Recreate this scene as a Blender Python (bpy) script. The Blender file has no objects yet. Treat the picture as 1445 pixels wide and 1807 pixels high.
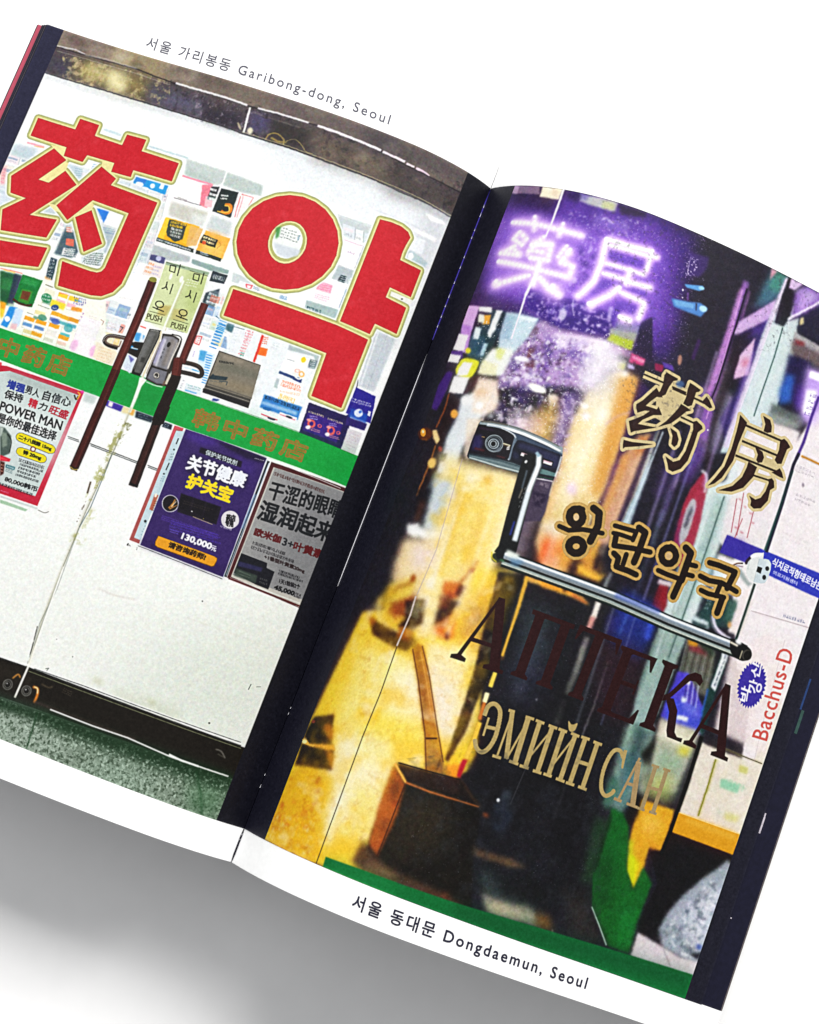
import bpy, math, random
import numpy as np
from mathutils import Matrix, Vector

# ------------------------------------------------------------------ camera, world, lamp, exposure
scene = bpy.context.scene
col = scene.collection
MM = 0.001
cam_data = bpy.data.cameras.new("camera")
cam = bpy.data.objects.new("camera", cam_data)
col.objects.link(cam)
cam.matrix_world = Matrix([[0.935817, -0.350832, 0.03412, 0.022475], [0.351984, 0.924926, -0.14359, 0.042892], [0.018817, 0.146384, 0.989049, 0.358553], [0.0, 0.0, 0.0, 1.0]])
cam_data.sensor_fit = 'VERTICAL'
cam_data.sensor_height = 24.0
cam_data.lens = 33.993
cam_data.clip_start = 0.01
cam_data.clip_end = 20.0
scene.camera = cam

world = bpy.data.worlds.new("World")
scene.world = world
world.use_nodes = True
bg = world.node_tree.nodes["Background"]
bg.inputs["Color"].default_value = (0.98, 0.99, 1.0, 1)
bg.inputs["Strength"].default_value = 0.355

def area_lamp(name, azimuth, elevation, dist, size, power, color):
    ld = bpy.data.lights.new(name, 'AREA')
    ld.shape = 'RECTANGLE'; ld.size = size[0]; ld.size_y = size[1]
    ld.energy = power; ld.color = color
    o = bpy.data.objects.new(name, ld); col.objects.link(o)
    a, e = math.radians(azimuth), math.radians(elevation)
    d = Vector((math.cos(a) * math.cos(e), math.sin(a) * math.cos(e), math.sin(e)))
    o.location = Vector((0, 0.095, 0)) + d * dist
    o.rotation_euler = d.to_track_quat('Z', 'Y').to_euler()
    return o
area_lamp("window_light", 85, 40, 2.6, (2.4, 0.9), 122, (1.0, 0.985, 0.96))

area_lamp("sheen_fill_light", 132, 60, 2.4, (1.6, 1.3), 9, (1.0, 1.0, 1.0))  # added soft lamp: gives the sheen at the top left and some fill

scene.view_settings.view_transform = 'Standard'
scene.view_settings.look = 'None'
scene.view_settings.exposure = 0.0
scene.view_settings.gamma = 1.0

# ------------------------------------------------------------------ the book's dimensions (millimetres)
PAGE_H = 190.0
PAGE_W = 126.72
MARGIN = 8.42                 # white margin under the photographs
MARGIN_TOP = 8.41
KNOTS = [0, .08, .2, .4, .7, 1.0]
SLOPE = {-1: [0.7973, 0.4590, 0.1178, -0.0794, -0.1863, -0.0465], 1: [1.0100, 0.7918, 0.4243, -0.1117, -0.3246, -0.2630]}   # slope angle of each page along its width, from the gutter out
TABLE_Z = -26.0

def profile(side, n=181, extra=14.0):
    s = np.linspace(0, 1, n)
    th = np.interp(s, KNOTS, SLOPE[side])
    ds = PAGE_W / (n - 1)
    tm = (th[1:] + th[:-1]) / 2
    x = np.r_[0, np.cumsum(np.cos(tm)) * ds]
    z = np.r_[0, np.cumsum(np.sin(tm)) * ds]
    u = s * PAGE_W
    u = np.r_[u, PAGE_W + extra]; x = np.r_[x, x[-1] + extra * math.cos(th[-1])]; z = np.r_[z, z[-1] + extra * math.sin(th[-1])]
    return u, x, z
PROF = {s: profile(s) for s in (-1, 1)}

def on_page(side, u, v, lift=0.0):
    """point of the page surface (mm) at distance u from the gutter and v from the foot, lifted along the normal"""
    pu, px, pz = PROF[side]
    u = np.asarray(u, float)
    x = np.interp(u, pu, px); z = np.interp(u, pu, pz)
    if np.any(lift):
        x2 = np.interp(u + .4, pu, px); z2 = np.interp(u + .4, pu, pz)
        x1 = np.interp(np.maximum(u - .4, 0), pu, px); z1 = np.interp(np.maximum(u - .4, 0), pu, pz)
        dx, dz = x2 - x1, z2 - z1; L = np.hypot(dx, dz)
        x = x - dz / L * lift; z = z + dx / L * lift
    return np.stack([side * x, np.broadcast_to(v, x.shape), z], -1)

# ------------------------------------------------------------------ object helpers
def mesh_object(name, verts, faces, mats, parent=None, face_mat=None, smooth=True, uvs=None):
    me = bpy.data.meshes.new(name)
    me.from_pydata([tuple(v) for v in np.asarray(verts, float) * MM], [], [tuple(int(i) for i in f) for f in faces])
    for m in (mats if isinstance(mats, (list, tuple)) else [mats]): me.materials.append(m)
    if face_mat is not None: me.polygons.foreach_set("material_index", np.asarray(face_mat, np.int32))
    if smooth: me.polygons.foreach_set("use_smooth", np.ones(len(me.polygons), bool))
    if uvs is not None:
        lay = me.uv_layers.new(name="UVMap")
        idx = np.empty(len(me.loops), np.int32); me.loops.foreach_get("vertex_index", idx)
        lay.data.foreach_set("uv", np.asarray(uvs, np.float32)[idx].ravel())
    me.update()
    o = bpy.data.objects.new(name, me); col.objects.link(o)
    if parent is not None: o.parent = parent
    return o

def sheet_object(name, side, u0, u1, v0, v1, mats, parent, lift=0.0, nu=90, nv=12, uv_rect=None, vmat=None, wav=0.0, seed=0):
    us = np.linspace(u0, u1, nu + 1)
    vs = np.linspace(v0, v1, nv + 1) if vmat is None else np.array(sorted(set(np.linspace(v0, v1, nv + 1)) | {MARGIN, PAGE_H - MARGIN_TOP}))
    nv = len(vs) - 1
    U, V = np.meshgrid(us, vs)
    P = on_page(side, U.ravel(), V.ravel(), lift)
    if wav:
        P[:, 2] += wav * np.sin(V.ravel() * .035 + seed) * np.clip((U.ravel() - 60) / 60, 0, 1)
    n = nu + 1
    F, fm = [], []
    for j in range(nv):
        for i in range(nu):
            a = j * n + i
            f = (a, a + 1, a + n + 1, a + n)
            F.append(f if side > 0 else f[::-1])
            if vmat: fm.append(vmat((vs[j] + vs[j + 1]) / 2))
    uvs = None
    if uv_rect:
        a0, a1, b0, b1 = uv_rect
        uvs = np.stack([(U.ravel() - a0) / (a1 - a0), (V.ravel() - b0) / (b1 - b0)], 1)
    return mesh_object(name, P, F, mats, parent, fm if vmat else None, uvs=uvs)

# ------------------------------------------------------------------ materials
PRINT_ALBEDO = 0.73
def new_mat(name):
    m = bpy.data.materials.new(name); m.use_nodes = True
    nt = m.node_tree; b = nt.nodes["Principled BSDF"]
    return m, nt, b
def paper_finish(nt, b, rough=0.5, spec=0.22, bump=0.25, mm_scale=1.6):
    """uncoated paper: fine fibrous bump"""
    tc = nt.nodes.new("ShaderNodeTexCoord")
    n1 = nt.nodes.new("ShaderNodeTexNoise"); n1.inputs["Scale"].default_value = 1000 / mm_scale
    n1.inputs["Detail"].default_value = 4; n1.inputs["Roughness"].default_value = .7
    nt.links.new(tc.outputs["Object"], n1.inputs["Vector"])
    bp = nt.nodes.new("ShaderNodeBump"); bp.inputs["Strength"].default_value = bump; bp.inputs["Distance"].default_value = 0.00012
    nt.links.new(n1.outputs["Fac"], bp.inputs["Height"])
    nt.links.new(bp.outputs["Normal"], b.inputs["Normal"])
    b.inputs["Roughness"].default_value = rough
    b.inputs["Specular IOR Level"].default_value = spec
    return tc, n1
def paper_mat(name, color, rough=.6, spec=.2, mottle=0.03, bump=.25):
    m, nt, b = new_mat(name)
    tc, n1 = paper_finish(nt, b, rough, spec, bump)
    n2 = nt.nodes.new("ShaderNodeTexNoise"); n2.inputs["Scale"].default_value = 900; n2.inputs["Detail"].default_value = 5
    nt.links.new(tc.outputs["Object"], n2.inputs["Vector"])
    r = nt.nodes.new("ShaderNodeMapRange"); r.inputs[1].default_value = .3; r.inputs[2].default_value = .7
    r.inputs[3].default_value = 1 - mottle; r.inputs[4].default_value = 1 + mottle
    nt.links.new(n2.outputs["Fac"], r.inputs[0])
    mx = nt.nodes.new("ShaderNodeVectorMath"); mx.operation = 'SCALE'; mx.inputs[0].default_value = color
    nt.links.new(r.outputs[0], mx.inputs["Scale"]); nt.links.new(mx.outputs[0], b.inputs["Base Color"])
    return m
def print_mat(name, image):
    m, nt, b = new_mat(name)
    tc, n1 = paper_finish(nt, b, .42, .17, .3)
    im = nt.nodes.new("ShaderNodeTexImage"); im.image = image; im.interpolation = 'Cubic'; im.extension = 'EXTEND'
    nt.links.new(tc.outputs["UV"], im.inputs["Vector"])
    n2 = nt.nodes.new("ShaderNodeTexNoise"); n2.inputs["Scale"].default_value = 1500; n2.inputs["Detail"].default_value = 3
    nt.links.new(tc.outputs["Object"], n2.inputs["Vector"])
    r = nt.nodes.new("ShaderNodeMapRange"); r.inputs[1].default_value = .3; r.inputs[2].default_value = .7
    r.inputs[3].default_value = PRINT_ALBEDO * .95; r.inputs[4].default_value = PRINT_ALBEDO * 1.05
    nt.links.new(n2.outputs["Fac"], r.inputs[0])
    mx = nt.nodes.new("ShaderNodeVectorMath"); mx.operation = 'SCALE'
    nt.links.new(im.outputs["Color"], mx.inputs[0]); nt.links.new(r.outputs[0], mx.inputs["Scale"])
    nt.links.new(mx.outputs[0], b.inputs["Base Color"])
    return m

M_paper = paper_mat("white_paper", (.86, .865, .87))
M_ink = paper_mat("black_ink", (.012, .012, .03), .5, .2, .15)
M_ink_sheen = paper_mat("black_ink_sheen", (.07, .07, .1), .5, .2, .15)  # black ink lightened in colour for the sheen over the left caption
M_navy = paper_mat("navy_printed_paper", (.007, .007, .019), .42, .2, .2)
M_red = paper_mat("red_paper", (.40, .06, .10), .6, .2, .05)
M_cover = paper_mat("charcoal_cover_board", (.03, .03, .035), .55, .2, .1)
M_gap_shade = paper_mat("dark_gap_shade", (.004, .004, .012), .7, .1, .1)  # near-black that paints in the shade of the gutter gap
M_thread_w = paper_mat("white_thread", (.8, .8, .85), .6, .2, .05)
M_thread_p = paper_mat("violet_thread", (.045, .03, .32), .6, .2, .05)
M_edge = paper_mat("brown_page_edge", (.17, .135, .13), .7, .1, .2)
M_blue = paper_mat("dark_blue_print", (.02, .05, .16), .42, .17, .2)
M_teal = paper_mat("dark_teal_print", (.03, .07, .06), .42, .17, .2)
M_lilac = paper_mat("lilac_print", (.6, .55, .62), .42, .17, .2)
M_mint = paper_mat("pale_green_page_edge", (.55, .8, .66), .7, .1, .1)

def block_mat():
    m, nt, b = new_mat("page_edges")
    tc = nt.nodes.new("ShaderNodeTexCoord")
    w = nt.nodes.new("ShaderNodeTexWave"); w.wave_type = 'BANDS'; w.bands_direction = 'Z'
    w.inputs["Scale"].default_value = 900; w.inputs["Distortion"].default_value = 1.5
    nt.links.new(tc.outputs["Object"], w.inputs["Vector"])
    cr = nt.nodes.new("ShaderNodeValToRGB")
    cr.color_ramp.elements[0].color = (.25, .24, .25, 1); cr.color_ramp.elements[1].color = (.75, .74, .73, 1)
    nt.links.new(w.outputs["Fac"], cr.inputs[0]); nt.links.new(cr.outputs[0], b.inputs["Base Color"])
    b.inputs["Roughness"].default_value = .8
    return m
M_block = block_mat()

def table_mat():
    m, nt, b = new_mat("white_table_laminate")
    tc = nt.nodes.new("ShaderNodeTexCoord")
    n = nt.nodes.new("ShaderNodeTexNoise"); n.inputs["Scale"].default_value = 160; n.inputs["Detail"].default_value = 6
    nt.links.new(tc.outputs["Object"], n.inputs["Vector"])
    cr = nt.nodes.new("ShaderNodeValToRGB")
    cr.color_ramp.elements[0].color = (.85, .85, .855, 1); cr.color_ramp.elements[1].color = (.90, .90, .905, 1)
    nt.links.new(n.outputs["Fac"], cr.inputs[0]); nt.links.new(cr.outputs[0], b.inputs["Base Color"])
    b.inputs["Roughness"].default_value = .55; b.inputs["Specular IOR Level"].default_value = .3
    return m

# ------------------------------------------------------------------ a small vector painter: draws flat print into an image
class Print:
    """canvas in page millimetres: a = first column, b = top row"""
    def __init__(self, side, u0, u1, v0, v1, res=8.0):
        self.side, self.u0, self.u1, self.v0, self.v1, self.res = side, u0, u1, v0, v1, res
        self.w = int(round((u1 - u0) * res)); self.h = int(round((v1 - v0) * res))
        self.img = np.zeros((self.h, self.w, 3), np.float32)
    def xy(self, pts):
        p = np.asarray(pts, float).reshape(-1, 2)
        return np.stack([(p[:, 0] - self.u0) * self.res, (p[:, 1] - self.v0) * self.res], 1)
    def coverage(self, loops, pad=0):
        """signed-area coverage of closed loops (pixel space), union by clipping; returns mask and offset"""
        allp = np.concatenate(loops)
        x0 = max(int(np.floor(allp[:, 0].min())) - 1 - pad, 0); x1 = min(int(np.ceil(allp[:, 0].max())) + 2 + pad, self.w)
        y0 = max(int(np.floor(allp[:, 1].min())) - 1 - pad, 0); y1 = min(int(np.ceil(allp[:, 1].max())) + 2 + pad, self.h)
        if x1 <= x0 or y1 <= y0: return None
        A = np.concatenate(loops); B = np.concatenate([np.roll(l, -1, 0) for l in loops])
        K = 4
        out = np.zeros((y1 - y0, x1 - x0), np.float32)
        rows = (np.arange((y1 - y0) * K) + .5) / K + y0
        ya, yb = A[:, 1], B[:, 1]
        lo = np.minimum(ya, yb); hi = np.maximum(ya, yb)
        i0 = np.clip(np.ceil((lo - y0) * K - .5).astype(int), 0, len(rows)); i1 = np.clip(np.ceil((hi - y0) * K - .5).astype(int), 0, len(rows))
        cnt = np.maximum(i1 - i0, 0); e = np.repeat(np.arange(len(A)), cnt)
        if len(e) == 0: return None
        r = np.arange(len(e)) - np.repeat(np.cumsum(cnt) - cnt, cnt) + i0[e]
        t = (rows[r] - ya[e]) / (yb[e] - ya[e])
        x = A[e, 0] + t * (B[e, 0] - A[e, 0]); s = np.sign(yb[e] - ya[e])
        W = x1 - x0
        x = np.clip(x - x0, 0, W - 1e-3); xi = x.astype(int); fr = x - xi
        acc = np.zeros((len(rows), W + 2), np.float32)
        np.add.at(acc, (r, xi), s * (1 - fr)); np.add.at(acc, (r, xi + 1), s * fr)
        m = np.clip(np.abs(np.cumsum(acc[:, :W], 1)), 0, 1)
        out = m.reshape(y1 - y0, K, W).mean(1)
        return out, x0, y0
    @staticmethod
    def blur(m, s):
        if s <= 0.05: return m
        for ax in (0, 1):
            n = m.shape[ax]; k = int(min(max(1, np.ceil(s * 2.6)), 400))
            g = np.exp(-np.arange(-k, k + 1) ** 2 / (2 * s * s)); g /= g.sum()
            L = 1
            while L < n + 2 * k: L *= 2
            f = np.fft.irfft(np.fft.rfft(m, L, ax) * np.expand_dims(np.fft.rfft(g, L), 1 - ax), L, ax)
            m = np.take(f, np.arange(k, k + n), ax).astype(np.float32)
        return m
    def put(self, loops, color, blur=0.0, alpha=1.0, noise=None):
        b = blur * self.res
        c = self.coverage(loops, int(b * 2.6))
        if c is None: return
        m, x0, y0 = c
        m = self.blur(m, b) * alpha
        h, w = m.shape
        if noise:
            sc, lo, hi, seed = noise
            m = m * np.clip((field(seed, sc * self.res, x0, y0, w, h) - lo) / (hi - lo), 0, 1)
        reg = self.img[y0:y0 + h, x0:x0 + w]
        reg += (np.asarray(color, np.float32) - reg) * m[..., None]
    def ruffle(self, amp, scale, seed):
        """photographic softness: edges wander by a little noise"""
        h, w = self.h, self.w
        for k in range(2):
            dx = (field(seed, scale * self.res, 0, 0, w, h) - .5) * 2 * amp * self.res
            dy = (field(seed + 1, scale * self.res, 0, 0, w, h) - .5) * 2 * amp * self.res
            xx = np.clip(np.arange(w)[None] + dx, 0, w - 1.001); yy = np.clip(np.arange(h)[:, None] + dy, 0, h - 1.001)
            xi = xx.astype(int); yi = yy.astype(int); fx = (xx - xi)[..., None]; fy = (yy - yi)[..., None]; I = self.img
            self.img = ((I[yi, xi] * (1 - fx) + I[yi, xi + 1] * fx) * (1 - fy) + (I[yi + 1, xi] * (1 - fx) + I[yi + 1, xi + 1] * fx) * fy).astype(np.float32)
            break
    def soften(self, s):
        for c in range(3): self.img[..., c] = self.blur(np.ascontiguousarray(self.img[..., c]), s * self.res)
    def sharpen(self, s, k):
        for c in range(3):
            v = self.img[..., c]; self.img[..., c] = np.clip(v + k * (v - self.blur(np.ascontiguousarray(v), s * self.res)), 0, 1)
    def mottle(self, amp, scale, seed, tint=.4):
        """uneven exposure: brightness and hue vary with fine noise"""
        n0 = field(seed, scale * self.res, 0, 0, self.w, self.h) - .5
        for c in range(3):
            n1 = field(seed + 3 + c, scale * self.res * 1.3, 0, 0, self.w, self.h) - .5
            v = self.img[..., c]
            self.img[..., c] = v + (n0 + tint * n1) * amp * 2 * (v + .04) * (1.1 - v)
    def bloom(self, radius, thr, gain):
        br = np.clip(self.img - thr, 0, 1) / (1 - thr)
        s = 4; h, w = self.h // s * s, self.w // s * s
        small = br[:h, :w].reshape(h // s, s, w // s, s, 3).mean((1, 3))
        for c in range(3):
            g = self.blur(small[..., c], radius * self.res / s)
            g = np.repeat(np.repeat(g, s, 0), s, 1)
            t = self.img[:h, :w, c]; t += (1 - t) * np.clip(g * gain, 0, 1)
    def grain(self, amp, seed):
        r = np.random.default_rng(seed); n = r.normal(0, 1, (self.h, self.w)).astype(np.float32); n = self.blur(n, .7) * 2.2
        m = r.normal(0, 1, (self.h, self.w)).astype(np.float32); m = self.blur(m, 1.6) * 3.5
        v = self.img.mean(2)
        self.img += ((n * .6 + m * .6) * amp * (.25 + 1.2 * np.sqrt(np.clip(v * (1.05 - v), 0, 1))))[..., None]
    def image(self, name):
        im = bpy.data.images.new(name, self.w, self.h, alpha=False, float_buffer=False)
        px = np.ones((self.h, self.w, 4), np.float32); px[..., :3] = np.clip(self.img, 0, 1)
        im.pixels.foreach_set(px.ravel()); im.update(); im.pack()
        return im

_rng = {}
def field(seed, scale, x0, y0, w, h):
    """value noise, three octaves, 0..1, anchored to the sheet"""
    out = np.zeros((h, w), np.float32); amp = 1.0; tot = 0
    for o in range(3):
        sx = scale[0] / 2 ** o if isinstance(scale, tuple) else scale / 2 ** o
        k = (seed, o)
        if k not in _rng: _rng[k] = np.random.default_rng(seed * 7 + o).random((512, 512)).astype(np.float32)
        g = _rng[k]
        xs = (np.arange(w) + x0) / sx; ys = (np.arange(h) + y0) / sx
        xi = xs.astype(int); yi = ys.astype(int); fx = xs - xi; fy = ys - yi
        fx = fx * fx * (3 - 2 * fx); fy = fy * fy * (3 - 2 * fy)
        xi %= 511; yi %= 511
        a = g[np.ix_(yi, xi)]; b = g[np.ix_(yi, xi + 1)]; c = g[np.ix_(yi + 1, xi)]; d = g[np.ix_(yi + 1, xi + 1)]
        out += amp * ((a * (1 - fx) + b * fx) * (1 - fy)[:, None] + (c * (1 - fx) + d * fx) * fy[:, None]); tot += amp; amp *= .6
    return out / tot

def smooth_loop(p, closed=True, n=6):
    p = np.asarray(p, float)
    if closed: q = [np.roll(p, 1, 0), p, np.roll(p, -1, 0), np.roll(p, -2, 0)]; m = len(p)
    else:
        e = np.vstack([2 * p[0] - p[1], p, 2 * p[-1] - p[-2]]); q = [e[:-3], e[1:-2], e[2:-1], e[3:]]; m = len(p) - 1
    out = []
    for i in range(m):
        a, b, c, d = q[0][i], q[1][i], q[2][i], q[3][i]
        for t in np.arange(n) / n:
            out.append(.5 * ((2 * b) + (c - a) * t + (2 * a - 5 * b + 4 * c - d) * t * t + (3 * b - a - 3 * c + d) * t ** 3))
    if not closed: out.append(p[-1])
    return np.array(out)
def orient(l):
    x, y = l[:, 0], l[:, 1]
    return l if (x * np.roll(y, -1) - y * np.roll(x, -1)).sum() > 0 else l[::-1]
def stroke_loops(p, w, closed=False, w1=None):
    """stroke of a polyline as same-orientation quads and discs"""
    p = np.asarray(p, float); L = []
    if closed: p = np.vstack([p, p[:1]])
    n = len(p)
    ws = np.linspace(w, w if w1 is None else w1, n) / 2
    ang = np.linspace(0, 2 * np.pi, 11)[:-1]
    for i in range(n - 1):
        a, b = p[i], p[i + 1]; d = b - a; l = np.hypot(*d)
        if l < 1e-6: continue
        nn = np.array([-d[1], d[0]]) / l
        L.append(orient(np.array([a + nn * ws[i], b + nn * ws[i + 1], b - nn * ws[i + 1], a - nn * ws[i]])))
    for i in range(1, n - 1) if not closed else range(n):
        L.append(orient(p[i] + np.stack([np.cos(ang), np.sin(ang)], 1) * ws[i]))
    return L

_font = {}
def glyphs(text, spacing=1.0):
    """triangles of a line of lettering, normalised to its own ink box"""
    k = (text, spacing)
    if k in _font: return _font[k]
    cu = bpy.data.curves.new("lettering", 'FONT'); cu.body = text; cu.resolution_u = 3; cu.space_character = spacing
    ob = bpy.data.objects.new("lettering", cu); col.objects.link(ob)
    dg = bpy.context.evaluated_depsgraph_get(); dg.update()
    me = ob.evaluated_get(dg).to_mesh()
    me.calc_loop_triangles()
    v = np.array([p.co[:2] for p in me.vertices]) if len(me.vertices) else np.zeros((0, 2))
    t = np.array([lt.vertices[:] for lt in me.loop_triangles], int)
    bpy.data.objects.remove(ob); bpy.data.curves.remove(cu)
    if len(v):
        lo, hi = v.min(0), v.max(0); v = (v - lo) / (hi - lo)
    _font[k] = (v, t)
    return v, t
def place(v, p0, p1, p2):
    p0, p1, p2 = map(lambda q: np.asarray(q, float), (p0, p1, p2))
    return p0 + v[:, :1] * (p1 - p0) + v[:, 1:] * (p2 - p0)
def border(t):
    """outer edges of a triangulated glyph"""
    from collections import Counter
    c = Counter(); d = {}
    for f in t:
        for a, b in ((f[0], f[1]), (f[1], f[2]), (f[2], f[0])):
            c[(min(a, b), max(a, b))] += 1; d[(min(a, b), max(a, b))] = (a, b)
    return [d[k] for k, n in c.items() if n == 1]

def srgb(h):
    return tuple(int(h[i:i + 2], 16) / 255 for i in (0, 2, 4))
CV = {}
def poly(s, c, pts, blur=0, alpha=1, sm=0, noise=None):
    C = CV[s]; p = C.xy(pts)
    if sm: p = smooth_loop(p)
    C.put([p], srgb(c), blur, alpha, noise)
def line(s, c, w, pts, blur=0, alpha=1, sm=0, closed=0, w1=None, noise=None):
    C = CV[s]; p = C.xy(pts)
    if sm: p = smooth_loop(p, bool(closed), 5)
    C.put(stroke_loops(p, w * C.res, closed, None if w1 is None else w1 * C.res), srgb(c), blur, alpha, noise)
def text(s, c, string, p0, p1, p2, bold=0, blur=0, alpha=1, outline=None, spacing=1.0):
    C = CV[s]; v, t = glyphs(string, spacing)
    if not len(v): return
    q = place(v, *[C.xy([p])[0] for p in (p0, p1, p2)])
    tri = [orient(q[f]) for f in t]
    def fat(w):
        L = []
        for a, b in border(t): L += stroke_loops(np.array([q[a], q[b], q[b] + 1e-4]), w * C.res)
        return L
    if outline: C.put(tri + fat(outline[1]), srgb(outline[0]), blur, alpha)
    C.put(tri + (fat(bold) if bold else []), srgb(c), blur, alpha)

def dots(s, c, r, gap, pts, blur=0, alpha=1):
    C = CV[s]; p = C.xy(pts); L = []; ang = np.linspace(0, 2 * np.pi, 9)[:-1]; ring = orient(np.stack([np.cos(ang), np.sin(ang)], 1)) * r * C.res
    for a, q in zip(p[:-1], p[1:]):
        n = max(1, int(np.hypot(*(q - a)) / (gap * C.res)))
        L += [a + (q - a) * k / n + ring for k in range(n)]
    C.put(L, srgb(c), blur, alpha)

PALETTE = {'pale': ('f4f6f8', 'e6ecf2', 'f6e8ee', 'dfeaf4', 'f4f0e4', 'e0ece6', 'fafafa', 'd4dfe8', 'f0d8e0', 'c8dcec'),
           'mixed': ('f6f6f4', 'ffffff', 'f4b8bc', 'b8d4f0', 'f8e4a0', 'c8e4cc', '5a8ac8', 'e8745a', 'fafafa', 'f0ecf8', '3a4a5a', 'f2c24a')}
def goods(s, p, rows, cols, seed, pal, alpha=1, h=.7):
    """shelves of small cartons: shelf board, shade above it, boxes of varied size with a face, an edge and a line of print"""
    q = [np.array(v) for v in mm(p)]; ex, ey = q[1] - q[0], q[2] - q[0]; rg = np.random.default_rng(seed); cl = PALETTE[pal]
    at = lambda x, y: tuple(q[0] + ex * x + ey * y)
    for r in range(rows):
        y0 = r / rows; d = 1 / rows
        poly(s, 'c4cfd0', [at(0, y0 + .1 * d), at(1, y0 + .1 * d), at(1, y0 + d), at(0, y0 + d)], .1, .55 * alpha)
        x = rg.random() * .3 / cols
        while x < 1:
            w = (.55 + rg.random() * 1.0) / cols; hh = (h - .25 + .4 * rg.random()) * d; c = cl[rg.integers(len(cl))]; x1 = min(x + w, 1)
            poly(s, c, [at(x, y0 + .1 * d), at(x1, y0 + .1 * d), at(x1, y0 + .1 * d + hh), at(x, y0 + .1 * d + hh)], .05, alpha)
            line(s, '8a98a4', .12, [at(x1, y0 + .1 * d), at(x1, y0 + .1 * d + hh)], .05, .6 * alpha)
            c2 = cl[rg.integers(len(cl))]
            poly(s, c2 if rg.random() < .6 else '6a8ab0', [at(x + .1 * w, y0 + .1 * d + hh * .5), at(x1 - .15 * w, y0 + .1 * d + hh * .5), at(x1 - .15 * w, y0 + .1 * d + hh * .75), at(x + .1 * w, y0 + .1 * d + hh * .75)], .05, .7 * alpha)
            marks(s, '4a5a6a', at(x + .1 * w, y0 + .14 * d), at(x1 - .1 * w, y0 + .14 * d), at(x + .1 * w, y0 + .14 * d + hh * .35), 1, .6, .9, seed + int(x * 99), .45 * alpha, .35)
            x = x1 + rg.random() * .12 / cols
        poly(s, 'fbfdfd', [at(0, y0), at(1, y0), at(1, y0 + .1 * d), at(0, y0 + .1 * d)], .03, alpha)

def marks(s, c, p0, p1, p2, rows, h=.5, fill=.8, seed=0, alpha=1.0, cell=.6, blur=0):
    """rows of tiny unreadable print: random short strokes in character-like cells"""
    C = CV[s]; q = np.array([C.xy([p])[0] for p in (p0, p1, p2)]); rg = np.random.default_rng(seed)
    ex, ey = q[1] - q[0], q[2] - q[0]; nx = max(2, int(np.hypot(*ex) / C.res / cell)); loops = []
    for r in range(rows):
        y0 = (r + .5 - h / 2) / rows
        for i in range(int(nx * (fill + (1 - fill) * rg.random()))):
            x0 = (i + .12) / nx; w = .76 / nx; hh = h / rows
            for _ in range(3):
                if rg.random() < .5: a = (x0, y0 + hh * rg.random()); b = (x0 + w, a[1])
                else: a = (x0 + w * rg.random(), y0); b = (a[0], y0 + hh)
                A = q[0] + ex * a[0] + ey * a[1]; B = q[0] + ex * b[0] + ey * b[1]
                loops += stroke_loops(np.array([A, B, B + 1e-4]), max(.16 * min(cell, hh * np.hypot(*ey) / C.res) * C.res, .5))
    if loops: C.put(loops, srgb(c), blur, alpha)

# short forms used by the print below: coordinates are twentieths of a millimetre on the page, b = softness, a = opacity
def on(s):
    global SIDE
    SIDE = s
mm = lambda l: l if isinstance(l[0], tuple) else [(l[i] / 20, l[i + 1] / 20) for i in range(0, len(l), 2)]
def P(c, p, b=0, a=1, sm=0, n=None): poly(SIDE, c, mm(p), b, a, sm, n)
def S(c, w, p, b=0, a=1, sm=0, o=0, w1=None, n=None): line(SIDE, c, w, mm(p), b, a, sm, o, w1, n)
def T(c, t, p, bold=0, b=0, a=1, outline=None, sp=1.0): text(SIDE, c, t, *mm(p), bold, b, a, outline, sp)
def D(c, r, gap, p, b=0, a=1): dots(SIDE, c, r, gap, mm(p), b, a)
def G(p, rows, cols, seed, pal, a=1, h=.7): goods(SIDE, p, rows, cols, seed, pal, a, h)
def K(c, p, rows, h=.5, fill=.8, s=0, a=1, cell=.6, b=0): marks(SIDE, c, *mm(p), rows, h, fill, s, a, cell, b)
CV[-1] = Print(-1, 0, PAGE_W, MARGIN, PAGE_H - MARGIN_TOP)
CV[1] = Print(1, 0, PAGE_W, MARGIN, PAGE_H - MARGIN_TOP)
L, R = -1, 1
on(L)
P('fcfefe',[3939,3961,232,5281,-2711,237,1737,-834])
P('e4e8de',[2007,1084,31,1518,-296,119,1543,80],b=13.95,a=.5)
P('d0d8cc',[800,786,97,1344,97,437,949,444],b=9.3,a=.75)
P('e8edf2',[1381,3478,213,3524,33,3136,1014,3184],b=3.1,a=.8)
P('85766a',[2624,3661,2457,3663,2027,3662,1680,3661,1327,3665,1023,3662,810,3659,557,3662,417,3660,232,3660,-41,3681,140,3521,195,3514,346,3511,486,3516,619,3533,953,3545,1293,3532,1466,3532,1746,3531,1999,3550,2284,3538,2440,3532,2568,3529])
P('4a4047',[2568,3529,2440,3532,2284,3538,1999,3550,1746,3531,1466,3532,1293,3532,953,3545,619,3533,486,3516,346,3511,195,3514,140,3521,75,3385,185,3374,322,3379,447,3374,625,3381,737,3380,908,3381,1078,3385,1320,3381,1406,3386,1803,3388,2074,3388,2439,3378,2504,3378])
P('a5905e',[2186,3661,1845,3666,1825,3540,2151,3539],b=1.86,a=.8)
P('6e6158',[1845,3666,1144,3669,1099,3555,1796,3548],b=1.55)
P('554a4c',[1272,3676,590,3667,543,3543,1220,3547],b=1.86,a=.9)
P('35303a',[738,3655,-34,3693,34,3557,722,3533],b=2.48,a=.95)
P('8a7870',[2445,3634,2157,3630,2125,3554,2407,3546],b=1.24,a=.6)
P('5b4a44',[2412,3619,2317,3624,2296,3575,2399,3573],b=.78,a=.8)
P('9b8a4e',[2334,3511,1906,3516,1856,3399,2291,3409],b=1.55,a=.85)
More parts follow.
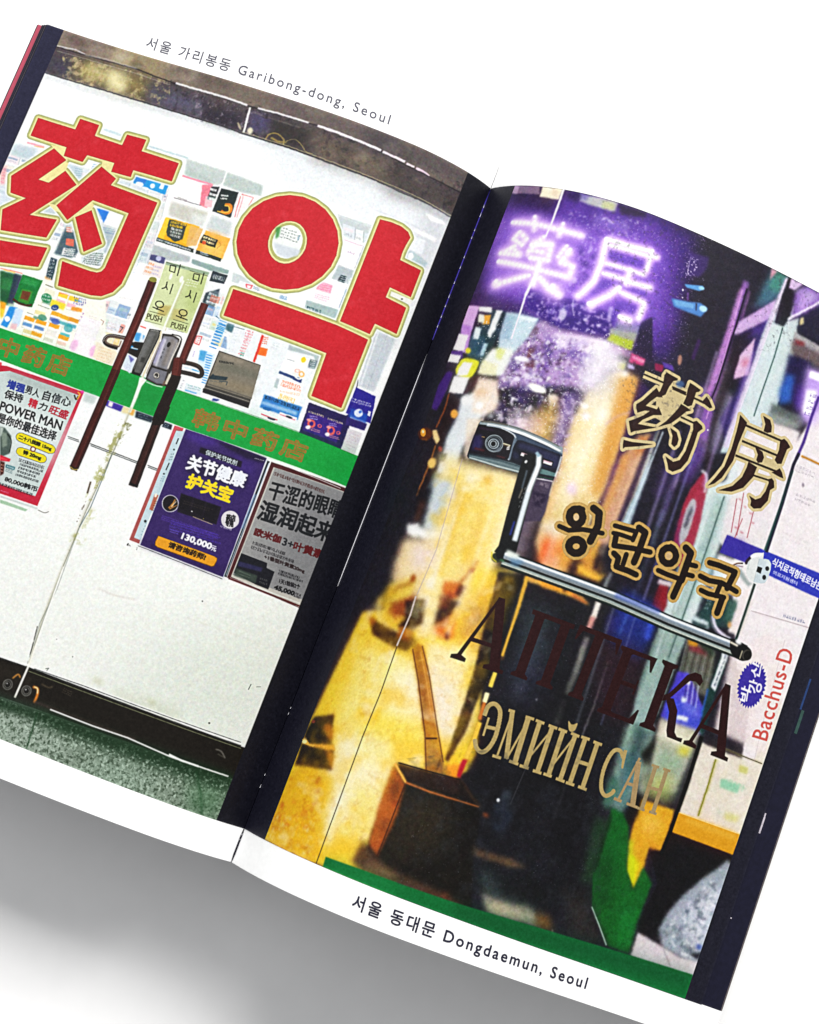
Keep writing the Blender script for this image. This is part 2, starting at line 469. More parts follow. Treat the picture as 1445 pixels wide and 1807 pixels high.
P('f4ecb8',[2144,3508,2032,3504,1989,3404,2094,3405],b=.93,a=.95)
P('c9bb78',[2265,3501,2188,3510,2136,3427,2228,3414],b=.78,a=.7)
P('3d3a4a',[2461,3467,2338,3483,2314,3402,2439,3392],b=.78,a=.9)
P('5c5a72',[1894,3487,1574,3483,1544,3410,1856,3399],b=1.24,a=.9)
P('2f2a38',[1568,3468,1353,3471,1333,3390,1535,3390],b=.93)
P('4b4468',[1324,3509,1195,3523,1169,3418,1299,3401],b=.62,a=.9)
P('2c2826',[1205,3509,963,3522,968,3417,1187,3386],b=.93,a=.8)
S('b09a52',.31,[1193,3385,1188,3419,1152,3437,1108,3420,1097,3392],b=.09,sm=1)
S('a89250',.46,[1171,3408,1130,3399,1087,3408],b=.15)
S('b8a468',.2,[1090,3413,1059,3437,1017,3425,975,3395,938,3396],b=.06,sm=1)
P('6b5d50',[992,3518,527,3502,485,3392,935,3371],b=1.55,a=.95)
P('48403c',[580,3479,88,3494,36,3393,533,3355],b=1.86,a=.9)
S('8a7f78',.31,[1313,3506,1203,3504,1048,3505],b=.15,a=.6)
P('2a2422',[2624,3661,2457,3663,2027,3662,1680,3661,1327,3665,1023,3662,810,3659,557,3662,417,3660,232,3660,-41,3681,75,3385,185,3374,322,3379,447,3374,625,3381,737,3380,908,3381,1078,3385,1320,3381,1406,3386,1803,3388,2074,3388,2439,3378,2504,3378],a=.6,n=(5,.5,1.0,11))
P('d8c890',[2397,3506,1796,3548,1734,3402,2341,3376],a=.7,n=(1.2,.5,.8,14))
P('1c1820',[1796,3548,80,3563,36,3393,1721,3373],a=.6,n=(1.4,.55,.85,15))
P('b8a8b8',[1655,3524,1242,3523,1218,3386,1594,3379],a=.5,n=(.9,.6,.85,16))
P('b0a48c',[2624,3661,2457,3663,2027,3662,1680,3661,1327,3665,1023,3662,810,3659,557,3662,417,3660,232,3660,-41,3681,75,3385,185,3374,322,3379,447,3374,625,3381,737,3380,908,3381,1078,3385,1320,3381,1406,3386,1803,3388,2074,3388,2439,3378,2504,3378],a=.6,n=(5,.62,1.1,12))
P('cbb98e',[2363,3502,2155,3511,2116,3418,2323,3408],a=.7,n=(1,.45,.8,17))
P('a09488',[2445,3634,1668,3632,1638,3561,2412,3558],b=.31,a=.6,n=(3,.4,.8,18))
P('d8cdb0',[2150,3613,2036,3615,2034,3556,2139,3556],b=.78,a=.5)
S('c8beb0',.15,[2431,3511,2273,3519,1982,3526,1783,3519],b=.06,a=.6)
S('221c22',.34,[140,3521,195,3514,346,3511,486,3516,619,3533,953,3545,1293,3532,1466,3532,1746,3531,1999,3550,2284,3538,2440,3532,2568,3529],b=.08,a=.85)
S('e6e2ea',.25,[2442,3537,2341,3549,2282,3542],b=.11)
S('d8d0d0',.34,[2281,3539,2156,3551,1993,3552],b=.15,a=.6)
S('f4f2f6',.53,[1758,3536,1660,3535,1469,3538,1352,3533],b=.12)
S('f6f4f8',.46,[1294,3535,1156,3542,1018,3544],b=.11)
S('f3ecf4',.65,[971,3544,849,3544,695,3540,626,3537],b=.09)
S('efe0ec',.62,[616,3534,539,3532,494,3529],b=.08)
S('f0dce8',.56,[483,3524,440,3524],b=.08)
S('f2d8e6',.7,[430,3522,385,3521,354,3517],b=.09,w1=.31)
S('19161a',.34,[75,3385,185,3374,322,3379,447,3374,625,3381,737,3380,908,3381,1078,3385,1320,3381,1406,3386,1803,3388,2074,3388,2439,3378,2504,3378],b=.06)
S('c9be8e',.17,[79,3392,188,3382,326,3387,628,3389,911,3390,1082,3393,1323,3390],b=.06,a=.8)
S('ffffff',.53,[1334,3526,1314,3390],b=.08,a=.95)
P('e8e2c8',[1272,3408,1273,3401,1276,3395,1280,3391,1286,3390,1292,3392,1297,3396,1300,3402,1302,3409,1301,3416,1298,3421,1293,3425,1287,3426,1282,3425,1277,3420,1273,3415],b=.19,sm=1)
P('d8d0a8',[1344,3418,1339,3412,1335,3406,1333,3401,1333,3398,1336,3398,1340,3400,1346,3404,1353,3410,1358,3416,1362,3422,1364,3427,1364,3429,1361,3430,1357,3428,1351,3424],b=.12,a=.8,sm=1)
P('d4dbe0',[2504,3378,2074,3388,1405,3383,906,3376,321,3376,152,3382,149,3358,895,3348,1395,3357,2489,3344],b=.46,a=.5)
P('ccd0d6',[299,3336,181,3364,188,2648,321,2493,313,2870],b=2.17,a=.7)
P('ffffff',[303,3331,190,3337,177,3324,260,3307],b=.19)
P('ffffff',[335,3232,199,3242,196,3218,306,3215],b=.23)
P('eff3f7',[338,3190,245,3203,240,3126,329,3121],b=.15)
S('c3cad2',.15,[713,3145,574,3145,486,3138],b=.08,a=.8)
S('c4ccd8',.19,[540,3238,427,3240,300,3243],b=.12,a=.6)
P('c9d3d6',[711,3139,536,3141,530,3062,662,3058],b=.23,a=.9)
P('c2cecb',[1539,3166,1320,3167,1309,3101,1357,3075,1522,3085],b=.23,a=.9)
P('bccac6',[1316,3165,1113,3157,1103,3101,1206,3086,1306,3092],b=.23,a=.95)
P('b3c4c0',[1518,3116,1369,3104,1357,3075,1512,3085],b=.39,a=.6)
P('fdfdfd',[1527,3073,1410,3077,1380,2955,1521,2949])
S('f29aae',.51,[1528,3076,1449,3075,1358,3078],b=.08)
P('ee8396',[1410,3061,1358,3078,1337,2953,1381,2955],b=.12)
P('f7c8cf',[1370,3011,1333,3017,1318,2962,1357,2956],b=.08)
S('5a5058',.19,[1523,2952,1438,2954,1374,2957],a=.7)
S('5a5058',.13,[1506,2960,1453,2958],a=.7)
P('2e3335',[1361,3067,1321,3080,1315,3003,1357,3002],b=.12)
P('1d2a2b',[1312,3075,1218,3082,1207,2944,1308,2946],b=.08)
P('8fa9a8',[1362,3014,1315,3019,1315,3003,1357,2996],b=.12,a=.8)
K('e8ede8',[1346,2993,1302,2994,1366,3065],3,h=.5,fill=.8,s=69,cell=.11)
K('dfe5dc',[1294,3016,1252,3024,1301,3047],2,h=.5,fill=.8,s=70,cell=.11)
S('f08a26',.77,[1258,2999,1232,3005,1220,2976,1239,2959,1265,2960],b=.08,sm=1)
S('f6c24e',.29,[1260,2995,1238,2996,1228,2973,1251,2958,1285,2954],b=.04,sm=1)
S('e07a7a',.32,[1200,3078,1139,3079,1144,3028],b=.08,a=.9)
P('fbf4f4',[1208,3075,1139,3079,1155,2991,1194,2991],b=.08)
S('d85a5a',.26,[1202,3067,1188,2953],b=.06,a=.7)
S('d85a5a',.26,[1188,3072,1176,2954],b=.06,a=.4)
P('ffffff',[1528,2933,1173,2939,1173,2906,1530,2906],b=.08)
P('cfcfc4',[1530,2930,1325,2934,1326,2855,1382,2849,1516,2858],b=.31,a=.95)
P('c9d3d4',[1304,2928,1188,2927,1177,2853,1304,2849],b=.39,a=.9)
P('e7ecea',[1406,2907,1322,2908,1319,2870,1384,2855],b=.31,a=.8)
P('f2b51e',[1523,2843,1337,2851,1357,2726,1522,2731],b=.06)
P('ffd23a',[1523,2843,1497,2844,1488,2729,1519,2732],b=.12)
P('f7c42c',[1403,2839,1378,2840,1364,2743,1392,2747],b=.08)
P('37403c',[1502,2839,1405,2841,1396,2759,1426,2736,1478,2752,1491,2774],b=.06)
K('f7c42c',[1486,2802,1398,2811,1491,2836],2,h=.7,fill=.8,s=85,cell=.19)
K('d8dcd6',[1467,2755,1402,2757,1475,2805],3,h=.7,fill=.8,s=86,cell=.19)
P('e9b96a',[1385,2841,1315,2845,1299,2759,1365,2730],b=.15,a=.9)
P('f3b646',[1301,2843,1166,2843,1164,2727,1310,2729],b=.08)
P('f6cf6a',[1278,2785,1178,2793,1174,2736,1282,2732],b=.39,a=.8)
P('e8c58c',[1300,2856,1215,2853,1165,2857,1258,2831],b=.31,a=.8)
P('1f2622',[1304,2819,1222,2814,1222,2772,1306,2773])
K('f2d9a0',[1301,2778,1227,2780,1301,2814],2,h=.6,fill=.8,s=92,cell=.15)
P('d8562a',[1274,2782,1274,2778,1275,2774,1277,2771,1281,2769,1285,2769,1289,2770,1293,2772,1295,2775,1296,2779,1295,2783,1292,2786,1288,2788,1284,2788,1280,2787,1277,2785],b=.04,sm=1)
S('c07a2a',.1,[1216,2807,1199,2796,1211,2772],sm=1)
P('2d3b3b',[1525,2730,1385,2730,1320,2732,1318,2710,1466,2706,1521,2712],b=.06)
K('e6ecec',[1518,2713,1322,2712,1520,2728],1,h=.6,fill=.8,s=96,cell=.19)
P('28332f',[1307,2730,1169,2731,1168,2712,1305,2711],b=.04)
K('cdd6e0',[1282,2716,1234,2719,1285,2731],2,h=.5,fill=.8,s=98,cell=.15)
P('ffffff',[1517,2710,1165,2713,1164,2694,1525,2691],b=.04)
P('b9c3c4',[1524,2688,1322,2689,1317,2661,1422,2633,1523,2639],b=.19)
P('8fa9a6',[1312,2679,1110,2687,1107,2665,1198,2653,1304,2659],b=.12)
P('4a4c7a',[1526,2638,1440,2643,1435,2609,1522,2606],b=.08)
P('c9c8e8',[1460,2633,1459,2628,1460,2623,1463,2619,1468,2616,1473,2616,1478,2617,1483,2620,1486,2625,1487,2630,1486,2635,1483,2639,1478,2642,1473,2642,1468,2641,1463,2638],b=.08,sm=1)
P('f4e9e4',[1525,2605,1435,2609,1426,2534,1521,2525],b=.04)
K('e8823c',[1515,2534,1472,2535,1520,2600],3,h=.5,fill=.8,s=105,a=.8,cell=.26)
K('8a86c8',[1485,2534,1434,2537,1484,2593],3,h=.5,fill=.8,s=106,a=.5,cell=.26)
P('26333c',[1187,2657,1105,2659,1105,2611,1184,2603],b=.04)
K('eef2f4',[1175,2612,1107,2617,1180,2647],1,h=.6,fill=.8,s=108,cell=.26)
P('f4f7f8',[1199,2591,1108,2603,1112,2550,1178,2540],b=.12)
P('2c3e48',[1178,2540,1118,2581,1108,2526,1112,2473,1176,2489],b=.12)
K('e4eef2',[1157,2489,1106,2488,1163,2552],3,h=.6,fill=.8,s=111,cell=.22)
S('ffffff',.51,[1101,2697,1103,2450,1104,2297],b=.04)
S('ffffff',.35,[1315,3172,1313,3030,1313,2872,1313,2682,1315,2545,1313,2416,1297,2255],b=.04,a=.95)
P('c4d0d2',[1088,2681,1032,2682,976,2670,989,2639,1076,2634],b=.15,a=.8)
P('f4f6f8',[1039,2654,972,2658,977,2624,1044,2619],b=.08)
S('ea6a7a',.32,[1002,2647,972,2652,974,2632,991,2629],b=.04,o=1)
K('5a7a9c',[963,2636,925,2636,963,2652],2,h=.5,fill=.8,s=117,cell=.19)
K('6a9ac8',[825,2635,782,2639,823,2655],3,h=.7,fill=.8,s=118,cell=.19)
G([2420,2513,1512,2573,2473,2933],5,12,119,'pale',a=.8,h=.7)
G([1630,2566,1517,2571,1666,2921],3,2,120,'pale',a=.5,h=.7)
G([555,2702,378,2716,696,3145],4,3,121,'pale',a=.9,h=.7)
G([979,2215,344,2238,988,2503],3,11,122,'mixed',a=.85,h=.7)
G([1920,2034,1491,2042,1928,2345],4,8,123,'mixed',a=.55,h=.7)
G([1147,2293,908,2302,1166,2565],4,4,124,'mixed',a=.6,h=.7)
P('b9cdd6',[2441,2968,2306,2982,2328,2906,2435,2909],b=.46,a=.8)
S('f08aa0',.45,[2379,2994,2284,2999],b=.12,a=.8)
S('f4b266',.26,[2336,2988,2282,2995],b=.08,a=.8)
P('c6d9e4',[2129,2960,2046,2953,2021,2881,2063,2900],b=.31,a=.9)
K('6e9aa8',[2078,2903,2028,2912,2084,2948],4,h=.5,fill=.8,s=129,a=.6,cell=.22)
K('5a9ad0',[2004,2967,1966,2972,2005,3000],3,h=.5,fill=.8,s=130,a=.8,cell=.26)
S('c9dfe6',.64,[2025,3187,1971,3187,1922,3185],b=.19)
S('b9d4da',.45,[1761,3173,1666,3171,1534,3172],b=.15,a=.9)
P('1f9be0',[1761,2998,1576,3005,1574,2953,1759,2962],b=.06)
P('3b7fd6',[1761,2998,1695,3002,1697,2974,1756,2970],b=.15,a=.8)
P('ffffff',[1701,2967,1702,2963,1707,2959,1714,2956,1722,2955,1731,2956,1738,2958,1744,2961,1746,2965,1745,2970,1741,2973,1734,2976,1725,2977,1717,2977,1709,2975,1704,2971],b=.08,sm=1)
P('ffffff',[1642,2981,1641,2977,1642,2972,1645,2968,1650,2966,1655,2965,1660,2966,1665,2969,1668,2973,1669,2978,1667,2983,1664,2987,1660,2989,1654,2990,1649,2988,1645,2986],b=.08,sm=1)
P('ffffff',[1617,3006,1597,3005,1594,2976,1617,2976],b=.08)
P('ffffff',[1663,2956,1664,2954,1668,2952,1674,2950,1681,2949,1689,2950,1695,2951,1700,2952,1701,2955,1700,2957,1696,2959,1690,2961,1683,2962,1676,2961,1669,2960,1665,2958],b=.08,sm=1)
P('f0a9ac',[2457,2820,2427,2844,2398,2746,2421,2738],b=.23,a=.7)
K('e2607a',[2424,2744,2400,2749,2445,2824],5,h=.5,fill=.8,s=140,a=.5,cell=.3)
P('d4e0ec',[2411,2715,2366,2717,2310,2696,2376,2633],b=.31,a=.8)
P('c4d4dc',[2172,2670,2132,2717,2070,2684,2123,2666],b=.23,a=.9)
P('2b7fe0',[1889,2779,1819,2787,1822,2716,1858,2752],b=.12)
P('fafcfc',[1818,2784,1721,2794,1720,2715,1819,2711],b=.08)
P('a9bcc4',[1823,2703,1724,2694,1742,2563,1784,2629],b=.39,a=.8)
P('3f5a66',[2004,2639,1946,2631,1873,2555,1912,2490,2004,2486],b=.23,a=.95)
P('e8d8d4',[2004,2639,1974,2648,1956,2621,1994,2615],b=.08)
K('d0564a',[1991,2610,1960,2616,2001,2640],3,h=.5,fill=.8,s=148,a=.8,cell=.22)
P('e4705c',[1978,2581,1935,2588,1922,2552,1967,2548],b=.08)
P('eef0ee',[1970,2530,1908,2544,1903,2499,1967,2492],b=.12)
K('33505a',[1958,2488,1876,2501,1961,2540],5,h=.7,fill=.8,s=151,cell=.3)
P('dfe8ea',[1863,2532,1764,2583,1740,2498,1790,2489,1857,2487],b=.15)
K('38504a',[1846,2478,1740,2498,1844,2551],6,h=.7,fill=.8,s=153,a=.85,cell=.3)
K('3a6a9a',[1814,2666,1737,2676,1820,2697],3,h=.5,fill=.8,s=154,a=.4,cell=.3)
P('27414c',[2014,2463,1974,2463,1958,2350,1995,2350],b=.12)
K('dfe8ec',[1990,2346,1955,2351,2012,2457],6,h=.6,fill=.8,s=156,cell=.37)
P('f0b070',[2003,2361,1961,2355,1977,2330,2002,2342],b=.15,a=.8)
K('e06a9a',[1570,2683,1559,2680,1582,2798],8,h=.5,fill=.8,s=158,a=.5,cell=.3)
K('4a8a9a',[1565,2554,1556,2557,1567,2684],8,h=.5,fill=.8,s=159,a=.6,cell=.3)
K('9ab4d8',[1573,2512,1553,2512,1584,2646],8,h=.5,fill=.8,s=160,a=.4,cell=.3)
P('bac8cc',[611,2901,525,2904,541,2832,620,2826],b=.15)
P('1e3238',[583,2860,553,2863,552,2828,586,2827],b=.08)
K('c8d4d8',[582,2825,544,2831,582,2857],3,h=.5,fill=.8,s=163,cell=.26)
P('fbf8fb',[637,3033,532,3038,532,2907,613,2906],b=.08)
S('f0c8dc',.19,[632,3035,538,3038],b=.06)
S('5a6470',.13,[530,3042,529,2915],b=.04,a=.7)
K('b8a0b8',[595,2972,547,2979,596,2991],1,h=.5,fill=.8,s=167,cell=.44)
P('fbf8fb',[624,2821,537,2821,528,2702,680,2692],b=.08)
P('ee86a8',[663,2792,602,2794,597,2751,671,2747],b=.12,a=.85)
K('f8dde8',[663,2744,597,2751,662,2789],4,h=.5,fill=.8,s=170,a=.8,cell=.33)
K('d86a9a',[664,2698,580,2706,667,2729],3,h=.5,fill=.8,s=171,a=.5,cell=.44)
S('2a5a88',.13,[530,2804,531,2701],b=.04,a=.8)
P('a9c0c0',[693,2677,524,2691,518,2642,688,2631],b=.12)
K('12404e',[680,2627,598,2632,684,2652],1,h=.9,fill=.8,s=174,cell=.26)
K('ffffff',[670,2632,639,2634,672,2647],1,h=.7,fill=.8,s=175,cell=.44)
P('b8ccd0',[319,3120,278,3120,193,3103,206,3064,310,3065],b=.19)
P('ffffff',[277,3101,276,3094,277,3087,280,3082,285,3078,291,3076,297,3078,302,3082,305,3087,307,3094,306,3101,303,3107,298,3111,292,3112,286,3111,281,3107],b=.15,sm=1)
P('eef3f6',[1030,2455,508,2458,515,2220,488,2055,863,2039],b=.12)
P('c6ced6',[322,2674,206,2682,212,2383,303,2374,310,2505],b=.23,a=.95)
S('eef2f6',.45,[305,2675,289,2387],b=.12,a=.8)
S('a9b2bc',.16,[257,2671,251,2378],b=.08,a=.6)
P('3d3a52',[1118,2675,1118,2675,1118,2674])
P('b0bfc0',[692,2438,511,2457,508,2394,529,2385,557,2425,687,2408],b=.12)
P('6a7f86',[574,2405,527,2412,526,2368,565,2364],b=.12)
K('dfe8ea',[558,2364,526,2368,565,2406],4,h=.5,fill=.8,s=185,cell=.3)
P('ffffff',[684,2400,569,2407,573,2323,689,2302],b=.04)
K('9aa4a8',[674,2359,627,2365,675,2368],1,h=.5,fill=.8,s=187,cell=.37)
P('f0d81e',[587,2392,587,2386,589,2380,592,2377,597,2375,601,2376,605,2379,608,2383,610,2389,610,2395,608,2400,604,2404,600,2406,596,2405,592,2402,588,2397],b=.04,sm=1)
S('28467e',.71,[687,2290,572,2288],b=.04)
P('1e3a78',[618,2295,571,2302,568,2277,612,2279])
S('f4efe8',.39,[572,2324,570,2315,572,2306,577,2299,584,2294,592,2293,601,2295,608,2300,613,2307,614,2316,612,2324,607,2331,600,2336,592,2338,584,2336,577,2331],b=.04,sm=1,o=1)
S('f0a030',.26,[571,2324,570,2319,571,2314,573,2310,577,2308,581,2307,586,2308,590,2311,592,2315,593,2320,592,2325,590,2329,586,2332,582,2332,577,2331,573,2328],b=.08,a=.8,sm=1,o=1)
S('e88a7a',.16,[596,2333,596,2330,597,2326,600,2323,604,2321,608,2320,612,2320,615,2322,617,2324,618,2328,616,2331,613,2334,610,2336,605,2337,601,2337,598,2335],b=.08,a=.7,sm=1,o=1)
P('b6c4c6',[687,2258,672,2258,665,2210,684,2209],b=.12)
P('ffffff',[672,2258,554,2274,551,2218,663,2205])
K('f06a3a',[656,2226,545,2233,660,2260],2,h=.8,fill=.8,s=196,cell=.33)
K('f8c8a0',[649,2185,542,2209,653,2209],1,h=.7,fill=.8,s=197,cell=.33)
P('fbfbf8',[667,2197,544,2215,542,2146,656,2138])
K('f2b93a',[643,2159,554,2160,646,2193],2,h=.85,fill=.8,s=199,cell=.44)
P('2f7ec8',[714,2160,519,2168,517,2099,711,2091],b=.12)
K('12304e',[705,2138,522,2142,707,2159],1,h=.8,fill=.8,s=201,cell=.22)
P('bfe0f6',[712,2126,532,2137,531,2119,712,2110],b=.19,a=.7)
P('1a6ab0',[651,2099,652,2096,657,2093,664,2090,673,2089,681,2088,689,2089,694,2091,696,2094,695,2098,690,2101,683,2103,674,2105,666,2105,658,2104,653,2102],b=.04,sm=1)
P('f8f8fa',[699,2068,613,2077,613,2052,701,2042])
P('f8f8fa',[612,2105,522,2110,522,2079,610,2068])
S('e2607a',.32,[694,2063,608,2063],b=.04)
S('e2607a',.26,[608,2094,528,2095],b=.04,a=.7)
P('122a44',[617,2060,618,2058,622,2056,629,2054,637,2054,645,2054,651,2054,656,2056,658,2058,656,2060,652,2062,645,2063,637,2064,630,2064,623,2063,618,2062],b=.04,sm=1)
P('122a44',[543,2099,544,2097,548,2095,553,2093,560,2093,566,2093,572,2093,576,2095,577,2097,576,2099,572,2101,567,2102,560,2103,554,2103,548,2102,544,2101],b=.04,sm=1)
P('fafafa',[716,2039,488,2055,490,2044,715,2030])
P('20184e',[496,2202,304,2214,286,2235,263,2162,263,2049,489,2042],b=.04)
P('3a1c8a',[484,2157,300,2172,299,2071,479,2064],b=.19,a=.8)
K('f2e8b0',[483,2154,395,2159,486,2165],1,h=.8,fill=.8,s=213,cell=.33)
S('e05a5a',.45,[433,2115,432,2109,433,2103,436,2097,441,2094,447,2093,453,2094,458,2098,461,2103,462,2110,461,2116,458,2121,453,2124,447,2125,441,2124,436,2120],b=.08,sm=1,o=1)
P('f29a9a',[453,2121,453,2119,456,2116,460,2115,464,2114,468,2114,472,2116,475,2118,476,2121,475,2123,472,2126,469,2127,464,2128,460,2128,456,2126,454,2124],b=.08,sm=1)
P('f4f0f8',[445,2091,445,2087,446,2084,449,2080,453,2078,458,2076,463,2077,466,2078,469,2081,469,2085,468,2089,464,2092,460,2095,455,2096,451,2096,447,2094],b=.08,sm=1)
K('f0a0a8',[446,2075,386,2081,449,2090],2,h=.5,fill=.8,s=217,cell=.3)
K('b8a8e8',[466,2126,420,2136,471,2146],2,h=.5,fill=.8,s=218,cell=.26)
S('d85a6a',.19,[398,2117,397,2115,398,2112,400,2109,403,2108,406,2107,409,2107,411,2109,413,2111,413,2114,412,2116,410,2119,408,2121,405,2121,402,2121,399,2120],b=.04,sm=1,o=1)
K('f2e8b0',[382,2159,291,2166,385,2170],1,h=.8,fill=.8,s=220,cell=.33)
S('e05a5a',.45,[331,2121,330,2114,331,2108,334,2103,339,2099,345,2098,351,2099,356,2103,359,2108,361,2115,359,2121,356,2126,351,2130,345,2131,339,2129,334,2126],b=.08,sm=1,o=1)
P('f29a9a',[351,2127,352,2124,354,2121,358,2120,362,2119,367,2119,371,2120,373,2123,374,2125,373,2128,371,2130,367,2132,363,2133,358,2133,354,2131,352,2129],b=.08,sm=1)
P('f4f0f8',[343,2096,343,2093,344,2089,347,2085,352,2083,357,2081,361,2082,365,2083,367,2086,367,2090,366,2094,363,2097,359,2100,354,2101,349,2101,345,2099],b=.08,sm=1)
K('f0a0a8',[344,2080,283,2088,347,2095],2,h=.5,fill=.8,s=224,cell=.3)
K('b8a8e8',[365,2131,318,2142,369,2151],2,h=.5,fill=.8,s=225,cell=.26)
S('d85a6a',.19,[299,2122,299,2119,299,2116,301,2114,304,2112,307,2111,310,2111,313,2113,315,2115,315,2118,314,2121,312,2123,309,2125,306,2126,303,2125,301,2124],b=.04,sm=1,o=1)
P('28208e',[307,2366,194,2365,168,2230,309,2225],b=.04)
P('1b4fb8',[290,2259,198,2267,192,2219,291,2214],b=.23,a=.9)
K('e8ecf8',[300,2286,186,2305,305,2309],2,h=.7,fill=.8,s=229,cell=.44)
P('dfe8fa',[226,2261,225,2254,227,2246,232,2239,239,2234,248,2232,256,2233,263,2237,267,2243,269,2251,267,2259,262,2266,254,2271,246,2273,238,2272,231,2268],b=.08,sm=1)
P('4a78d0',[232,2265,232,2262,233,2259,235,2256,237,2254,241,2253,244,2254,247,2255,248,2258,249,2261,248,2264,246,2267,244,2269,240,2270,237,2269,234,2268],b=.04,sm=1)
P('e8e8f0',[205,2284,188,2285,185,2261,199,2261],b=.04)
P('2a1e6a',[297,2211,186,2222,184,2185,287,2171],b=.08)
P('d9d6dc',[269,2160,191,2169,187,2053,263,2049],b=.08)
K('b89aa8',[249,2061,188,2062,253,2154],6,h=.5,fill=.8,s=235,a=.5,cell=.44)
S('1c1c30',.19,[312,2405,303,2365],b=.04)
K('e2626a',[911,2300,874,2301,903,2437],9,h=.6,fill=.8,s=237,a=.9,cell=.37)
K('18a088',[900,2294,873,2298,901,2319],2,h=.5,fill=.8,s=238,cell=.33)
P('f0701e',[831,2371,780,2378,777,2338,825,2332],b=.08)
P('e03a2a',[835,2437,822,2435,815,2291,827,2293],b=.04)
K('e8502a',[828,2388,787,2394,830,2432],4,h=.6,fill=.8,s=241,cell=.37)
K('b0b8c4',[771,2385,729,2388,768,2424],3,h=.5,fill=.8,s=242,a=.5,cell=.44)
K('a8b8c8',[962,2287,922,2296,976,2416],8,h=.5,fill=.8,s=243,a=.35,cell=.59)
P('4a6a74',[1016,2421,979,2422,978,2390,1005,2393],b=.12)
S('6a8088',.19,[980,2424,925,2428],b=.04)
P('cfe6f6',[1074,2441,1018,2442,1009,2327,1053,2311],b=.08,a=.8)
S('2b8fd0',.23,[1061,2432,1020,2431],b=.02)
S('2b8fd0',.23,[1060,2417,1019,2416],b=.02)
S('2b8fd0',.23,[1060,2402,1019,2401],b=.02)
S('2b8fd0',.23,[1060,2386,1018,2386],b=.02)
S('2b8fd0',.23,[1059,2371,1018,2371],b=.02)
S('2b8fd0',.23,[1059,2356,1017,2355],b=.02)
S('2b8fd0',.23,[1058,2341,1017,2340],b=.02)
S('2b8fd0',.23,[1058,2326,1016,2325],b=.02)
S('2b8fd0',.23,[1057,2311,1016,2310],b=.02)
S('1a4a6a',.19,[1085,2444,1066,2438,1063,2444],b=.04)
P('3a6a7a',[1015,2437,978,2437,981,2398,1018,2397],b=.12,a=.8)
K('e06a7a',[912,2366,878,2375,918,2459],7,h=.6,fill=.8,s=258,a=.8,cell=.44)
K('9ab0c0',[1105,2360,1082,2368,1112,2473],5,h=.5,fill=.8,s=259,a=.4,cell=.52)
S('2b8fd8',.26,[1057,2411,1019,2411],b=.02)
S('2b8fd8',.26,[1057,2393,1019,2394],b=.02)
S('2b8fd8',.26,[1057,2376,1019,2377],b=.02)
S('2b8fd8',.26,[1057,2359,1019,2359],b=.02)
S('2b8fd8',.26,[1057,2342,1019,2342],b=.02)
S('2b8fd8',.26,[1057,2324,1019,2325],b=.02)
S('2b8fd8',.26,[1057,2307,1019,2308],b=.02)
S('2b8fd8',.26,[1057,2290,1019,2291],b=.02)
P('d2eafa',[1092,2264,1012,2261,1004,2162,1077,2174],b=.12,a=.9)
S('1f86d8',.26,[1053,2246,1023,2249],b=.03,a=.85)
S('1f86d8',.26,[1051,2233,1021,2236],b=.03,a=.85)
S('1f86d8',.26,[1048,2221,1019,2224],b=.03,a=.85)
S('1f86d8',.26,[1046,2209,1017,2211],b=.03,a=.85)
S('1f86d8',.26,[1043,2196,1015,2198],b=.03,a=.85)
S('1f86d8',.26,[1041,2184,1013,2186],b=.03,a=.85)
S('1f86d8',.26,[1038,2171,1011,2173],b=.03,a=.85)
S('1f86d8',.26,[1036,2159,1009,2161],b=.03,a=.85)
S('1f86d8',.26,[1033,2146,1007,2148],b=.03,a=.85)
S('1f86d8',.26,[1031,2134,1005,2135],b=.03,a=.85)
S('1f86d8',.26,[1028,2122,1003,2123],b=.03,a=.85)
S('1f86d8',.26,[1025,2109,1001,2110],b=.03,a=.85)
P('2a9ad8',[1093,2257,1056,2261,1053,2208,1083,2210],b=.12,a=.8)
S('d83a3a',.19,[1136,2318,1109,2322,1108,2280,1134,2281],o=1)
K('e07070',[1131,2282,1109,2283,1129,2315],3,h=.5,fill=.8,s=283,cell=.33)
K('7a5ac0',[1118,2210,1103,2212,1123,2247],4,h=.5,fill=.8,s=284,a=.8,cell=.33)
P('f4f6f8',[1141,2081,1100,2090,1096,2034,1128,2042])
K('555c66',[1114,2040,1093,2042,1119,2089],4,h=.5,fill=.8,s=286,a=.6,cell=.44)
P('dfeaf0',[1095,2079,1007,2079,1005,2042,1091,2036],b=.08)
K('2a7a6a',[1079,2053,1006,2060,1082,2077],2,h=.5,fill=.8,s=288,a=.5,cell=.44)
S('3a9ad8',.32,[1087,2043,1026,2047],b=.08,a=.8)
P('1c3a8a',[941,2052,906,2059,918,2042,942,2039],b=.12)
P('fbfbf0',[2119,2350,1647,2345,1572,2170,1483,2039,2112,2031,2182,2190],b=.15)
P('b8d8c0',[2235,2310,2123,2328,2093,2155,2167,2156],b=.12)
P('1c5a34',[2236,2313,2140,2323,2123,2236,2127,2156,2170,2161],b=.23)
P('2f8a48',[2211,2285,2139,2290,2140,2230,2200,2230],b=.39,a=.7)
P('26304a',[2160,2322,2115,2325,2101,2172,2132,2167],b=.19,a=.9)
S('e8503a',.26,[2241,2324,2184,2331,2120,2336],b=.08,a=.7)
S('f4c83a',.19,[2220,2322,2156,2327],b=.08)
P('0f7a34',[2118,2333,2004,2335,2000,2186,2106,2183],b=.06)
P('2a9a4a',[2109,2327,2016,2328,2019,2291,2102,2289],b=.23,a=.7)
P('3e8a2e',[2090,2261,2029,2268,2025,2197,2085,2197],b=.08)
P('6a3a20',[2083,2253,2037,2259,2036,2213,2078,2212],b=.08)
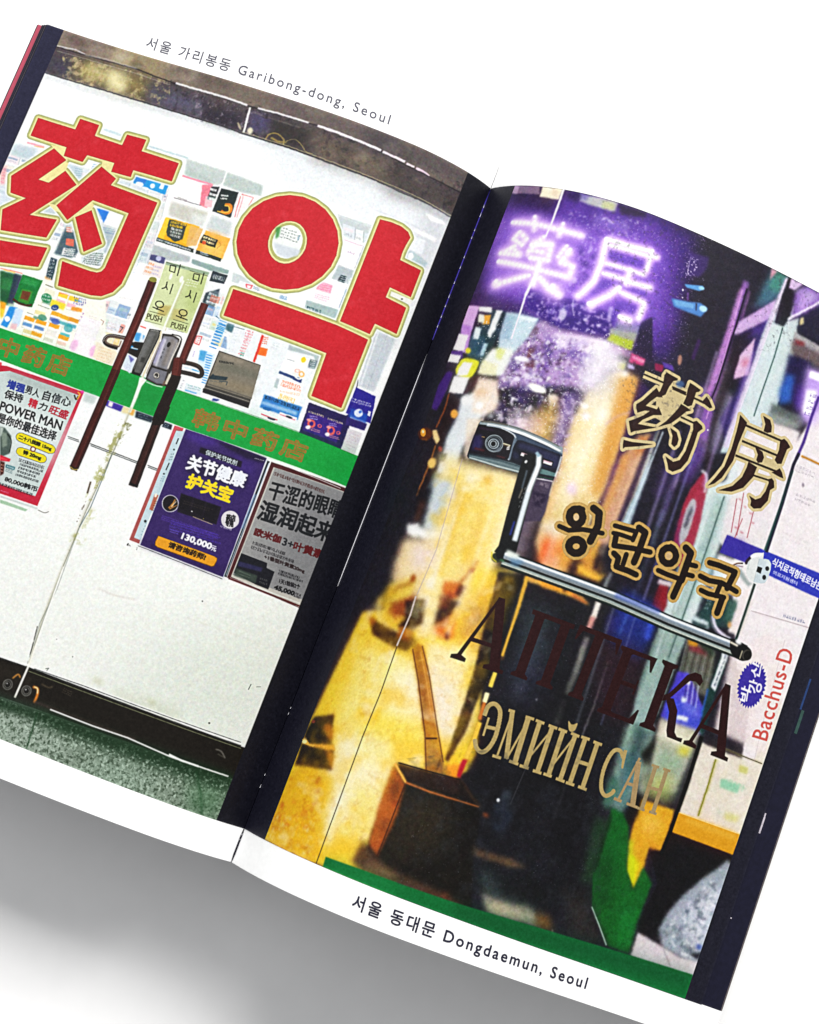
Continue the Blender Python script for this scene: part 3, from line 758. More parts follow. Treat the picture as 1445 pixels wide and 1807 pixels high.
S('4a2014',.58,[2112,2197,2074,2187,2028,2189,2006,2200],b=.08,sm=1)
K('4aa86a',[2091,2287,2014,2293,2098,2317],2,h=.5,fill=.8,s=303,a=.5,cell=.37)
P('f6a81e',[2172,2167,2135,2166,2125,2091,2139,2093],b=.19)
P('f4e23a',[2157,2133,2129,2129,2126,2078,2134,2082],b=.19,a=.8)
P('1f8ae0',[2113,2154,2070,2162,2080,2048,2116,2049],b=.12)
P('cfe4fa',[2082,2159,2036,2161,2024,2073,2065,2060],b=.19)
P('ffffff',[2084,2095,2083,2090,2084,2084,2088,2080,2092,2077,2098,2076,2104,2078,2109,2081,2112,2086,2114,2092,2113,2097,2109,2101,2104,2104,2099,2105,2093,2104,2088,2100],b=.08,sm=1)
P('f4b8c0',[2066,2079,2035,2083,2034,2051,2067,2049],b=.15,a=.8)
P('fdfdf6',[1970,2301,1917,2302,1906,2208,1959,2206],b=.06)
P('f2f0d8',[1970,2303,1918,2303,1912,2272,1965,2273],b=.06)
P('7aa88a',[1965,2253,1917,2254,1913,2226,1961,2225],b=.12,a=.85)
S('c8b98a',.1,[1970,2301,1959,2206],b=.04,a=.6)
S('3a4a3a',.1,[1959,2206,1906,2208],b=.06,a=.35)
P('2e8a5a',[1918,2255,1919,2246,1925,2238,1934,2233,1946,2232,1957,2234,1967,2239,1974,2247,1976,2256,1975,2266,1969,2273,1960,2278,1948,2280,1937,2278,1927,2272,1920,2264],b=.06,sm=1)
K('e8f4ea',[1968,2236,1911,2242,1975,2273],2,h=.5,fill=.8,s=316,cell=.37)
S('4a4a2a',.16,[1982,2320,1924,2319],b=.06)
P('fdfdf6',[1898,2304,1845,2306,1837,2237,1890,2235],b=.06)
P('f8d83a',[1898,2307,1845,2307,1843,2284,1896,2284],b=.06)
P('f8b8c8',[1894,2270,1846,2271,1843,2250,1891,2249],b=.12,a=.85)
S('c8b98a',.1,[1898,2304,1890,2235],b=.04,a=.6)
S('3a4a3a',.1,[1890,2235,1837,2237],b=.06,a=.35)
P('fdfdf6',[1837,2304,1784,2306,1776,2237,1829,2235],b=.06)
P('f8d83a',[1837,2307,1784,2307,1782,2284,1835,2284],b=.06)
P('f8b8c8',[1834,2270,1786,2270,1783,2250,1831,2249],b=.12,a=.85)
S('c8b98a',.1,[1837,2304,1829,2235],b=.04,a=.6)
S('3a4a3a',.1,[1829,2235,1776,2237],b=.06,a=.35)
P('f4e03a',[1918,2259,1837,2259,1837,2226,1915,2221],b=.15)
P('2a4a8a',[1867,2230,1866,2223,1868,2217,1873,2212,1879,2209,1887,2207,1894,2209,1901,2212,1905,2217,1906,2223,1904,2230,1899,2235,1892,2238,1885,2240,1877,2238,1871,2235],b=.08,sm=1)
K('ffffff',[1898,2213,1866,2217,1900,2225],1,h=.5,fill=.8,s=330,cell=.33)
K('e83a9a',[1893,2293,1829,2301,1898,2311],1,h=.5,fill=.8,s=331,a=.8,cell=.44)
K('3a2a8a',[1802,2270,1724,2275,1814,2312],3,h=.8,fill=.8,s=332,a=.8,cell=.44)
K('28a0c8',[1801,2283,1755,2285,1803,2302],1,h=.5,fill=.8,s=333,cell=.33)
P('f4a43a',[1803,2257,1745,2262,1743,2243,1801,2238],b=.12)
P('fdfdf6',[1977,2180,1919,2182,1912,2123,1970,2121],b=.06)
P('f4e9b0',[1977,2183,1920,2183,1919,2163,1976,2162],b=.06)
P('6aa07a',[1974,2150,1922,2152,1919,2134,1972,2133],b=.12,a=.85)
S('c8b98a',.1,[1977,2180,1970,2121],b=.04,a=.6)
S('3a4a3a',.1,[1970,2121,1912,2123],b=.06,a=.35)
P('fdfdf6',[1893,2202,1835,2203,1827,2144,1886,2142],b=.06)
P('f0b42a',[1893,2204,1835,2204,1834,2184,1892,2183],b=.06)
P('5a6ab8',[1890,2172,1837,2173,1835,2155,1887,2154],b=.12,a=.85)
S('c8b98a',.1,[1893,2202,1886,2142],b=.04,a=.6)
S('3a4a3a',.1,[1886,2142,1827,2144],b=.06,a=.35)
P('fdfdf6',[1838,2200,1780,2201,1773,2142,1831,2140],b=.06)
P('f0b42a',[1838,2202,1780,2202,1780,2182,1837,2182],b=.06)
P('49b0b8',[1835,2170,1783,2171,1780,2153,1833,2152],b=.12,a=.85)
S('c8b98a',.1,[1838,2200,1831,2140],b=.04,a=.6)
S('3a4a3a',.1,[1831,2140,1773,2142],b=.06,a=.35)
P('fdfdf6',[1795,2201,1737,2202,1730,2143,1788,2141],b=.06)
P('e8a02a',[1795,2203,1737,2203,1736,2183,1794,2183],b=.06)
P('3a9ab0',[1792,2171,1739,2172,1737,2154,1789,2153],b=.12,a=.85)
S('c8b98a',.1,[1795,2201,1788,2141],b=.04,a=.6)
S('3a4a3a',.1,[1788,2141,1730,2143],b=.06,a=.35)
P('fdfdf6',[2017,2134,1959,2136,1952,2077,2010,2075],b=.06)
P('f0ac26',[2017,2137,1960,2137,1959,2117,2016,2116],b=.06)
P('4a8ac8',[2014,2104,1962,2106,1959,2088,2012,2087],b=.12,a=.85)
S('c8b98a',.1,[2017,2134,2010,2075],b=.04,a=.6)
S('3a4a3a',.1,[2010,2075,1952,2077],b=.06,a=.35)
P('fdfdf6',[1952,2137,1893,2139,1886,2079,1944,2077],b=.06)
P('f2a820',[1951,2139,1894,2140,1893,2120,1950,2119],b=.06)
P('3f6fb4',[1949,2107,1896,2108,1893,2091,1946,2089],b=.12,a=.85)
S('c8b98a',.1,[1952,2137,1944,2077],b=.04,a=.6)
S('3a4a3a',.1,[1944,2077,1886,2079],b=.06,a=.35)
P('fdfdf6',[1880,2141,1821,2143,1814,2083,1872,2082],b=.06)
P('f2a820',[1879,2144,1822,2144,1821,2124,1878,2123],b=.06)
P('e8e8e0',[1877,2111,1824,2112,1821,2095,1874,2093],b=.12,a=.85)
S('c8b98a',.1,[1880,2141,1872,2082],b=.04,a=.6)
S('3a4a3a',.1,[1872,2082,1814,2083],b=.06,a=.35)
P('fdfdf6',[1807,2145,1749,2146,1742,2087,1800,2086],b=.06)
P('f8f6ea',[1807,2147,1749,2147,1749,2127,1806,2127],b=.06)
P('3fb0b0',[1804,2115,1752,2116,1749,2098,1802,2097],b=.12,a=.85)
S('c8b98a',.1,[1807,2145,1800,2086],b=.04,a=.6)
S('3a4a3a',.1,[1800,2086,1742,2087],b=.06,a=.35)
P('fdfdf6',[1996,2070,1938,2072,1931,2013,1988,2011],b=.06)
P('e8d8a0',[1996,2073,1938,2073,1937,2053,1994,2052],b=.06)
P('f4e088',[1993,2040,1940,2042,1938,2024,1990,2023],b=.12,a=.85)
S('c8b98a',.1,[1996,2070,1988,2011],b=.04,a=.6)
S('3a4a3a',.1,[1988,2011,1931,2013],b=.06,a=.35)
P('fdfdf6',[1950,2072,1892,2074,1885,2015,1943,2013],b=.06)
P('f0ac26',[1950,2075,1892,2075,1891,2055,1949,2054],b=.06)
P('e8d890',[1947,2042,1894,2044,1892,2026,1944,2025],b=.12,a=.85)
S('c8b98a',.1,[1950,2072,1943,2013],b=.04,a=.6)
S('3a4a3a',.1,[1943,2013,1885,2015],b=.06,a=.35)
P('fdfdf6',[1880,2095,1821,2097,1814,2038,1872,2036],b=.06)
P('f4f0e8',[1879,2098,1822,2098,1821,2078,1878,2077],b=.06)
P('d8d8c8',[1877,2066,1824,2067,1821,2049,1874,2048],b=.12,a=.85)
S('c8b98a',.1,[1880,2095,1872,2036],b=.04,a=.6)
S('3a4a3a',.1,[1872,2036,1814,2038],b=.06,a=.35)
P('fdfdf6',[1807,2099,1749,2101,1742,2042,1800,2040],b=.06)
P('f0ac26',[1807,2102,1749,2102,1749,2082,1806,2081],b=.06)
P('f0c8b8',[1804,2070,1752,2071,1749,2053,1802,2052],b=.12,a=.85)
S('c8b98a',.1,[1807,2099,1800,2040],b=.04,a=.6)
S('3a4a3a',.1,[1800,2040,1742,2042],b=.06,a=.35)
P('3a8a6a',[1901,2154,1902,2148,1907,2144,1915,2140,1925,2139,1935,2141,1943,2144,1949,2149,1951,2155,1950,2161,1945,2166,1937,2170,1927,2171,1917,2169,1909,2166,1903,2160],b=.08,a=.8,sm=1)
P('3a5ab0',[1827,2156,1829,2151,1834,2146,1842,2144,1852,2143,1862,2144,1870,2147,1876,2152,1878,2157,1877,2162,1871,2166,1863,2169,1853,2169,1844,2168,1835,2165,1829,2161],b=.08,a=.8,sm=1)
P('2aa0a8',[1749,2145,1750,2137,1755,2131,1763,2127,1773,2125,1783,2127,1791,2132,1797,2139,1800,2146,1798,2154,1793,2161,1785,2165,1775,2166,1765,2164,1757,2160,1751,2153],b=.08,a=.7,sm=1)
K('ffffff',[1999,2062,1950,2072,2001,2081],1,h=.5,fill=.8,s=398,cell=.33)
K('ffffff',[1933,2065,1881,2069,1935,2084],1,h=.5,fill=.8,s=399,cell=.33)
S('5a6a4a',.13,[1977,2210,1910,2209],b=.06,a=.7)
S('5a6a4a',.13,[2013,2155,1979,2154],b=.06,a=.8)
K('8a3aa0',[1741,2192,1712,2188,1740,2251],3,h=.5,fill=.8,s=402,a=.7,cell=.52)
S('c8b8c8',.1,[1727,2222,1725,2049],b=.04)
P('fcf8fb',[1730,2228,1624,2230,1606,2036,1723,2046],b=.08)
P('f2b8e4',[1690,2073,1690,2061,1694,2052,1700,2046,1707,2044,1714,2046,1721,2053,1726,2062,1728,2074,1727,2085,1723,2095,1717,2101,1710,2103,1703,2101,1696,2094,1692,2084],b=.23,a=.8,sm=1)
P('f2b0e0',[1586,2075,1587,2064,1590,2054,1595,2048,1602,2046,1609,2048,1615,2055,1619,2065,1621,2076,1620,2087,1617,2097,1612,2103,1605,2105,1598,2103,1592,2096,1588,2087],b=.19,a=.8,sm=1)
K('c8a0b8',[1688,2209,1635,2210,1697,2245],3,h=.5,fill=.8,s=407,a=.4,cell=.52)
K('c8b0a0',[1590,2196,1530,2196,1592,2247],3,h=.5,fill=.8,s=408,a=.5,cell=.52)
S('8a4a3a',.13,[1632,2240,1612,2234,1614,2214],b=.02,a=.7)
S('3a2a2a',.16,[1522,2238,1504,2237,1513,2209],b=.02)
P('f6ead0',[1606,2126,1513,2125,1478,2105,1483,2039,1589,2042],b=.15)
K('d8a86a',[1573,2035,1489,2037,1581,2115],5,h=.5,fill=.8,s=412,a=.5,cell=.44)
K('c8c8c8',[1603,2373,1486,2385,1602,2380],1,h=.5,fill=.8,s=413,a=.6,cell=.59)
P('d9e0e6',[1445,2225,1381,2227,1364,2201,1434,2184],b=.12)
P('3f9ae0',[1438,2240,1383,2233,1388,2199,1435,2203],b=.12)
S('e85a5a',.32,[1426,2273,1393,2271],b=.06)
S('f0f0f4',.13,[1431,2178,1378,2196],b=.04,a=.8)
P('a9b6ba',[2480,2416,1721,2669,1289,1658,2031,1403],a=.35,n=(9,.55,1.1,201))
CV[-1].ruffle(.12, .9, 210); CV[-1].mottle(.10, .5, 220, 1.2)
P('0c9e3e',[2242,2034,2114,2035,1721,2037,1482,2036,1123,2032,862,2036,753,2038,483,2045,246,2051,66,2061,62,1894,179,1892,796,1871,1015,1865,1109,1867,1574,1870,2046,1882,2173,1879])
P('0a8436',[1384,2011,1155,2015,1146,1881,1393,1885],b=1.86,a=.6)
P('0c9a36',[787,1998,125,2027,150,1925,746,1893],b=2.48,a=.6)
P('14ac4c',[2100,2005,1681,2003,1645,1923,2064,1923],b=1.86,a=.6)
P('0a6a2c',[2242,2034,136,2053,108,1912,2151,1831],a=.5,n=(6,.6,1.2,21))
S('f4f8f4',.5,[2171,1874,2042,1874,1571,1861,1460,1859],b=.09)
S('eef4f0',.54,[1029,1856,792,1860,500,1867,175,1881],b=.08)
S('0a5a28',.15,[1482,2036,1123,2032,484,2048,191,2051],b=.06,a=.6)
T('a4662a','中药店',[2077,1906,1681,1912,2085,2001],bold=.43,sp=1.25)
T('5a8c34','中药店',[2077,1906,1681,1912,2085,2001],a=.7,sp=1.25)
T('a4662a','韩中药店',[991,1890,416,1915,997,1981],bold=.43,sp=1.22)
T('5a8c34','韩中药店',[991,1890,416,1915,997,1981],a=.7,sp=1.22)
P('c6d2d0',[1558,1869,1489,1868,1492,1824,1551,1822],b=.31)
P('3a2a9a',[1438,1867,1345,1866,1347,1835,1435,1838],b=.12)
P('f0e6ee',[1422,1866,1400,1865,1399,1841,1421,1842],b=.12)
P('e8d8a0',[1345,1866,1283,1866,1277,1838,1343,1833],b=.19,a=.9)
P('e0a84a',[1309,1869,1283,1866,1283,1836,1302,1838],b=.15)
P('1d2a38',[1276,1865,1182,1865,1181,1835,1269,1832],b=.15)
K('9ab0c0',[1262,1837,1180,1839,1262,1861],2,h=.5,fill=.8,s=438,a=.6,cell=.62)
P('182434',[1121,1860,1079,1860,1075,1834,1126,1834],b=.12)
K('b8c8d4',[1118,1837,1079,1838,1117,1855],2,h=.5,fill=.8,s=440,cell=.54)
S('1c2222',.19,[1553,1633,1491,1633],b=.03,a=.9)
S('20282a',.19,[1547,1625,1485,1625],b=.03,a=.8)
S('1c2222',.19,[1430,1636,1172,1631],b=.03,a=.9)
S('20282a',.19,[1424,1628,1166,1623],b=.03,a=.8)
S('1c2222',.19,[1118,1632,1063,1631],b=.03,a=.9)
S('20282a',.19,[1112,1624,1058,1623],b=.03,a=.8)
S('eceede',.78,[1311,2036,1304,1932,1305,1846],b=.12)
S('d8d6b8',.37,[1313,2026,1305,1846],b=.12)
S('cfc9b4',.46,[1308,1839,1306,1643,1323,1323,1319,1029,1313,768,1285,530,1286,381],b=.25,a=.6)
S('a9a88c',.34,[1305,1846,1304,1638,1317,1310,1316,1021,1310,763,1286,547],b=.12,a=.6)
S('5a625c',.14,[1299,1736,1304,1638,1317,1310,1316,1021,1298,629],b=.05,a=.6)
S('3f5560',.2,[1306,1628,1302,1533,1302,1346,1316,1236],b=.06,a=.8)
S('6a7470',.17,[1316,1236,1309,1077,1301,918,1315,739,1297,572],b=.06,a=.6)
P('8a8a3c',[1330,1801,1300,1805,1290,1634,1304,1539,1343,1615],b=.23,a=.7,n=(1.2,.5,.7,31))
P('9a9a4a',[1345,1554,1294,1542,1300,1376,1345,1375],b=.23,a=.7,n=(1.2,.52,.7,32))
P('a3a352',[1302,1346,1259,1331,1262,1167,1325,1115,1337,1185,1303,1241],b=.31,a=.6,n=(1.5,.45,.7,33))
P('6a6a3a',[1306,1825,1268,1808,1287,1635,1314,1626],b=.15,a=.7,n=(1,.55,.7,34))
S('5a4a3a',.46,[1352,1462,1340,1362,1335,1245],b=.08,n=(1.6,.5,.6,35))
S('fffef4',.34,[1314,1031,1284,528,1287,369],b=.09)
S('4a4a40',.22,[1320,722,1303,613,1293,521],b=.05,n=(2,.4,.6,36))
S('4a463a',.15,[1546,1244,1510,1242,1491,1255],a=.8,sm=1)
K('5a5a5a',[1061,1240,1037,1226,1058,1248],1,h=.5,fill=.8,s=462,cell=.31)
P('2a2a2a',[1056,1238,1056,1236,1057,1234,1058,1232,1059,1232,1061,1232,1062,1234,1063,1236,1063,1238,1063,1240,1062,1242,1061,1243,1060,1244,1059,1243,1057,1242,1057,1240],sm=1)
S('b8a89c',.31,[1115,992,1030,988,924,1004],b=.23,a=.4)
P('2a2c2a',[617,1112,617,1111,617,1110,618,1109,619,1108,620,1108,622,1108,623,1109,623,1110,624,1111,623,1112,623,1113,622,1114,620,1114,619,1114,618,1113],sm=1)
P('1c1e1c',[372,586,372,584,372,582,373,581,375,580,377,580,378,580,380,581,381,583,381,584,381,586,380,588,378,588,377,589,375,588,373,587],sm=1)
P('6a6c6a',[1098,648,1098,647,1098,646,1099,645,1100,645,1101,644,1102,645,1103,645,1103,646,1103,647,1103,648,1103,649,1102,650,1101,650,1100,650,1099,649],sm=1)
P('6a6c6a',[1204,698,1204,697,1204,697,1205,696,1205,695,1206,695,1207,695,1208,696,1208,697,1208,697,1208,698,1208,699,1207,699,1206,700,1205,699,1205,699],sm=1)
S('23282a',.17,[255,826,258,796],b=.03)
S('5a605a',.12,[226,822,204,830],b=.03)
P('b0b48a',[971,592,909,592,922,573,961,576],b=.62,a=.7)
P('b8bc92',[697,590,644,587,660,569],b=.46,a=.8)
P('bcc2a2',[859,577,520,591,518,549,844,540],b=1.24,a=.5)
S('3f4a42',.2,[1202,549,1188,557,1193,541],a=.7)
S('d4cfc0',.19,[253,1022,401,1018,659,1012],b=.15,a=.4)
P('16120d',[1553,512,1431,517,1281,523,188,533,141,533,104,378,186,373,1177,353,1356,346,1475,339])
P('2e2820',[1540,483,1238,493,1217,444,1517,433],b=1.24,a=.6)
S('f6f8f2',.46,[1559,525,1437,529,1287,535,845,543,194,548],b=.08)
S('15181a',.17,[1254,530,990,539,729,541,196,550],b=.05,a=.85)
S('10120e',.25,[1554,515,1432,519,1283,525,189,535],b=.05)
S('9aa27a',.15,[1276,510,184,523],b=.05,a=.8)
P('2c2b28',[1320,416,1321,406,1326,398,1334,392,1344,389,1354,391,1362,397,1368,405,1371,415,1369,425,1364,434,1356,440,1347,442,1337,441,1328,435,1322,427],b=.08,sm=1)
S('6a6862',.15,[1323,416,1324,407,1329,399,1336,394,1344,392,1353,394,1361,399,1366,406,1368,415,1367,425,1362,432,1355,438,1346,440,1338,438,1330,433,1325,425],b=.08,sm=1,o=1)
P('141210',[1333,416,1333,411,1336,407,1340,404,1345,403,1350,404,1354,406,1357,411,1358,416,1357,421,1355,425,1351,428,1346,429,1341,428,1337,425,1334,421],sm=1)
P('c8c8c8',[1346,421,1346,420,1347,419,1348,418,1349,417,1350,417,1352,417,1353,417,1354,418,1354,420,1354,421,1353,422,1351,423,1350,423,1348,423,1347,422],b=.08,sm=1)
S('5a5852',.12,[1331,416,1332,411,1335,406,1339,403,1345,401,1350,402,1355,405,1358,410,1360,416,1359,421,1356,426,1351,429,1346,430,1341,429,1336,426,1333,422],sm=1,o=1)
P('2c2b28',[1222,421,1224,411,1229,402,1237,397,1246,394,1256,396,1264,402,1270,410,1273,420,1271,430,1266,439,1258,445,1249,447,1239,445,1230,440,1225,431],b=.08,sm=1)
S('6a6862',.15,[1225,421,1226,412,1231,404,1238,399,1246,397,1255,399,1263,404,1268,411,1270,420,1269,429,1264,437,1257,442,1249,444,1240,443,1232,438,1227,430],b=.08,sm=1,o=1)
P('141210',[1235,421,1236,416,1238,412,1242,409,1247,407,1252,408,1256,411,1259,415,1260,420,1259,425,1257,430,1253,433,1248,434,1243,433,1239,430,1236,426],sm=1)
P('c8c8c8',[1249,426,1248,425,1249,423,1250,422,1251,422,1252,421,1254,422,1255,422,1256,423,1256,425,1256,426,1255,427,1254,428,1252,428,1251,428,1249,427],b=.08,sm=1)
S('5a5852',.12,[1233,421,1234,415,1237,411,1242,407,1247,406,1252,407,1257,410,1260,415,1262,420,1261,426,1258,431,1253,434,1248,435,1243,434,1238,431,1235,427],sm=1,o=1)
S('e8862a',.53,[1225,449,1201,449,1190,422,1190,382],b=.15,sm=1)
S('fff0c0',.2,[1220,451,1201,449,1192,427],b=.08,sm=1)
S('c8883a',.31,[1335,451,1317,478,1300,467],b=.12,sm=1)
S('fffef0',.5,[1285,530,1288,371],b=.08)
S('4a4030',.31,[1192,476,1154,472,1135,483],b=.15,sm=1)
K('6a6050',[1086,472,1024,467,1086,501],3,h=.5,fill=.8,s=497,a=.5,cell=.46)
S('9a9890',.22,[302,480,272,479,241,455],b=.12,a=.8,sm=1)
S('77756c',.15,[284,463,251,457],b=.12,a=.8)
P('7f8f7f',[1478,347,1358,351,1179,358,188,378,68,373,137,84,1353,66])
P('a0b0a2',[1462,310,1107,328,918,229,1353,66],b=2.17,a=.9)
P('9ab8a2',[868,248,565,277,467,173,828,151],b=3.1,a=.6)
P('14261a',[1482,354,191,386,68,373,78,322,1160,314,1460,305],b=1.08,a=.95)
P('1c3a20',[1179,358,188,378,168,302,748,307,1153,296],b=1.4,a=.8)
P('2c3e2c',[1537,339,-4,377,-12,63,1394,22],a=.75,n=(.5,.45,.72,41))
P('c8dccb',[1537,339,-4,377,-12,63,1394,22],a=.6,n=(.5,.52,.75,42))
P('16301a',[1535,334,191,386,122,344,1160,314,1513,285],b=.62,a=.8)
S('173a1e',.31,[1157,346,1148,270,1139,169],b=.12,a=.8)
S('173a1e',.46,[351,355,291,263,245,165],b=.25,a=.8)
P('3a6a42',[372,291,173,315,175,158,322,168],b=1.55,a=.5)
S('3a2e2a',.54,[1192,387,927,390,669,393],b=.23,a=.8)
S('fdfefc',.31,[1105,380,894,380,709,387,491,375,192,380],b=.08)
S('fdfefc',.4,[500,383,434,376,349,378],b=.08)
P('e84a5a',[2051,1850,2026,1858,2032,1872,2059,1869])
S('ffffff',.46,[1997,1859,1976,1582],b=.08)
P('c41e3a',[1999,1864,1564,1867,1557,1261,2145,1247,2151,1831])
P('c9d6d4',[1975,1845,1579,1843,1587,1302,2166,1295,2183,1757])
P('e0e8e6',[1968,1707,1552,1709,1550,1453,1944,1440],b=2.33,a=.8)
P('9aa8a4',[1973,1842,1584,1842,1584,1811,1965,1808],b=.78,a=.7)
S('3a2018',.37,[1605,1838,1587,1819,1583,1839],sm=1)
S('f4b83a',.31,[1594,1857,1578,1850,1582,1821],b=.09)
P('e03aa0',[1564,1867,1563,1864,1564,1860,1566,1858,1568,1856,1572,1856,1575,1857,1578,1859,1580,1861,1581,1865,1580,1868,1578,1871,1575,1872,1572,1873,1569,1872,1566,1870],b=.15,sm=1)
T('2a3c96','增强',[1955,1760,1859,1762,1961,1803],bold=.25)
T('22242a','男人',[1855,1767,1776,1765,1860,1808],bold=.09)
T('1e2228','自信心',[1755,1763,1603,1772,1760,1812],bold=.11)
T('16181c','保持',[1948,1708,1847,1713,1955,1751],bold=.11)
T('c0283a','精',[1811,1709,1764,1709,1817,1752],bold=.15)
T('1c1e22','力',[1756,1712,1710,1714,1759,1749],bold=.11)
T('b02036','旺盛',[1697,1712,1595,1709,1694,1754],bold=.15)
T('15171b','POWER MAN',[1944,1642,1599,1649,1950,1688],bold=.14)
T('15171b','是你的最佳选择',[1932,1583,1605,1588,1937,1632],bold=.11)
P('4a5a54',[1905,1566,1879,1569,1830,1541,1801,1456,1840,1424],b=.12)
P('8a9a8a',[1889,1546,1855,1545,1830,1490,1848,1471],b=.19,a=.8)
P('b8c4bc',[1905,1566,1885,1567,1879,1524,1885,1522],b=.15)
S('202824',.26,[1855,1545,1820,1519,1804,1461],b=.08,sm=1)
P('d0223a',[1845,1435,1784,1433,1784,1418,1833,1407],b=.08)
S('e83a4a',.45,[1839,1421,1799,1422],b=.04)
P('4a1c18',[1833,1407,1806,1407,1788,1353,1801,1337],b=.12)
K('d8a08a',[1808,1353,1788,1353,1822,1398],3,h=.5,fill=.8,s=539,cell=.33)
S('20200c',2.32,[1784,1551,1605,1544])
P('20200c',[1763,1558,1761,1550,1763,1542,1768,1536,1775,1532,1784,1530,1793,1532,1800,1537,1805,1544,1807,1552,1805,1560,1800,1567,1793,1571,1784,1572,1776,1570,1768,1565],sm=1)
P('20200c',[1584,1551,1583,1543,1584,1535,1589,1529,1596,1525,1605,1524,1613,1525,1621,1530,1626,1537,1627,1545,1626,1553,1621,1560,1614,1564,1605,1565,1597,1563,1589,1558],sm=1)
S('e8d81e',2.12,[1784,1551,1605,1544])
P('e8d81e',[1765,1558,1763,1550,1765,1543,1769,1537,1776,1533,1784,1532,1792,1534,1799,1538,1803,1545,1805,1552,1803,1560,1799,1566,1792,1569,1784,1571,1776,1569,1769,1564],sm=1)
P('e8d81e',[1586,1551,1585,1543,1586,1536,1590,1530,1597,1526,1605,1525,1613,1527,1619,1532,1624,1538,1625,1545,1624,1553,1620,1559,1613,1562,1605,1563,1597,1562,1591,1557],sm=1)
S('20200c',2.19,[1754,1484,1627,1486])
P('20200c',[1734,1491,1732,1483,1734,1476,1739,1470,1745,1466,1754,1465,1762,1467,1769,1471,1774,1478,1775,1485,1774,1493,1769,1499,1762,1503,1754,1504,1746,1502,1739,1498],sm=1)
P('20200c',[1608,1493,1606,1486,1608,1478,1612,1472,1619,1468,1627,1467,1635,1469,1642,1473,1647,1480,1649,1487,1647,1495,1642,1501,1636,1505,1628,1506,1619,1504,1613,1500],sm=1)
S('e8d81e',2,[1754,1484,1627,1486])
P('e8d81e',[1736,1490,1734,1484,1736,1477,1740,1471,1746,1467,1754,1466,1761,1468,1768,1472,1772,1478,1773,1485,1772,1492,1768,1498,1762,1501,1754,1502,1747,1501,1740,1496],sm=1)
P('e8d81e',[1610,1493,1608,1486,1610,1479,1614,1473,1620,1470,1627,1469,1635,1470,1641,1474,1645,1480,1647,1487,1645,1494,1641,1500,1635,1503,1628,1504,1620,1503,1614,1499],sm=1)
S('7a2018',.23,[1683,1520,1682,1515,1683,1511,1686,1507,1690,1505,1695,1504,1699,1505,1703,1508,1706,1512,1707,1516,1706,1521,1704,1524,1700,1527,1695,1527,1690,1526,1686,1524],sm=1,o=1)
P('e8e8e0',[1687,1518,1686,1515,1687,1512,1688,1510,1691,1508,1695,1508,1698,1508,1701,1510,1703,1513,1703,1516,1703,1519,1701,1522,1698,1523,1695,1524,1691,1523,1688,1521],sm=1)
T('1a1a0c','二十八烷醇 15mg',[1788,1537,1603,1534,1792,1561],bold=.09)
T('1a1a0c','锌 20mg',[1735,1472,1635,1474,1738,1497],bold=.11)
K('20242a',[1740,1432,1590,1437,1743,1453],1,h=.8,fill=.8,s=556,cell=.26)
K('20242a',[1728,1361,1595,1366,1728,1433],4,h=.62,fill=.8,s=557,cell=.26)
P('2f6f7a',[1796,1401,1744,1403,1743,1387,1793,1386],b=.08)
K('e8f0f0',[1790,1387,1741,1388,1791,1399],1,h=.5,fill=.8,s=559,cell=.3)
K('3a5a60',[1787,1366,1739,1364,1790,1387],3,h=.5,fill=.8,s=560,a=.8,cell=.33)
T('16181c','80,000韩币',[1769,1319,1589,1322,1772,1346],bold=.09)
K('20242a',[1787,1291,1583,1295,1789,1308],1,h=.8,fill=.8,s=562,cell=.22)
K('e08ab8',[1769,1266,1709,1268,1769,1275],1,h=.5,fill=.8,s=563,a=.8,cell=.33)
P('9aa6a4',[1760,1247,1553,1253,1547,1246,1756,1239],b=.15,a=.6)
P('8ab68e',[1752,1229,1673,1230,1596,1229,1604,1216,1685,1214,1744,1212],b=.08,a=.75)
P('a8514e',[1067,1861,1020,1862,1021,1843,1050,1839,1043,1281,1010,1281,1008,1261,1061,1262])
P('c94a58',[1067,1861,1020,1862,1020,1849,1054,1847,1050,1788,1065,1799],b=.06)
P('c4d8e0',[1050,1839,1010,1850,1008,1279,1042,1280])
P('a8c4ce',[1019,1712,999,1714,1002,1419,1024,1421],b=.26,a=.6)
P('b0604a',[1030,1511,1010,1513,1008,1432,1026,1433],b=.06)
P('f4e8d8',[1017,1509,1017,1505,1018,1501,1020,1499,1022,1498,1025,1499,1027,1501,1028,1505,1029,1509,1028,1513,1027,1516,1025,1518,1023,1519,1021,1518,1019,1516,1018,1513],b=.06,sm=1)
K('5a3020',[1017,1429,997,1431,1017,1485],5,h=.5,fill=.8,s=572,a=.6,cell=.31)
S('12281c',.29,[1025,1808,1025,1777])
S('12281c',.29,[1022,1679,1023,1640])
P('12281c',[1020,1750,1020,1748,1020,1747,1021,1745,1023,1744,1025,1744,1026,1744,1028,1745,1029,1747,1029,1749,1029,1750,1028,1752,1026,1752,1025,1753,1023,1752,1021,1751],sm=1)
P('12281c',[1021,1622,1021,1620,1021,1618,1022,1617,1024,1616,1026,1616,1027,1616,1029,1617,1030,1619,1030,1620,1030,1622,1029,1623,1027,1624,1025,1624,1024,1624,1022,1623],sm=1)
P('12282c',[1016,1375,1015,1373,1016,1370,1017,1368,1020,1367,1022,1366,1025,1367,1027,1369,1029,1371,1029,1373,1028,1376,1027,1378,1025,1379,1022,1380,1020,1379,1017,1378],b=.03,sm=1)
K('3a5a60',[1030,1687,1005,1691,1033,1732],3,h=.5,fill=.8,s=578,a=.7,cell=.37)
K('3a6a80',[1031,1578,1007,1581,1029,1610],3,h=.5,fill=.8,s=579,a=.6,cell=.37)
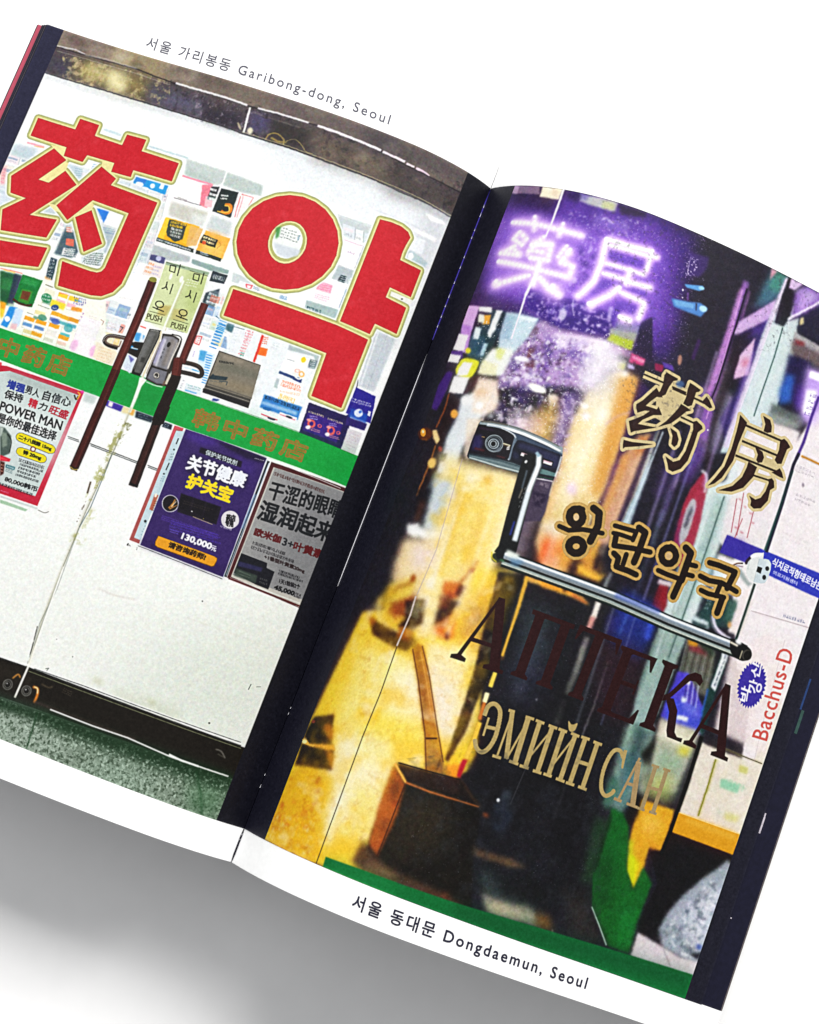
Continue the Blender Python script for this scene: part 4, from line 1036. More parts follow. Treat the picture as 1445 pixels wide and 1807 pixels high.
K('3a6a70',[1020,1300,1005,1300,1019,1372],5,h=.5,fill=.8,s=580,a=.5,cell=.37)
P('33205f',[1009,1863,824,1869,588,1869,571,1254,1001,1257])
P('2a1850',[1001,1291,797,1291,571,1307,571,1254,1001,1257],b=.64,a=.8)
P('472a92',[994,1856,872,1859,816,1849,906,1815,992,1825],b=.58,a=.7)
P('1a1030',[852,1861,720,1865,594,1867,594,1842,681,1829,774,1844],b=.32)
P('3f2782',[754,1821,634,1826,609,1712,707,1767],b=.97,a=.6)
P('140c22',[907,1805,692,1811,687,1780,905,1777],b=.13)
K('5a3ac0',[955,1405,613,1413,956,1431],3,h=.6,fill=.8,s=587,a=.55,cell=.28,b=.05)
K('5038c8',[902,1374,636,1394,906,1423],4,h=.6,fill=.8,s=588,a=.6,cell=.31,b=.05)
T('b8c4c8','保护关节饮剂',[873,1778,712,1780,875,1803],bold=.08)
P('120a1e',[806,1759,629,1761,630,1688,926,1663,943,1755],b=.51,a=.5)
T('e9edf4','关节健康',[936,1680,641,1689,939,1756],bold=.34)
T('f2d21e','护关宝',[904,1596,677,1599,905,1667],bold=.4)
P('141018',[903,1509,900,1494,903,1479,912,1466,925,1458,941,1455,956,1459,970,1468,978,1481,981,1497,978,1512,969,1525,956,1533,940,1535,925,1532,912,1522],sm=1)
S('d8d8e0',.16,[904,1509,901,1493,904,1478,913,1466,925,1458,941,1455,956,1459,969,1468,977,1482,981,1497,978,1512,969,1525,956,1533,941,1535,926,1531,913,1522],b=.02,sm=1,o=1)
S('c88a3a',.35,[941,1472,917,1512],b=.06,a=.9,w1=.13)
S('c88a3a',.35,[935,1469,905,1501],b=.06,a=.9,w1=.13)
S('c88a3a',.35,[925,1483,929,1523],b=.06,a=.9,w1=.13)
S('c88a3a',.35,[934,1485,922,1525],b=.06,a=.9,w1=.13)
S('f8e8d0',.13,[930,1481,918,1516],b=.03)
P('f8f8f8',[910,1467,910,1466,910,1465,911,1465,912,1464,913,1464,913,1464,914,1465,915,1465,915,1466,915,1467,914,1468,913,1468,912,1469,912,1468,911,1468],b=.03,sm=1)
P('15101c',[911,1560,704,1567,695,1478,894,1469],b=.1)
P('0d0a12',[907,1557,849,1559,841,1489,897,1488],b=.1,a=.9)
P('0d0a12',[841,1559,783,1561,776,1491,831,1491],b=.1,a=.9)
P('0d0a12',[776,1561,718,1563,711,1494,766,1493],b=.1,a=.9)
K('6a5a40',[886,1513,718,1525,885,1534],2,h=.5,fill=.8,s=605,a=.35,cell=.5)
S('c8b488',.13,[815,1474,712,1472],b=.03)
P('e8e8e8',[824,1495,824,1495,825,1494,827,1494,829,1494,831,1494,832,1495,833,1496,833,1497,833,1498,832,1498,830,1499,828,1499,826,1498,825,1497,824,1496],b=.03,sm=1)
P('e8c050',[761,1483,761,1483,761,1482,762,1481,762,1481,763,1481,764,1481,765,1481,765,1482,765,1483,765,1483,764,1484,764,1484,763,1485,762,1484,762,1484],b=.02,sm=1)
P('d6d2d8',[602,1540,598,1523,602,1507,612,1493,626,1483,642,1481,659,1484,673,1494,682,1509,685,1525,682,1542,672,1556,658,1565,641,1568,625,1564,611,1554],sm=1)
T('15121a','药店',[658,1513,616,1524,667,1543],bold=.15)
T('15121a','专用',[652,1487,616,1496,661,1514],bold=.15)
K('b8b4c8',[675,1473,603,1476,676,1485],1,h=.8,fill=.8,s=612,cell=.25)
T('f1f5f6','130,000',[827,1351,677,1352,828,1384],bold=.22)
T('e8f0f2','元',[673,1354,650,1355,677,1378],bold=.12)
K('6a58c8',[892,1363,842,1366,895,1382],2,h=.5,fill=.8,s=615,a=.8,cell=.22)
P('5a3410',[938,1330,647,1333,630,1330,626,1316,629,1287,641,1279,917,1274,935,1280,940,1299])
P('e39a1c',[934,1328,647,1331,632,1327,630,1315,633,1290,642,1283,918,1278,932,1282,937,1299])
T('2c1808','请咨询药师!',[872,1294,685,1296,872,1323],bold=.14)
S('15181a',.11,[1010,1250,571,1244],b=.02)
S('d8dcdc',.13,[1006,1255,569,1250],b=.02)
S('2a2c2a',.08,[1060,1245,1053,1232])
K('4a4c4a',[1011,1227,1002,1225,1012,1242],2,h=.5,fill=.8,s=622,cell=.28)
S('0f1014',.8,[575,1859,563,1259],b=.03)
S('c8d4e4',.19,[582,1861,570,1256],b=.02)
S('a8c0d8',.16,[569,1851,564,1595,565,1467,561,1265],b=.03)
S('7a9ac8',.38,[574,1684,572,1505],b=.1,a=.8)
S('e8ecf0',.11,[567,1862,555,1262],b=.02,a=.9)
P('471318',[560,1860,88,1888,40,1248,553,1258])
P('c8c4ba',[541,1840,80,1870,40,1248,537,1269])
P('8f8f90',[534,1839,78,1865,64,1297,533,1281])
P('6f7074',[353,1840,137,1857,135,1318,342,1290,358,1590],b=1.61,a=.5)
P('a8a8a4',[536,1836,486,1837,491,1409,531,1317],b=.97,a=.5)
K('3c1816',[526,1803,198,1816,528,1821],1,h=.95,fill=.8,s=633,cell=.28)
T('171a1e','干涩的眼睛',[516,1686,139,1728,523,1776],bold=.25)
T('171a1e','湿润起来',[526,1574,139,1600,531,1672],bold=.31)
T('571418','欧米伽',[510,1496,378,1505,512,1533],bold=.2)
T('22242a','3+',[365,1503,310,1504,369,1539],bold=.15)
T('571418','叶黄素',[306,1500,151,1513,310,1543],bold=.2)
K('1e1c20',[498,1452,326,1459,500,1469],1,h=.9,fill=.8,s=639,cell=.25)
K('1e1c20',[499,1429,250,1441,502,1446],1,h=.95,fill=.8,s=640,cell=.31)
T('2a1c1e','+1番型叶黄素20mg',[420,1406,208,1413,425,1429],bold=.08)
P('16171f',[533,1393,399,1394,393,1371,350,1368,347,1277,414,1277,531,1292],b=.05)
P('2c2a50',[530,1353,412,1364,410,1344,526,1329],b=.13,a=.9)
P('3c4a40',[531,1317,421,1320,415,1281,526,1279],b=.13,a=.8)
S('6a7a6a',.13,[513,1309,451,1308],b=.05,a=.7)
S('6a7a6a',.13,[512,1294,452,1297],b=.05,a=.7)
K('8a8a80',[402,1286,353,1290,406,1320],2,h=.5,fill=.8,s=647,a=.5,cell=.37)
K('1c1c20',[331,1360,189,1369,334,1387],2,h=.8,fill=.8,s=648,cell=.25)
T('1c1a1e','1天1粒装2个',[309,1325,200,1335,314,1347],bold=.08)
T('131418','45,000',[323,1287,218,1292,323,1311],bold=.17)
K('1c1a1e',[217,1290,163,1289,222,1316],2,h=.8,fill=.8,s=651,cell=.31)
S('dfe2e0',.16,[566,1865,190,1872],b=.03)
S('f4f6f4',.21,[540,1263,173,1273],b=.03,a=.5)
S('5a1a1c',.43,[545,1258,168,1260],b=.03)
K('d8d8dc',[644,1842,587,1847,645,1852],1,h=.5,fill=.8,s=655,a=.8,cell=.37)
P('c9d59a',[1430,2625,1205,2642,1191,2531,1186,2314,1417,2305,1423,2530],b=.04)
P('dde6b8',[1430,2625,1310,2632,1302,2286,1417,2305,1423,2530],b=.31,a=.6)
P('b9c97e',[1279,2604,1201,2618,1187,2442,1222,2404,1271,2490],b=.54,a=.6)
P('bfae62',[1371,2405,1313,2421,1321,2363,1366,2348],b=.23,a=.9)
P('bfae62',[1301,2409,1226,2428,1220,2366,1292,2354],b=.23,a=.6)
P('8fa88f',[1430,2625,1311,2635,1199,2644,1199,2628,1311,2619,1427,2610],b=.12,a=.9)
S('f4f8ee',.45,[1307,2562,1308,2426,1308,2284],b=.08)
S('c8bfa0',.16,[1296,2559,1298,2423,1296,2288],b=.04,a=.8)
K('ffffff',[1296,2537,1217,2547,1295,2579],3,h=.5,fill=.8,s=664,a=.8,cell=.59)
P('ffffff',[1370,2561,1370,2554,1372,2548,1374,2544,1377,2543,1380,2544,1382,2548,1384,2554,1385,2561,1385,2568,1383,2574,1381,2578,1378,2579,1375,2578,1373,2574,1371,2568],b=.12,a=.9,sm=1)
P('ffffff',[1312,2564,1312,2557,1314,2551,1316,2547,1320,2546,1323,2547,1326,2551,1328,2557,1329,2564,1329,2571,1327,2577,1325,2581,1321,2582,1318,2581,1315,2577,1313,2571],b=.12,a=.9,sm=1)
S('16180e',.26,[1402,2616,1395,2586,1367,2586,1373,2618,1402,2616])
S('16180e',.29,[1355,2635,1347,2574])
S('16180e',.19,[1429,2623,1327,2626],a=.5)
S('16180e',.29,[1384,2530,1381,2501,1397,2487],sm=1)
S('16180e',.26,[1381,2508,1367,2490],sm=1)
S('16180e',.29,[1351,2528,1347,2474])
S('16180e',.26,[1355,2409,1355,2403,1359,2398,1365,2394,1373,2393,1381,2393,1389,2396,1394,2401,1396,2407,1395,2413,1392,2418,1385,2422,1377,2424,1369,2423,1362,2420,1357,2415],sm=1,o=1)
S('16180e',.26,[1377,2391,1379,2377])
S('16180e',.29,[1404,2384,1340,2380])
S('16180e',.26,[1271,2613,1265,2583,1237,2583,1242,2615,1271,2613])
S('16180e',.29,[1225,2633,1218,2572])
S('16180e',.19,[1298,2620,1197,2623],a=.5)
S('16180e',.29,[1254,2527,1251,2499,1267,2485],sm=1)
S('16180e',.26,[1251,2505,1238,2487],sm=1)
S('16180e',.29,[1221,2525,1217,2472])
S('16180e',.26,[1225,2407,1226,2401,1230,2396,1236,2392,1244,2391,1252,2391,1259,2394,1264,2399,1266,2405,1265,2411,1262,2416,1255,2420,1248,2421,1240,2421,1233,2418,1228,2413],sm=1,o=1)
S('16180e',.26,[1247,2389,1249,2375])
S('16180e',.29,[1274,2381,1210,2378])
S('2a2c1c',.13,[1410,2359,1328,2364],a=.8)
S('2a2c1c',.1,[1416,2304,1326,2313],a=.6)
S('2a2c1c',.13,[1280,2358,1198,2361],a=.8)
S('2a2c1c',.1,[1284,2305,1204,2313],a=.6)
T('4c4a2e','PUSH',[1410,2317,1332,2324,1415,2346],bold=.05)
T('4c4a2e','PUSH',[1278,2317,1199,2322,1281,2345],bold=.05)
S('1d1714',1.35,[1375,2153,1431,2146],b=.04)
P('1a1614',[1445,2180,1363,2201,1340,2145,1372,2115,1440,2124],b=.08)
P('d8e4f0',[1438,2118,1391,2115,1367,2072,1381,2029,1429,2051],b=.08)
P('4a4aa0',[1424,2117,1387,2104,1397,2081],b=.12,a=.8)
K('b8a8d8',[1416,2036,1375,2031,1414,2076],3,h=.5,fill=.8,s=695,a=.5,cell=.59)
S('191412',.97,[1469,2191,1548,2178,1569,2158,1566,2139,1540,2129,1489,2130],b=.03,sm=1)
S('6a564a',.39,[1473,2185,1546,2173,1562,2157,1560,2141,1540,2136,1486,2139],b=.06,sm=1)
S('a39a94',.19,[1476,2192,1550,2182,1573,2160,1572,2138],b=.04,sm=1)
S('6a4a2a',.26,[1487,2172,1485,2138],b=.08)
S('2f8fd0',.71,[1428,2157,1391,2161],b=.08)
S('e8f4fa',.26,[1424,2155,1390,2159],b=.06)
P('f0f6fa',[1452,2242,1398,2254,1382,2201,1425,2187],b=.15,a=.9)
P('48a0e0',[1438,2234,1405,2239,1399,2195,1424,2193],b=.15)
P('1c1814',[1422,2188,1363,2201,1366,2162,1416,2158],b=.08)
P('14130f',[1374,2275,1315,2285,1310,2258,1325,2033,1373,2032,1376,2056,1375,2261],b=.02)
P('5c5c58',[1368,2270,1322,2280,1316,2250,1330,2047,1363,2045,1367,2072],b=.08)
P('77787a',[1364,2265,1340,2270,1351,2110,1370,2110],b=.31,a=.6)
P('2c2c2a',[1358,2127,1333,2129,1335,2103,1354,2102],b=.12,a=.8)
S('ddd2b0',.39,[1314,2282,1306,2234,1312,2155,1312,2034],b=.04,sm=1)
S('5a4020',.13,[1298,2230,1300,2127,1302,2056],b=.04,a=.8)
P('f4f4ec',[1326,2029,1285,2031,1299,1988,1302,1873,1310,1876,1318,1987],b=.08)
P('2a2420',[1303,2273,1250,2285,1207,2274,1195,2260,1183,2029,1229,2019,1294,2028,1297,2058,1295,2238],b=.02)
P('85858e',[1293,2264,1246,2274,1214,2266,1209,2108,1288,2106,1292,2232],b=.12)
P('b0acd0',[1291,2252,1276,2254,1271,2150,1279,2115,1291,2118,1296,2225],b=.19,a=.8)
P('a5998c',[1254,2264,1221,2260,1221,2123,1246,2121],b=.31,a=.6)
P('70707a',[1286,2097,1206,2100,1198,2036,1233,2027,1289,2036],b=.12)
S('15120f',.23,[1288,2099,1263,2099,1210,2103],b=.02)
S('dedcd8',.29,[1250,2285,1208,2273,1210,2171,1209,2115],b=.04,a=.9,sm=1)
S('2a2624',.23,[1257,2286,1201,2277,1197,2157],b=.02,sm=1)
P('e4e0ec',[1282,2250,1272,2252,1266,2107,1276,2107],b=.15,a=.7)
P('d8d0c4',[1217,2258,1209,2255,1207,2112,1214,2113],b=.15,a=.7)
P('3c3836',[1249,2266,1239,2266,1235,2109,1245,2111],b=.31,a=.5)
S('c8c8c4',.13,[1369,2270,1327,2278],b=.04)
S('b8b8b4',.16,[1370,2263,1371,2055],b=.08,a=.8)
S('3a3a38',.32,[1331,2264,1333,2052],b=.19,a=.7)
P('1c1a18',[1243,2229,1244,2224,1246,2220,1249,2217,1252,2216,1255,2218,1258,2221,1259,2226,1260,2231,1259,2237,1257,2241,1254,2244,1251,2244,1247,2243,1245,2240,1243,2235],b=.04,sm=1)
K('2a2a34',[1269,2176,1253,2176,1267,2209],2,h=.5,fill=.8,s=727,cell=.44)
K('2a2a34',[1266,2145,1251,2148,1267,2171],1,h=.5,fill=.8,s=728,cell=.44)
P('3a3630',[1234,2069,1232,2063,1233,2057,1237,2052,1242,2048,1248,2048,1254,2049,1259,2053,1263,2059,1264,2065,1263,2071,1260,2076,1254,2079,1248,2080,1242,2079,1237,2075],b=.04,sm=1)
S('c8c4bc',.16,[1239,2069,1238,2064,1238,2059,1241,2055,1245,2053,1249,2052,1254,2054,1258,2057,1261,2061,1262,2066,1261,2071,1259,2075,1255,2077,1250,2078,1246,2077,1241,2074],b=.04,sm=1,o=1)
P('14120f',[1242,2065,1242,2063,1242,2060,1243,2058,1245,2057,1248,2057,1250,2058,1252,2059,1253,2061,1254,2063,1253,2065,1252,2067,1250,2068,1248,2069,1245,2068,1243,2067],b=.03,sm=1)
P('f4f4f0',[1248,2060,1247,2059,1248,2057,1249,2056,1250,2056,1251,2056,1252,2056,1254,2056,1254,2057,1254,2059,1254,2060,1253,2061,1252,2061,1251,2062,1249,2061,1248,2061],b=.04,sm=1)
S('e9e9e2',.29,[1286,2018,1240,2015,1198,2020],b=.06,a=.8,sm=1)
P('cfcab8',[1194,2094,1179,2097,1178,2040,1195,2037],b=.08)
P('2a2420',[1195,2037,1176,2037,1174,2101,1150,2097,1165,2016],b=.08)
P('8a6248',[1205,2052,1193,2054,1191,2026,1204,2027],b=.08,a=.5)
S('2b2420',1.09,[1182,2165,1104,2177,1061,2173,1040,2152,1045,2132,1090,2128,1187,2116],b=.04,sm=1)
S('574638',.26,[1143,2179,1094,2184,1052,2173],b=.06,a=.8,sm=1)
S('d8e8f4',.45,[1137,2149,1070,2154],b=.08)
S('3aa0e0',.26,[1094,2152,1056,2153],b=.08)
P('4a1c14',[1190,2185,1160,2189,1137,2102,1178,2094],b=.12)
P('e8e6e4',[1179,2150,1178,2148,1178,2145,1180,2143,1182,2142,1184,2142,1186,2142,1188,2144,1190,2147,1191,2149,1190,2152,1189,2154,1187,2155,1185,2155,1182,2155,1180,2153],b=.04,sm=1)
S('150a08',2.22,[1457,2509,1453,2338],b=.02)
S('3c1412',2.12,[1457,2509,1453,2338],b=.03)
S('4a1c1a',.96,[1461,2507,1458,2336],b=.12,a=.8)
S('6a2c28',.34,[1453,2510,1450,2339],b=.08,a=.6)
S('150a08',2.22,[1452,2364,1455,2004],b=.02)
S('4a1a17',2.12,[1452,2364,1455,2004],b=.03)
S('5c211c',.96,[1456,2363,1459,2003],b=.12,a=.8)
S('7a3a34',.34,[1448,2366,1451,2005],b=.08,a=.6)
S('150a08',2.35,[1453,2024,1458,1500],b=.02)
S('35110f',2.25,[1453,2024,1458,1500],b=.03)
S('451813',1.01,[1458,2022,1463,1498],b=.12,a=.8)
S('5c2620',.36,[1450,2025,1454,1501],b=.08,a=.6)
P('8c8a3a',[1478,2518,1468,2528,1446,2529,1437,2515,1449,2505,1472,2506],b=.02,sm=1)
P('2a1c10',[1485,1502,1440,1502,1437,1487,1471,1485],b=.03)
S('a8954a',.26,[1479,1496,1457,1489,1438,1496],b=.02,sm=1)
S('150a08',1.96,[1160,2486,1156,2165],b=.02)
S('4c1a17',1.87,[1160,2486,1156,2165],b=.03)
S('652620',.84,[1164,2485,1160,2163],b=.12,a=.8)
S('7a3a30',.3,[1157,2488,1153,2166],b=.08,a=.6)
S('150a08',2.41,[1179,2182,1156,2089],b=.02)
S('4a1a16',2.32,[1179,2182,1156,2089],b=.03)
S('5c231d',1.04,[1184,2181,1161,2087],b=.12,a=.8)
S('6a2a22',.37,[1175,2184,1152,2090],b=.08,a=.6)
S('150a08',3.08,[1154,1939,1153,1846],b=.02)
S('1c0f0d',3,[1154,1939,1153,1846],b=.03)
S('241412',1.35,[1161,1937,1159,1843],b=.1,a=.8)
S('2a1613',.48,[1149,1941,1147,1847],b=.06,a=.6)
S('150a08',2.33,[1156,1855,1145,1511],b=.02)
S('28120f',2.25,[1156,1855,1145,1511],b=.03)
S('351813',1.01,[1161,1853,1149,1509],b=.1,a=.8)
S('482420',.36,[1152,1856,1141,1512],b=.06,a=.6)
P('1b0f0d',[1180,2093,1130,2101,1127,2048,1128,1897,1180,1885,1183,1908,1182,2042],b=.04)
P('150d0b',[1185,1889,1126,1891,1130,1840,1176,1823],b=.04)
P('0e0908',[1168,1513,1123,1514,1121,1523,1167,1525],b=.09)
P('3c3a36',[1003,2286,783,2289,761,2067,1001,2062])
P('7d7668',[999,2281,785,2286,763,2113,995,2102],b=.04)
P('69695c',[979,2241,776,2247,781,2213,974,2198],b=.46,a=.8)
P('8d7f66',[972,2161,766,2175,773,2128,991,2116],b=.62,a=.7)
P('a89a88',[974,2274,870,2281,869,2262,972,2256],b=.39,a=.6)
P('1c1b1e',[1006,2082,768,2092,763,2066,1001,2062])
S('4f4c48',.19,[998,2110,763,2119],b=.08)
S('a8a298',.13,[999,2088,767,2099],b=.04)
K('15181a',[983,2228,893,2244,985,2242],1,h=.7,fill=.8,s=785,cell=.22)
P('24343c',[997,2146,987,2168,978,2162,912,2176,914,2157,999,2135],b=.08)
K('33424a',[988,2123,907,2140,994,2153],3,h=.5,fill=.8,s=787,a=.7,cell=.44)
S('33424a',.19,[945,2142,906,2153,905,2135],b=.04)
K('d8b8b8',[871,2050,762,2054,873,2062],1,h=.5,fill=.8,s=789,a=.5,cell=.44)
S('f6faf6',2.94,[2376,3135,2166,3139,2164,3201,2059,3200,2058,3138,1895,3134,1893,3196,1787,3199,1787,3134,1573,3130,1570,3032,1788,3029,1786,2990,1893,2987,1896,3036,2054,3032,2062,2990,2166,2990,2171,3038,2375,3036],b=.12,a=.9,o=1)
S('f6faf6',2.94,[2232,3007,2149,2970,2247,2825,2184,2826,2127,2913,2044,2863,2215,2634,2067,2656,2080,2554,2319,2514,2354,2617,2260,2715,2351,2716,2383,2799],b=.12,a=.9,o=1)
S('f6faf6',2.94,[2337,2453,2054,2501,2057,2396,2303,2345],b=.12,a=.9,o=1)
S('f6faf6',2.94,[1954,2993,1858,2956,1871,2915,1597,2900,1602,2509,1605,2446,1631,2392,1678,2355,1733,2343,1916,2337,1946,2460,1789,2456,1750,2459,1728,2472,1717,2497,1714,2806,1927,2815,2012,2676,2095,2729],b=.12,a=.9,o=1)
S('f6faf6',2.94,[1911,2758,1788,2611,1861,2545,1975,2700],b=.12,a=.9,o=1)
S('f6faf6',2.94,[501,3200,445,3209,391,3210,350,3199,330,3179,338,3128,340,3091,337,3049,216,3050,215,2905,335,2903,336,2843,217,2842,214,2702,338,2701,343,2641,500,2642],b=.12,a=.9,o=1)
S('f6faf6',2.94,[1052,2601,512,2613,341,2608,341,2241,496,2239,504,2466,1048,2462],b=.12,a=.9,o=1)
S('f6faf6',2.94,[653,3007,641,2944,646,2880,668,2819,704,2764,753,2720,812,2690,875,2675,940,2678,1003,2698,1057,2733,1101,2781,1130,2838,1143,2901,1138,2965,1117,3027,1079,3080,1028,3123,968,3152,904,3166,838,3163,776,3144,723,3110,681,3063],b=.12,a=.9,o=1)
S('8f9656',2.17,[2376,3135,2166,3139,2164,3201,2059,3200,2058,3138,1895,3134,1893,3196,1787,3199,1787,3134,1573,3130,1570,3032,1788,3029,1786,2990,1893,2987,1896,3036,2054,3032,2062,2990,2166,2990,2171,3038,2375,3036],b=.08,o=1)
S('8f9656',2.17,[2232,3007,2149,2970,2247,2825,2184,2826,2127,2913,2044,2863,2215,2634,2067,2656,2080,2554,2319,2514,2354,2617,2260,2715,2351,2716,2383,2799],b=.08,o=1)
S('8f9656',2.17,[2337,2453,2054,2501,2057,2396,2303,2345],b=.08,o=1)
S('8f9656',2.17,[1954,2993,1858,2956,1871,2915,1597,2900,1602,2509,1605,2446,1631,2392,1678,2355,1733,2343,1916,2337,1946,2460,1789,2456,1750,2459,1728,2472,1717,2497,1714,2806,1927,2815,2012,2676,2095,2729],b=.08,o=1)
S('8f9656',2.17,[1911,2758,1788,2611,1861,2545,1975,2700],b=.08,o=1)
S('8f9656',2.17,[501,3200,445,3209,391,3210,350,3199,330,3179,338,3128,340,3091,337,3049,216,3050,215,2905,335,2903,336,2843,217,2842,214,2702,338,2701,343,2641,500,2642],b=.08,o=1)
S('8f9656',2.17,[1052,2601,512,2613,341,2608,341,2241,496,2239,504,2466,1048,2462],b=.08,o=1)
S('8f9656',2.17,[653,3007,641,2944,646,2880,668,2819,704,2764,753,2720,812,2690,875,2675,940,2678,1003,2698,1057,2733,1101,2781,1130,2838,1143,2901,1138,2965,1117,3027,1079,3080,1028,3123,968,3152,904,3166,838,3163,776,3144,723,3110,681,3063],b=.08,o=1)
S('bdbd74',1.78,[2376,3135,2166,3139,2164,3201,2059,3200,2058,3138,1895,3134,1893,3196,1787,3199,1787,3134,1573,3130,1570,3032,1788,3029,1786,2990,1893,2987,1896,3036,2054,3032,2062,2990,2166,2990,2171,3038,2375,3036],b=.08,o=1)
S('bdbd74',1.78,[2232,3007,2149,2970,2247,2825,2184,2826,2127,2913,2044,2863,2215,2634,2067,2656,2080,2554,2319,2514,2354,2617,2260,2715,2351,2716,2383,2799],b=.08,o=1)
S('bdbd74',1.78,[2337,2453,2054,2501,2057,2396,2303,2345],b=.08,o=1)
S('bdbd74',1.78,[1954,2993,1858,2956,1871,2915,1597,2900,1602,2509,1605,2446,1631,2392,1678,2355,1733,2343,1916,2337,1946,2460,1789,2456,1750,2459,1728,2472,1717,2497,1714,2806,1927,2815,2012,2676,2095,2729],b=.08,o=1)
S('bdbd74',1.78,[1911,2758,1788,2611,1861,2545,1975,2700],b=.08,o=1)
S('bdbd74',1.78,[501,3200,445,3209,391,3210,350,3199,330,3179,338,3128,340,3091,337,3049,216,3050,215,2905,335,2903,336,2843,217,2842,214,2702,338,2701,343,2641,500,2642],b=.08,o=1)
S('bdbd74',1.78,[1052,2601,512,2613,341,2608,341,2241,496,2239,504,2466,1048,2462],b=.08,o=1)
S('bdbd74',1.78,[653,3007,641,2944,646,2880,668,2819,704,2764,753,2720,812,2690,875,2675,940,2678,1003,2698,1057,2733,1101,2781,1130,2838,1143,2901,1138,2965,1117,3027,1079,3080,1028,3123,968,3152,904,3166,838,3163,776,3144,723,3110,681,3063],b=.08,o=1)
S('eee3a4',1.01,[2376,3135,2166,3139,2164,3201,2059,3200,2058,3138,1895,3134,1893,3196,1787,3199,1787,3134,1573,3130,1570,3032,1788,3029,1786,2990,1893,2987,1896,3036,2054,3032,2062,2990,2166,2990,2171,3038,2375,3036],b=.11,o=1)
S('eee3a4',1.01,[2232,3007,2149,2970,2247,2825,2184,2826,2127,2913,2044,2863,2215,2634,2067,2656,2080,2554,2319,2514,2354,2617,2260,2715,2351,2716,2383,2799],b=.11,o=1)
S('eee3a4',1.01,[2337,2453,2054,2501,2057,2396,2303,2345],b=.11,o=1)
S('eee3a4',1.01,[1954,2993,1858,2956,1871,2915,1597,2900,1602,2509,1605,2446,1631,2392,1678,2355,1733,2343,1916,2337,1946,2460,1789,2456,1750,2459,1728,2472,1717,2497,1714,2806,1927,2815,2012,2676,2095,2729],b=.11,o=1)
S('eee3a4',1.01,[1911,2758,1788,2611,1861,2545,1975,2700],b=.11,o=1)
S('eee3a4',1.01,[501,3200,445,3209,391,3210,350,3199,330,3179,338,3128,340,3091,337,3049,216,3050,215,2905,335,2903,336,2843,217,2842,214,2702,338,2701,343,2641,500,2642],b=.11,o=1)
S('eee3a4',1.01,[1052,2601,512,2613,341,2608,341,2241,496,2239,504,2466,1048,2462],b=.11,o=1)
S('eee3a4',1.01,[653,3007,641,2944,646,2880,668,2819,704,2764,753,2720,812,2690,875,2675,940,2678,1003,2698,1057,2733,1101,2781,1130,2838,1143,2901,1138,2965,1117,3027,1079,3080,1028,3123,968,3152,904,3166,838,3163,776,3144,723,3110,681,3063],b=.11,o=1)
P('efe5a0',[2247,2825,2184,2826,2125,2918,2129,2960,2158,2964])
P('efe5a0',[2257,3022,2171,3038,2165,2989,2148,2971,2232,3007])
P('ece2a0',[1963,3027,1896,3036,1893,2987,1858,2956,1954,2993])
P('efe6a8',[2149,2725,2096,2730,2058,2701,2090,2697])
P('ece2a2',[1999,2690,1927,2803,1908,2790,1912,2761,1975,2705])
S('8c1626',.22,[2376,3135,2166,3139,2164,3201,2059,3200,2058,3138,1895,3134,1893,3196,1787,3199,1787,3134,1573,3130,1570,3032,1788,3029,1786,2990,1893,2987,1896,3036,2054,3032,2062,2990,2166,2990,2171,3038,2375,3036],o=1)
P('cb1b29',[2376,3135,2166,3139,2164,3201,2059,3200,2058,3138,1895,3134,1893,3196,1787,3199,1787,3134,1573,3130,1570,3032,1788,3029,1786,2990,1893,2987,1896,3036,2054,3032,2062,2990,2166,2990,2171,3038,2375,3036])
S('8c1626',.22,[2232,3007,2149,2970,2247,2825,2184,2826,2127,2913,2044,2863,2215,2634,2067,2656,2080,2554,2319,2514,2354,2617,2260,2715,2351,2716,2383,2799],o=1)
P('cb1b29',[2232,3007,2149,2970,2247,2825,2184,2826,2127,2913,2044,2863,2215,2634,2067,2656,2080,2554,2319,2514,2354,2617,2260,2715,2351,2716,2383,2799])
S('8c1626',.22,[2337,2453,2054,2501,2057,2396,2303,2345],o=1)
P('cb1b29',[2337,2453,2054,2501,2057,2396,2303,2345])
S('8c1626',.22,[1954,2993,1858,2956,1871,2915,1597,2900,1602,2509,1605,2446,1631,2392,1678,2355,1733,2343,1916,2337,1946,2460,1789,2456,1750,2459,1728,2472,1717,2497,1714,2806,1927,2815,2012,2676,2095,2729],o=1)
P('cb1b29',[1954,2993,1858,2956,1871,2915,1597,2900,1602,2509,1605,2446,1631,2392,1678,2355,1733,2343,1916,2337,1946,2460,1789,2456,1750,2459,1728,2472,1717,2497,1714,2806,1927,2815,2012,2676,2095,2729])
S('8c1626',.22,[1911,2758,1788,2611,1861,2545,1975,2700],o=1)
P('cb1b29',[1911,2758,1788,2611,1861,2545,1975,2700])
S('8c1626',.22,[501,3200,445,3209,391,3210,350,3199,330,3179,338,3128,340,3091,337,3049,216,3050,215,2905,335,2903,336,2843,217,2842,214,2702,338,2701,343,2641,500,2642],o=1)
P('cb1b29',[501,3200,445,3209,391,3210,350,3199,330,3179,338,3128,340,3091,337,3049,216,3050,215,2905,335,2903,336,2843,217,2842,214,2702,338,2701,343,2641,500,2642])
S('8c1626',.22,[1052,2601,512,2613,341,2608,341,2241,496,2239,504,2466,1048,2462],o=1)
P('cb1b29',[1052,2601,512,2613,341,2608,341,2241,496,2239,504,2466,1048,2462])
S('8c1626',.22,[653,3007,641,2944,646,2880,668,2819,704,2764,753,2720,812,2690,875,2675,940,2678,1003,2698,1057,2733,1101,2781,1130,2838,1143,2901,1138,2965,1117,3027,1079,3080,1028,3123,968,3152,904,3166,838,3163,776,3144,723,3110,681,3063],o=1)
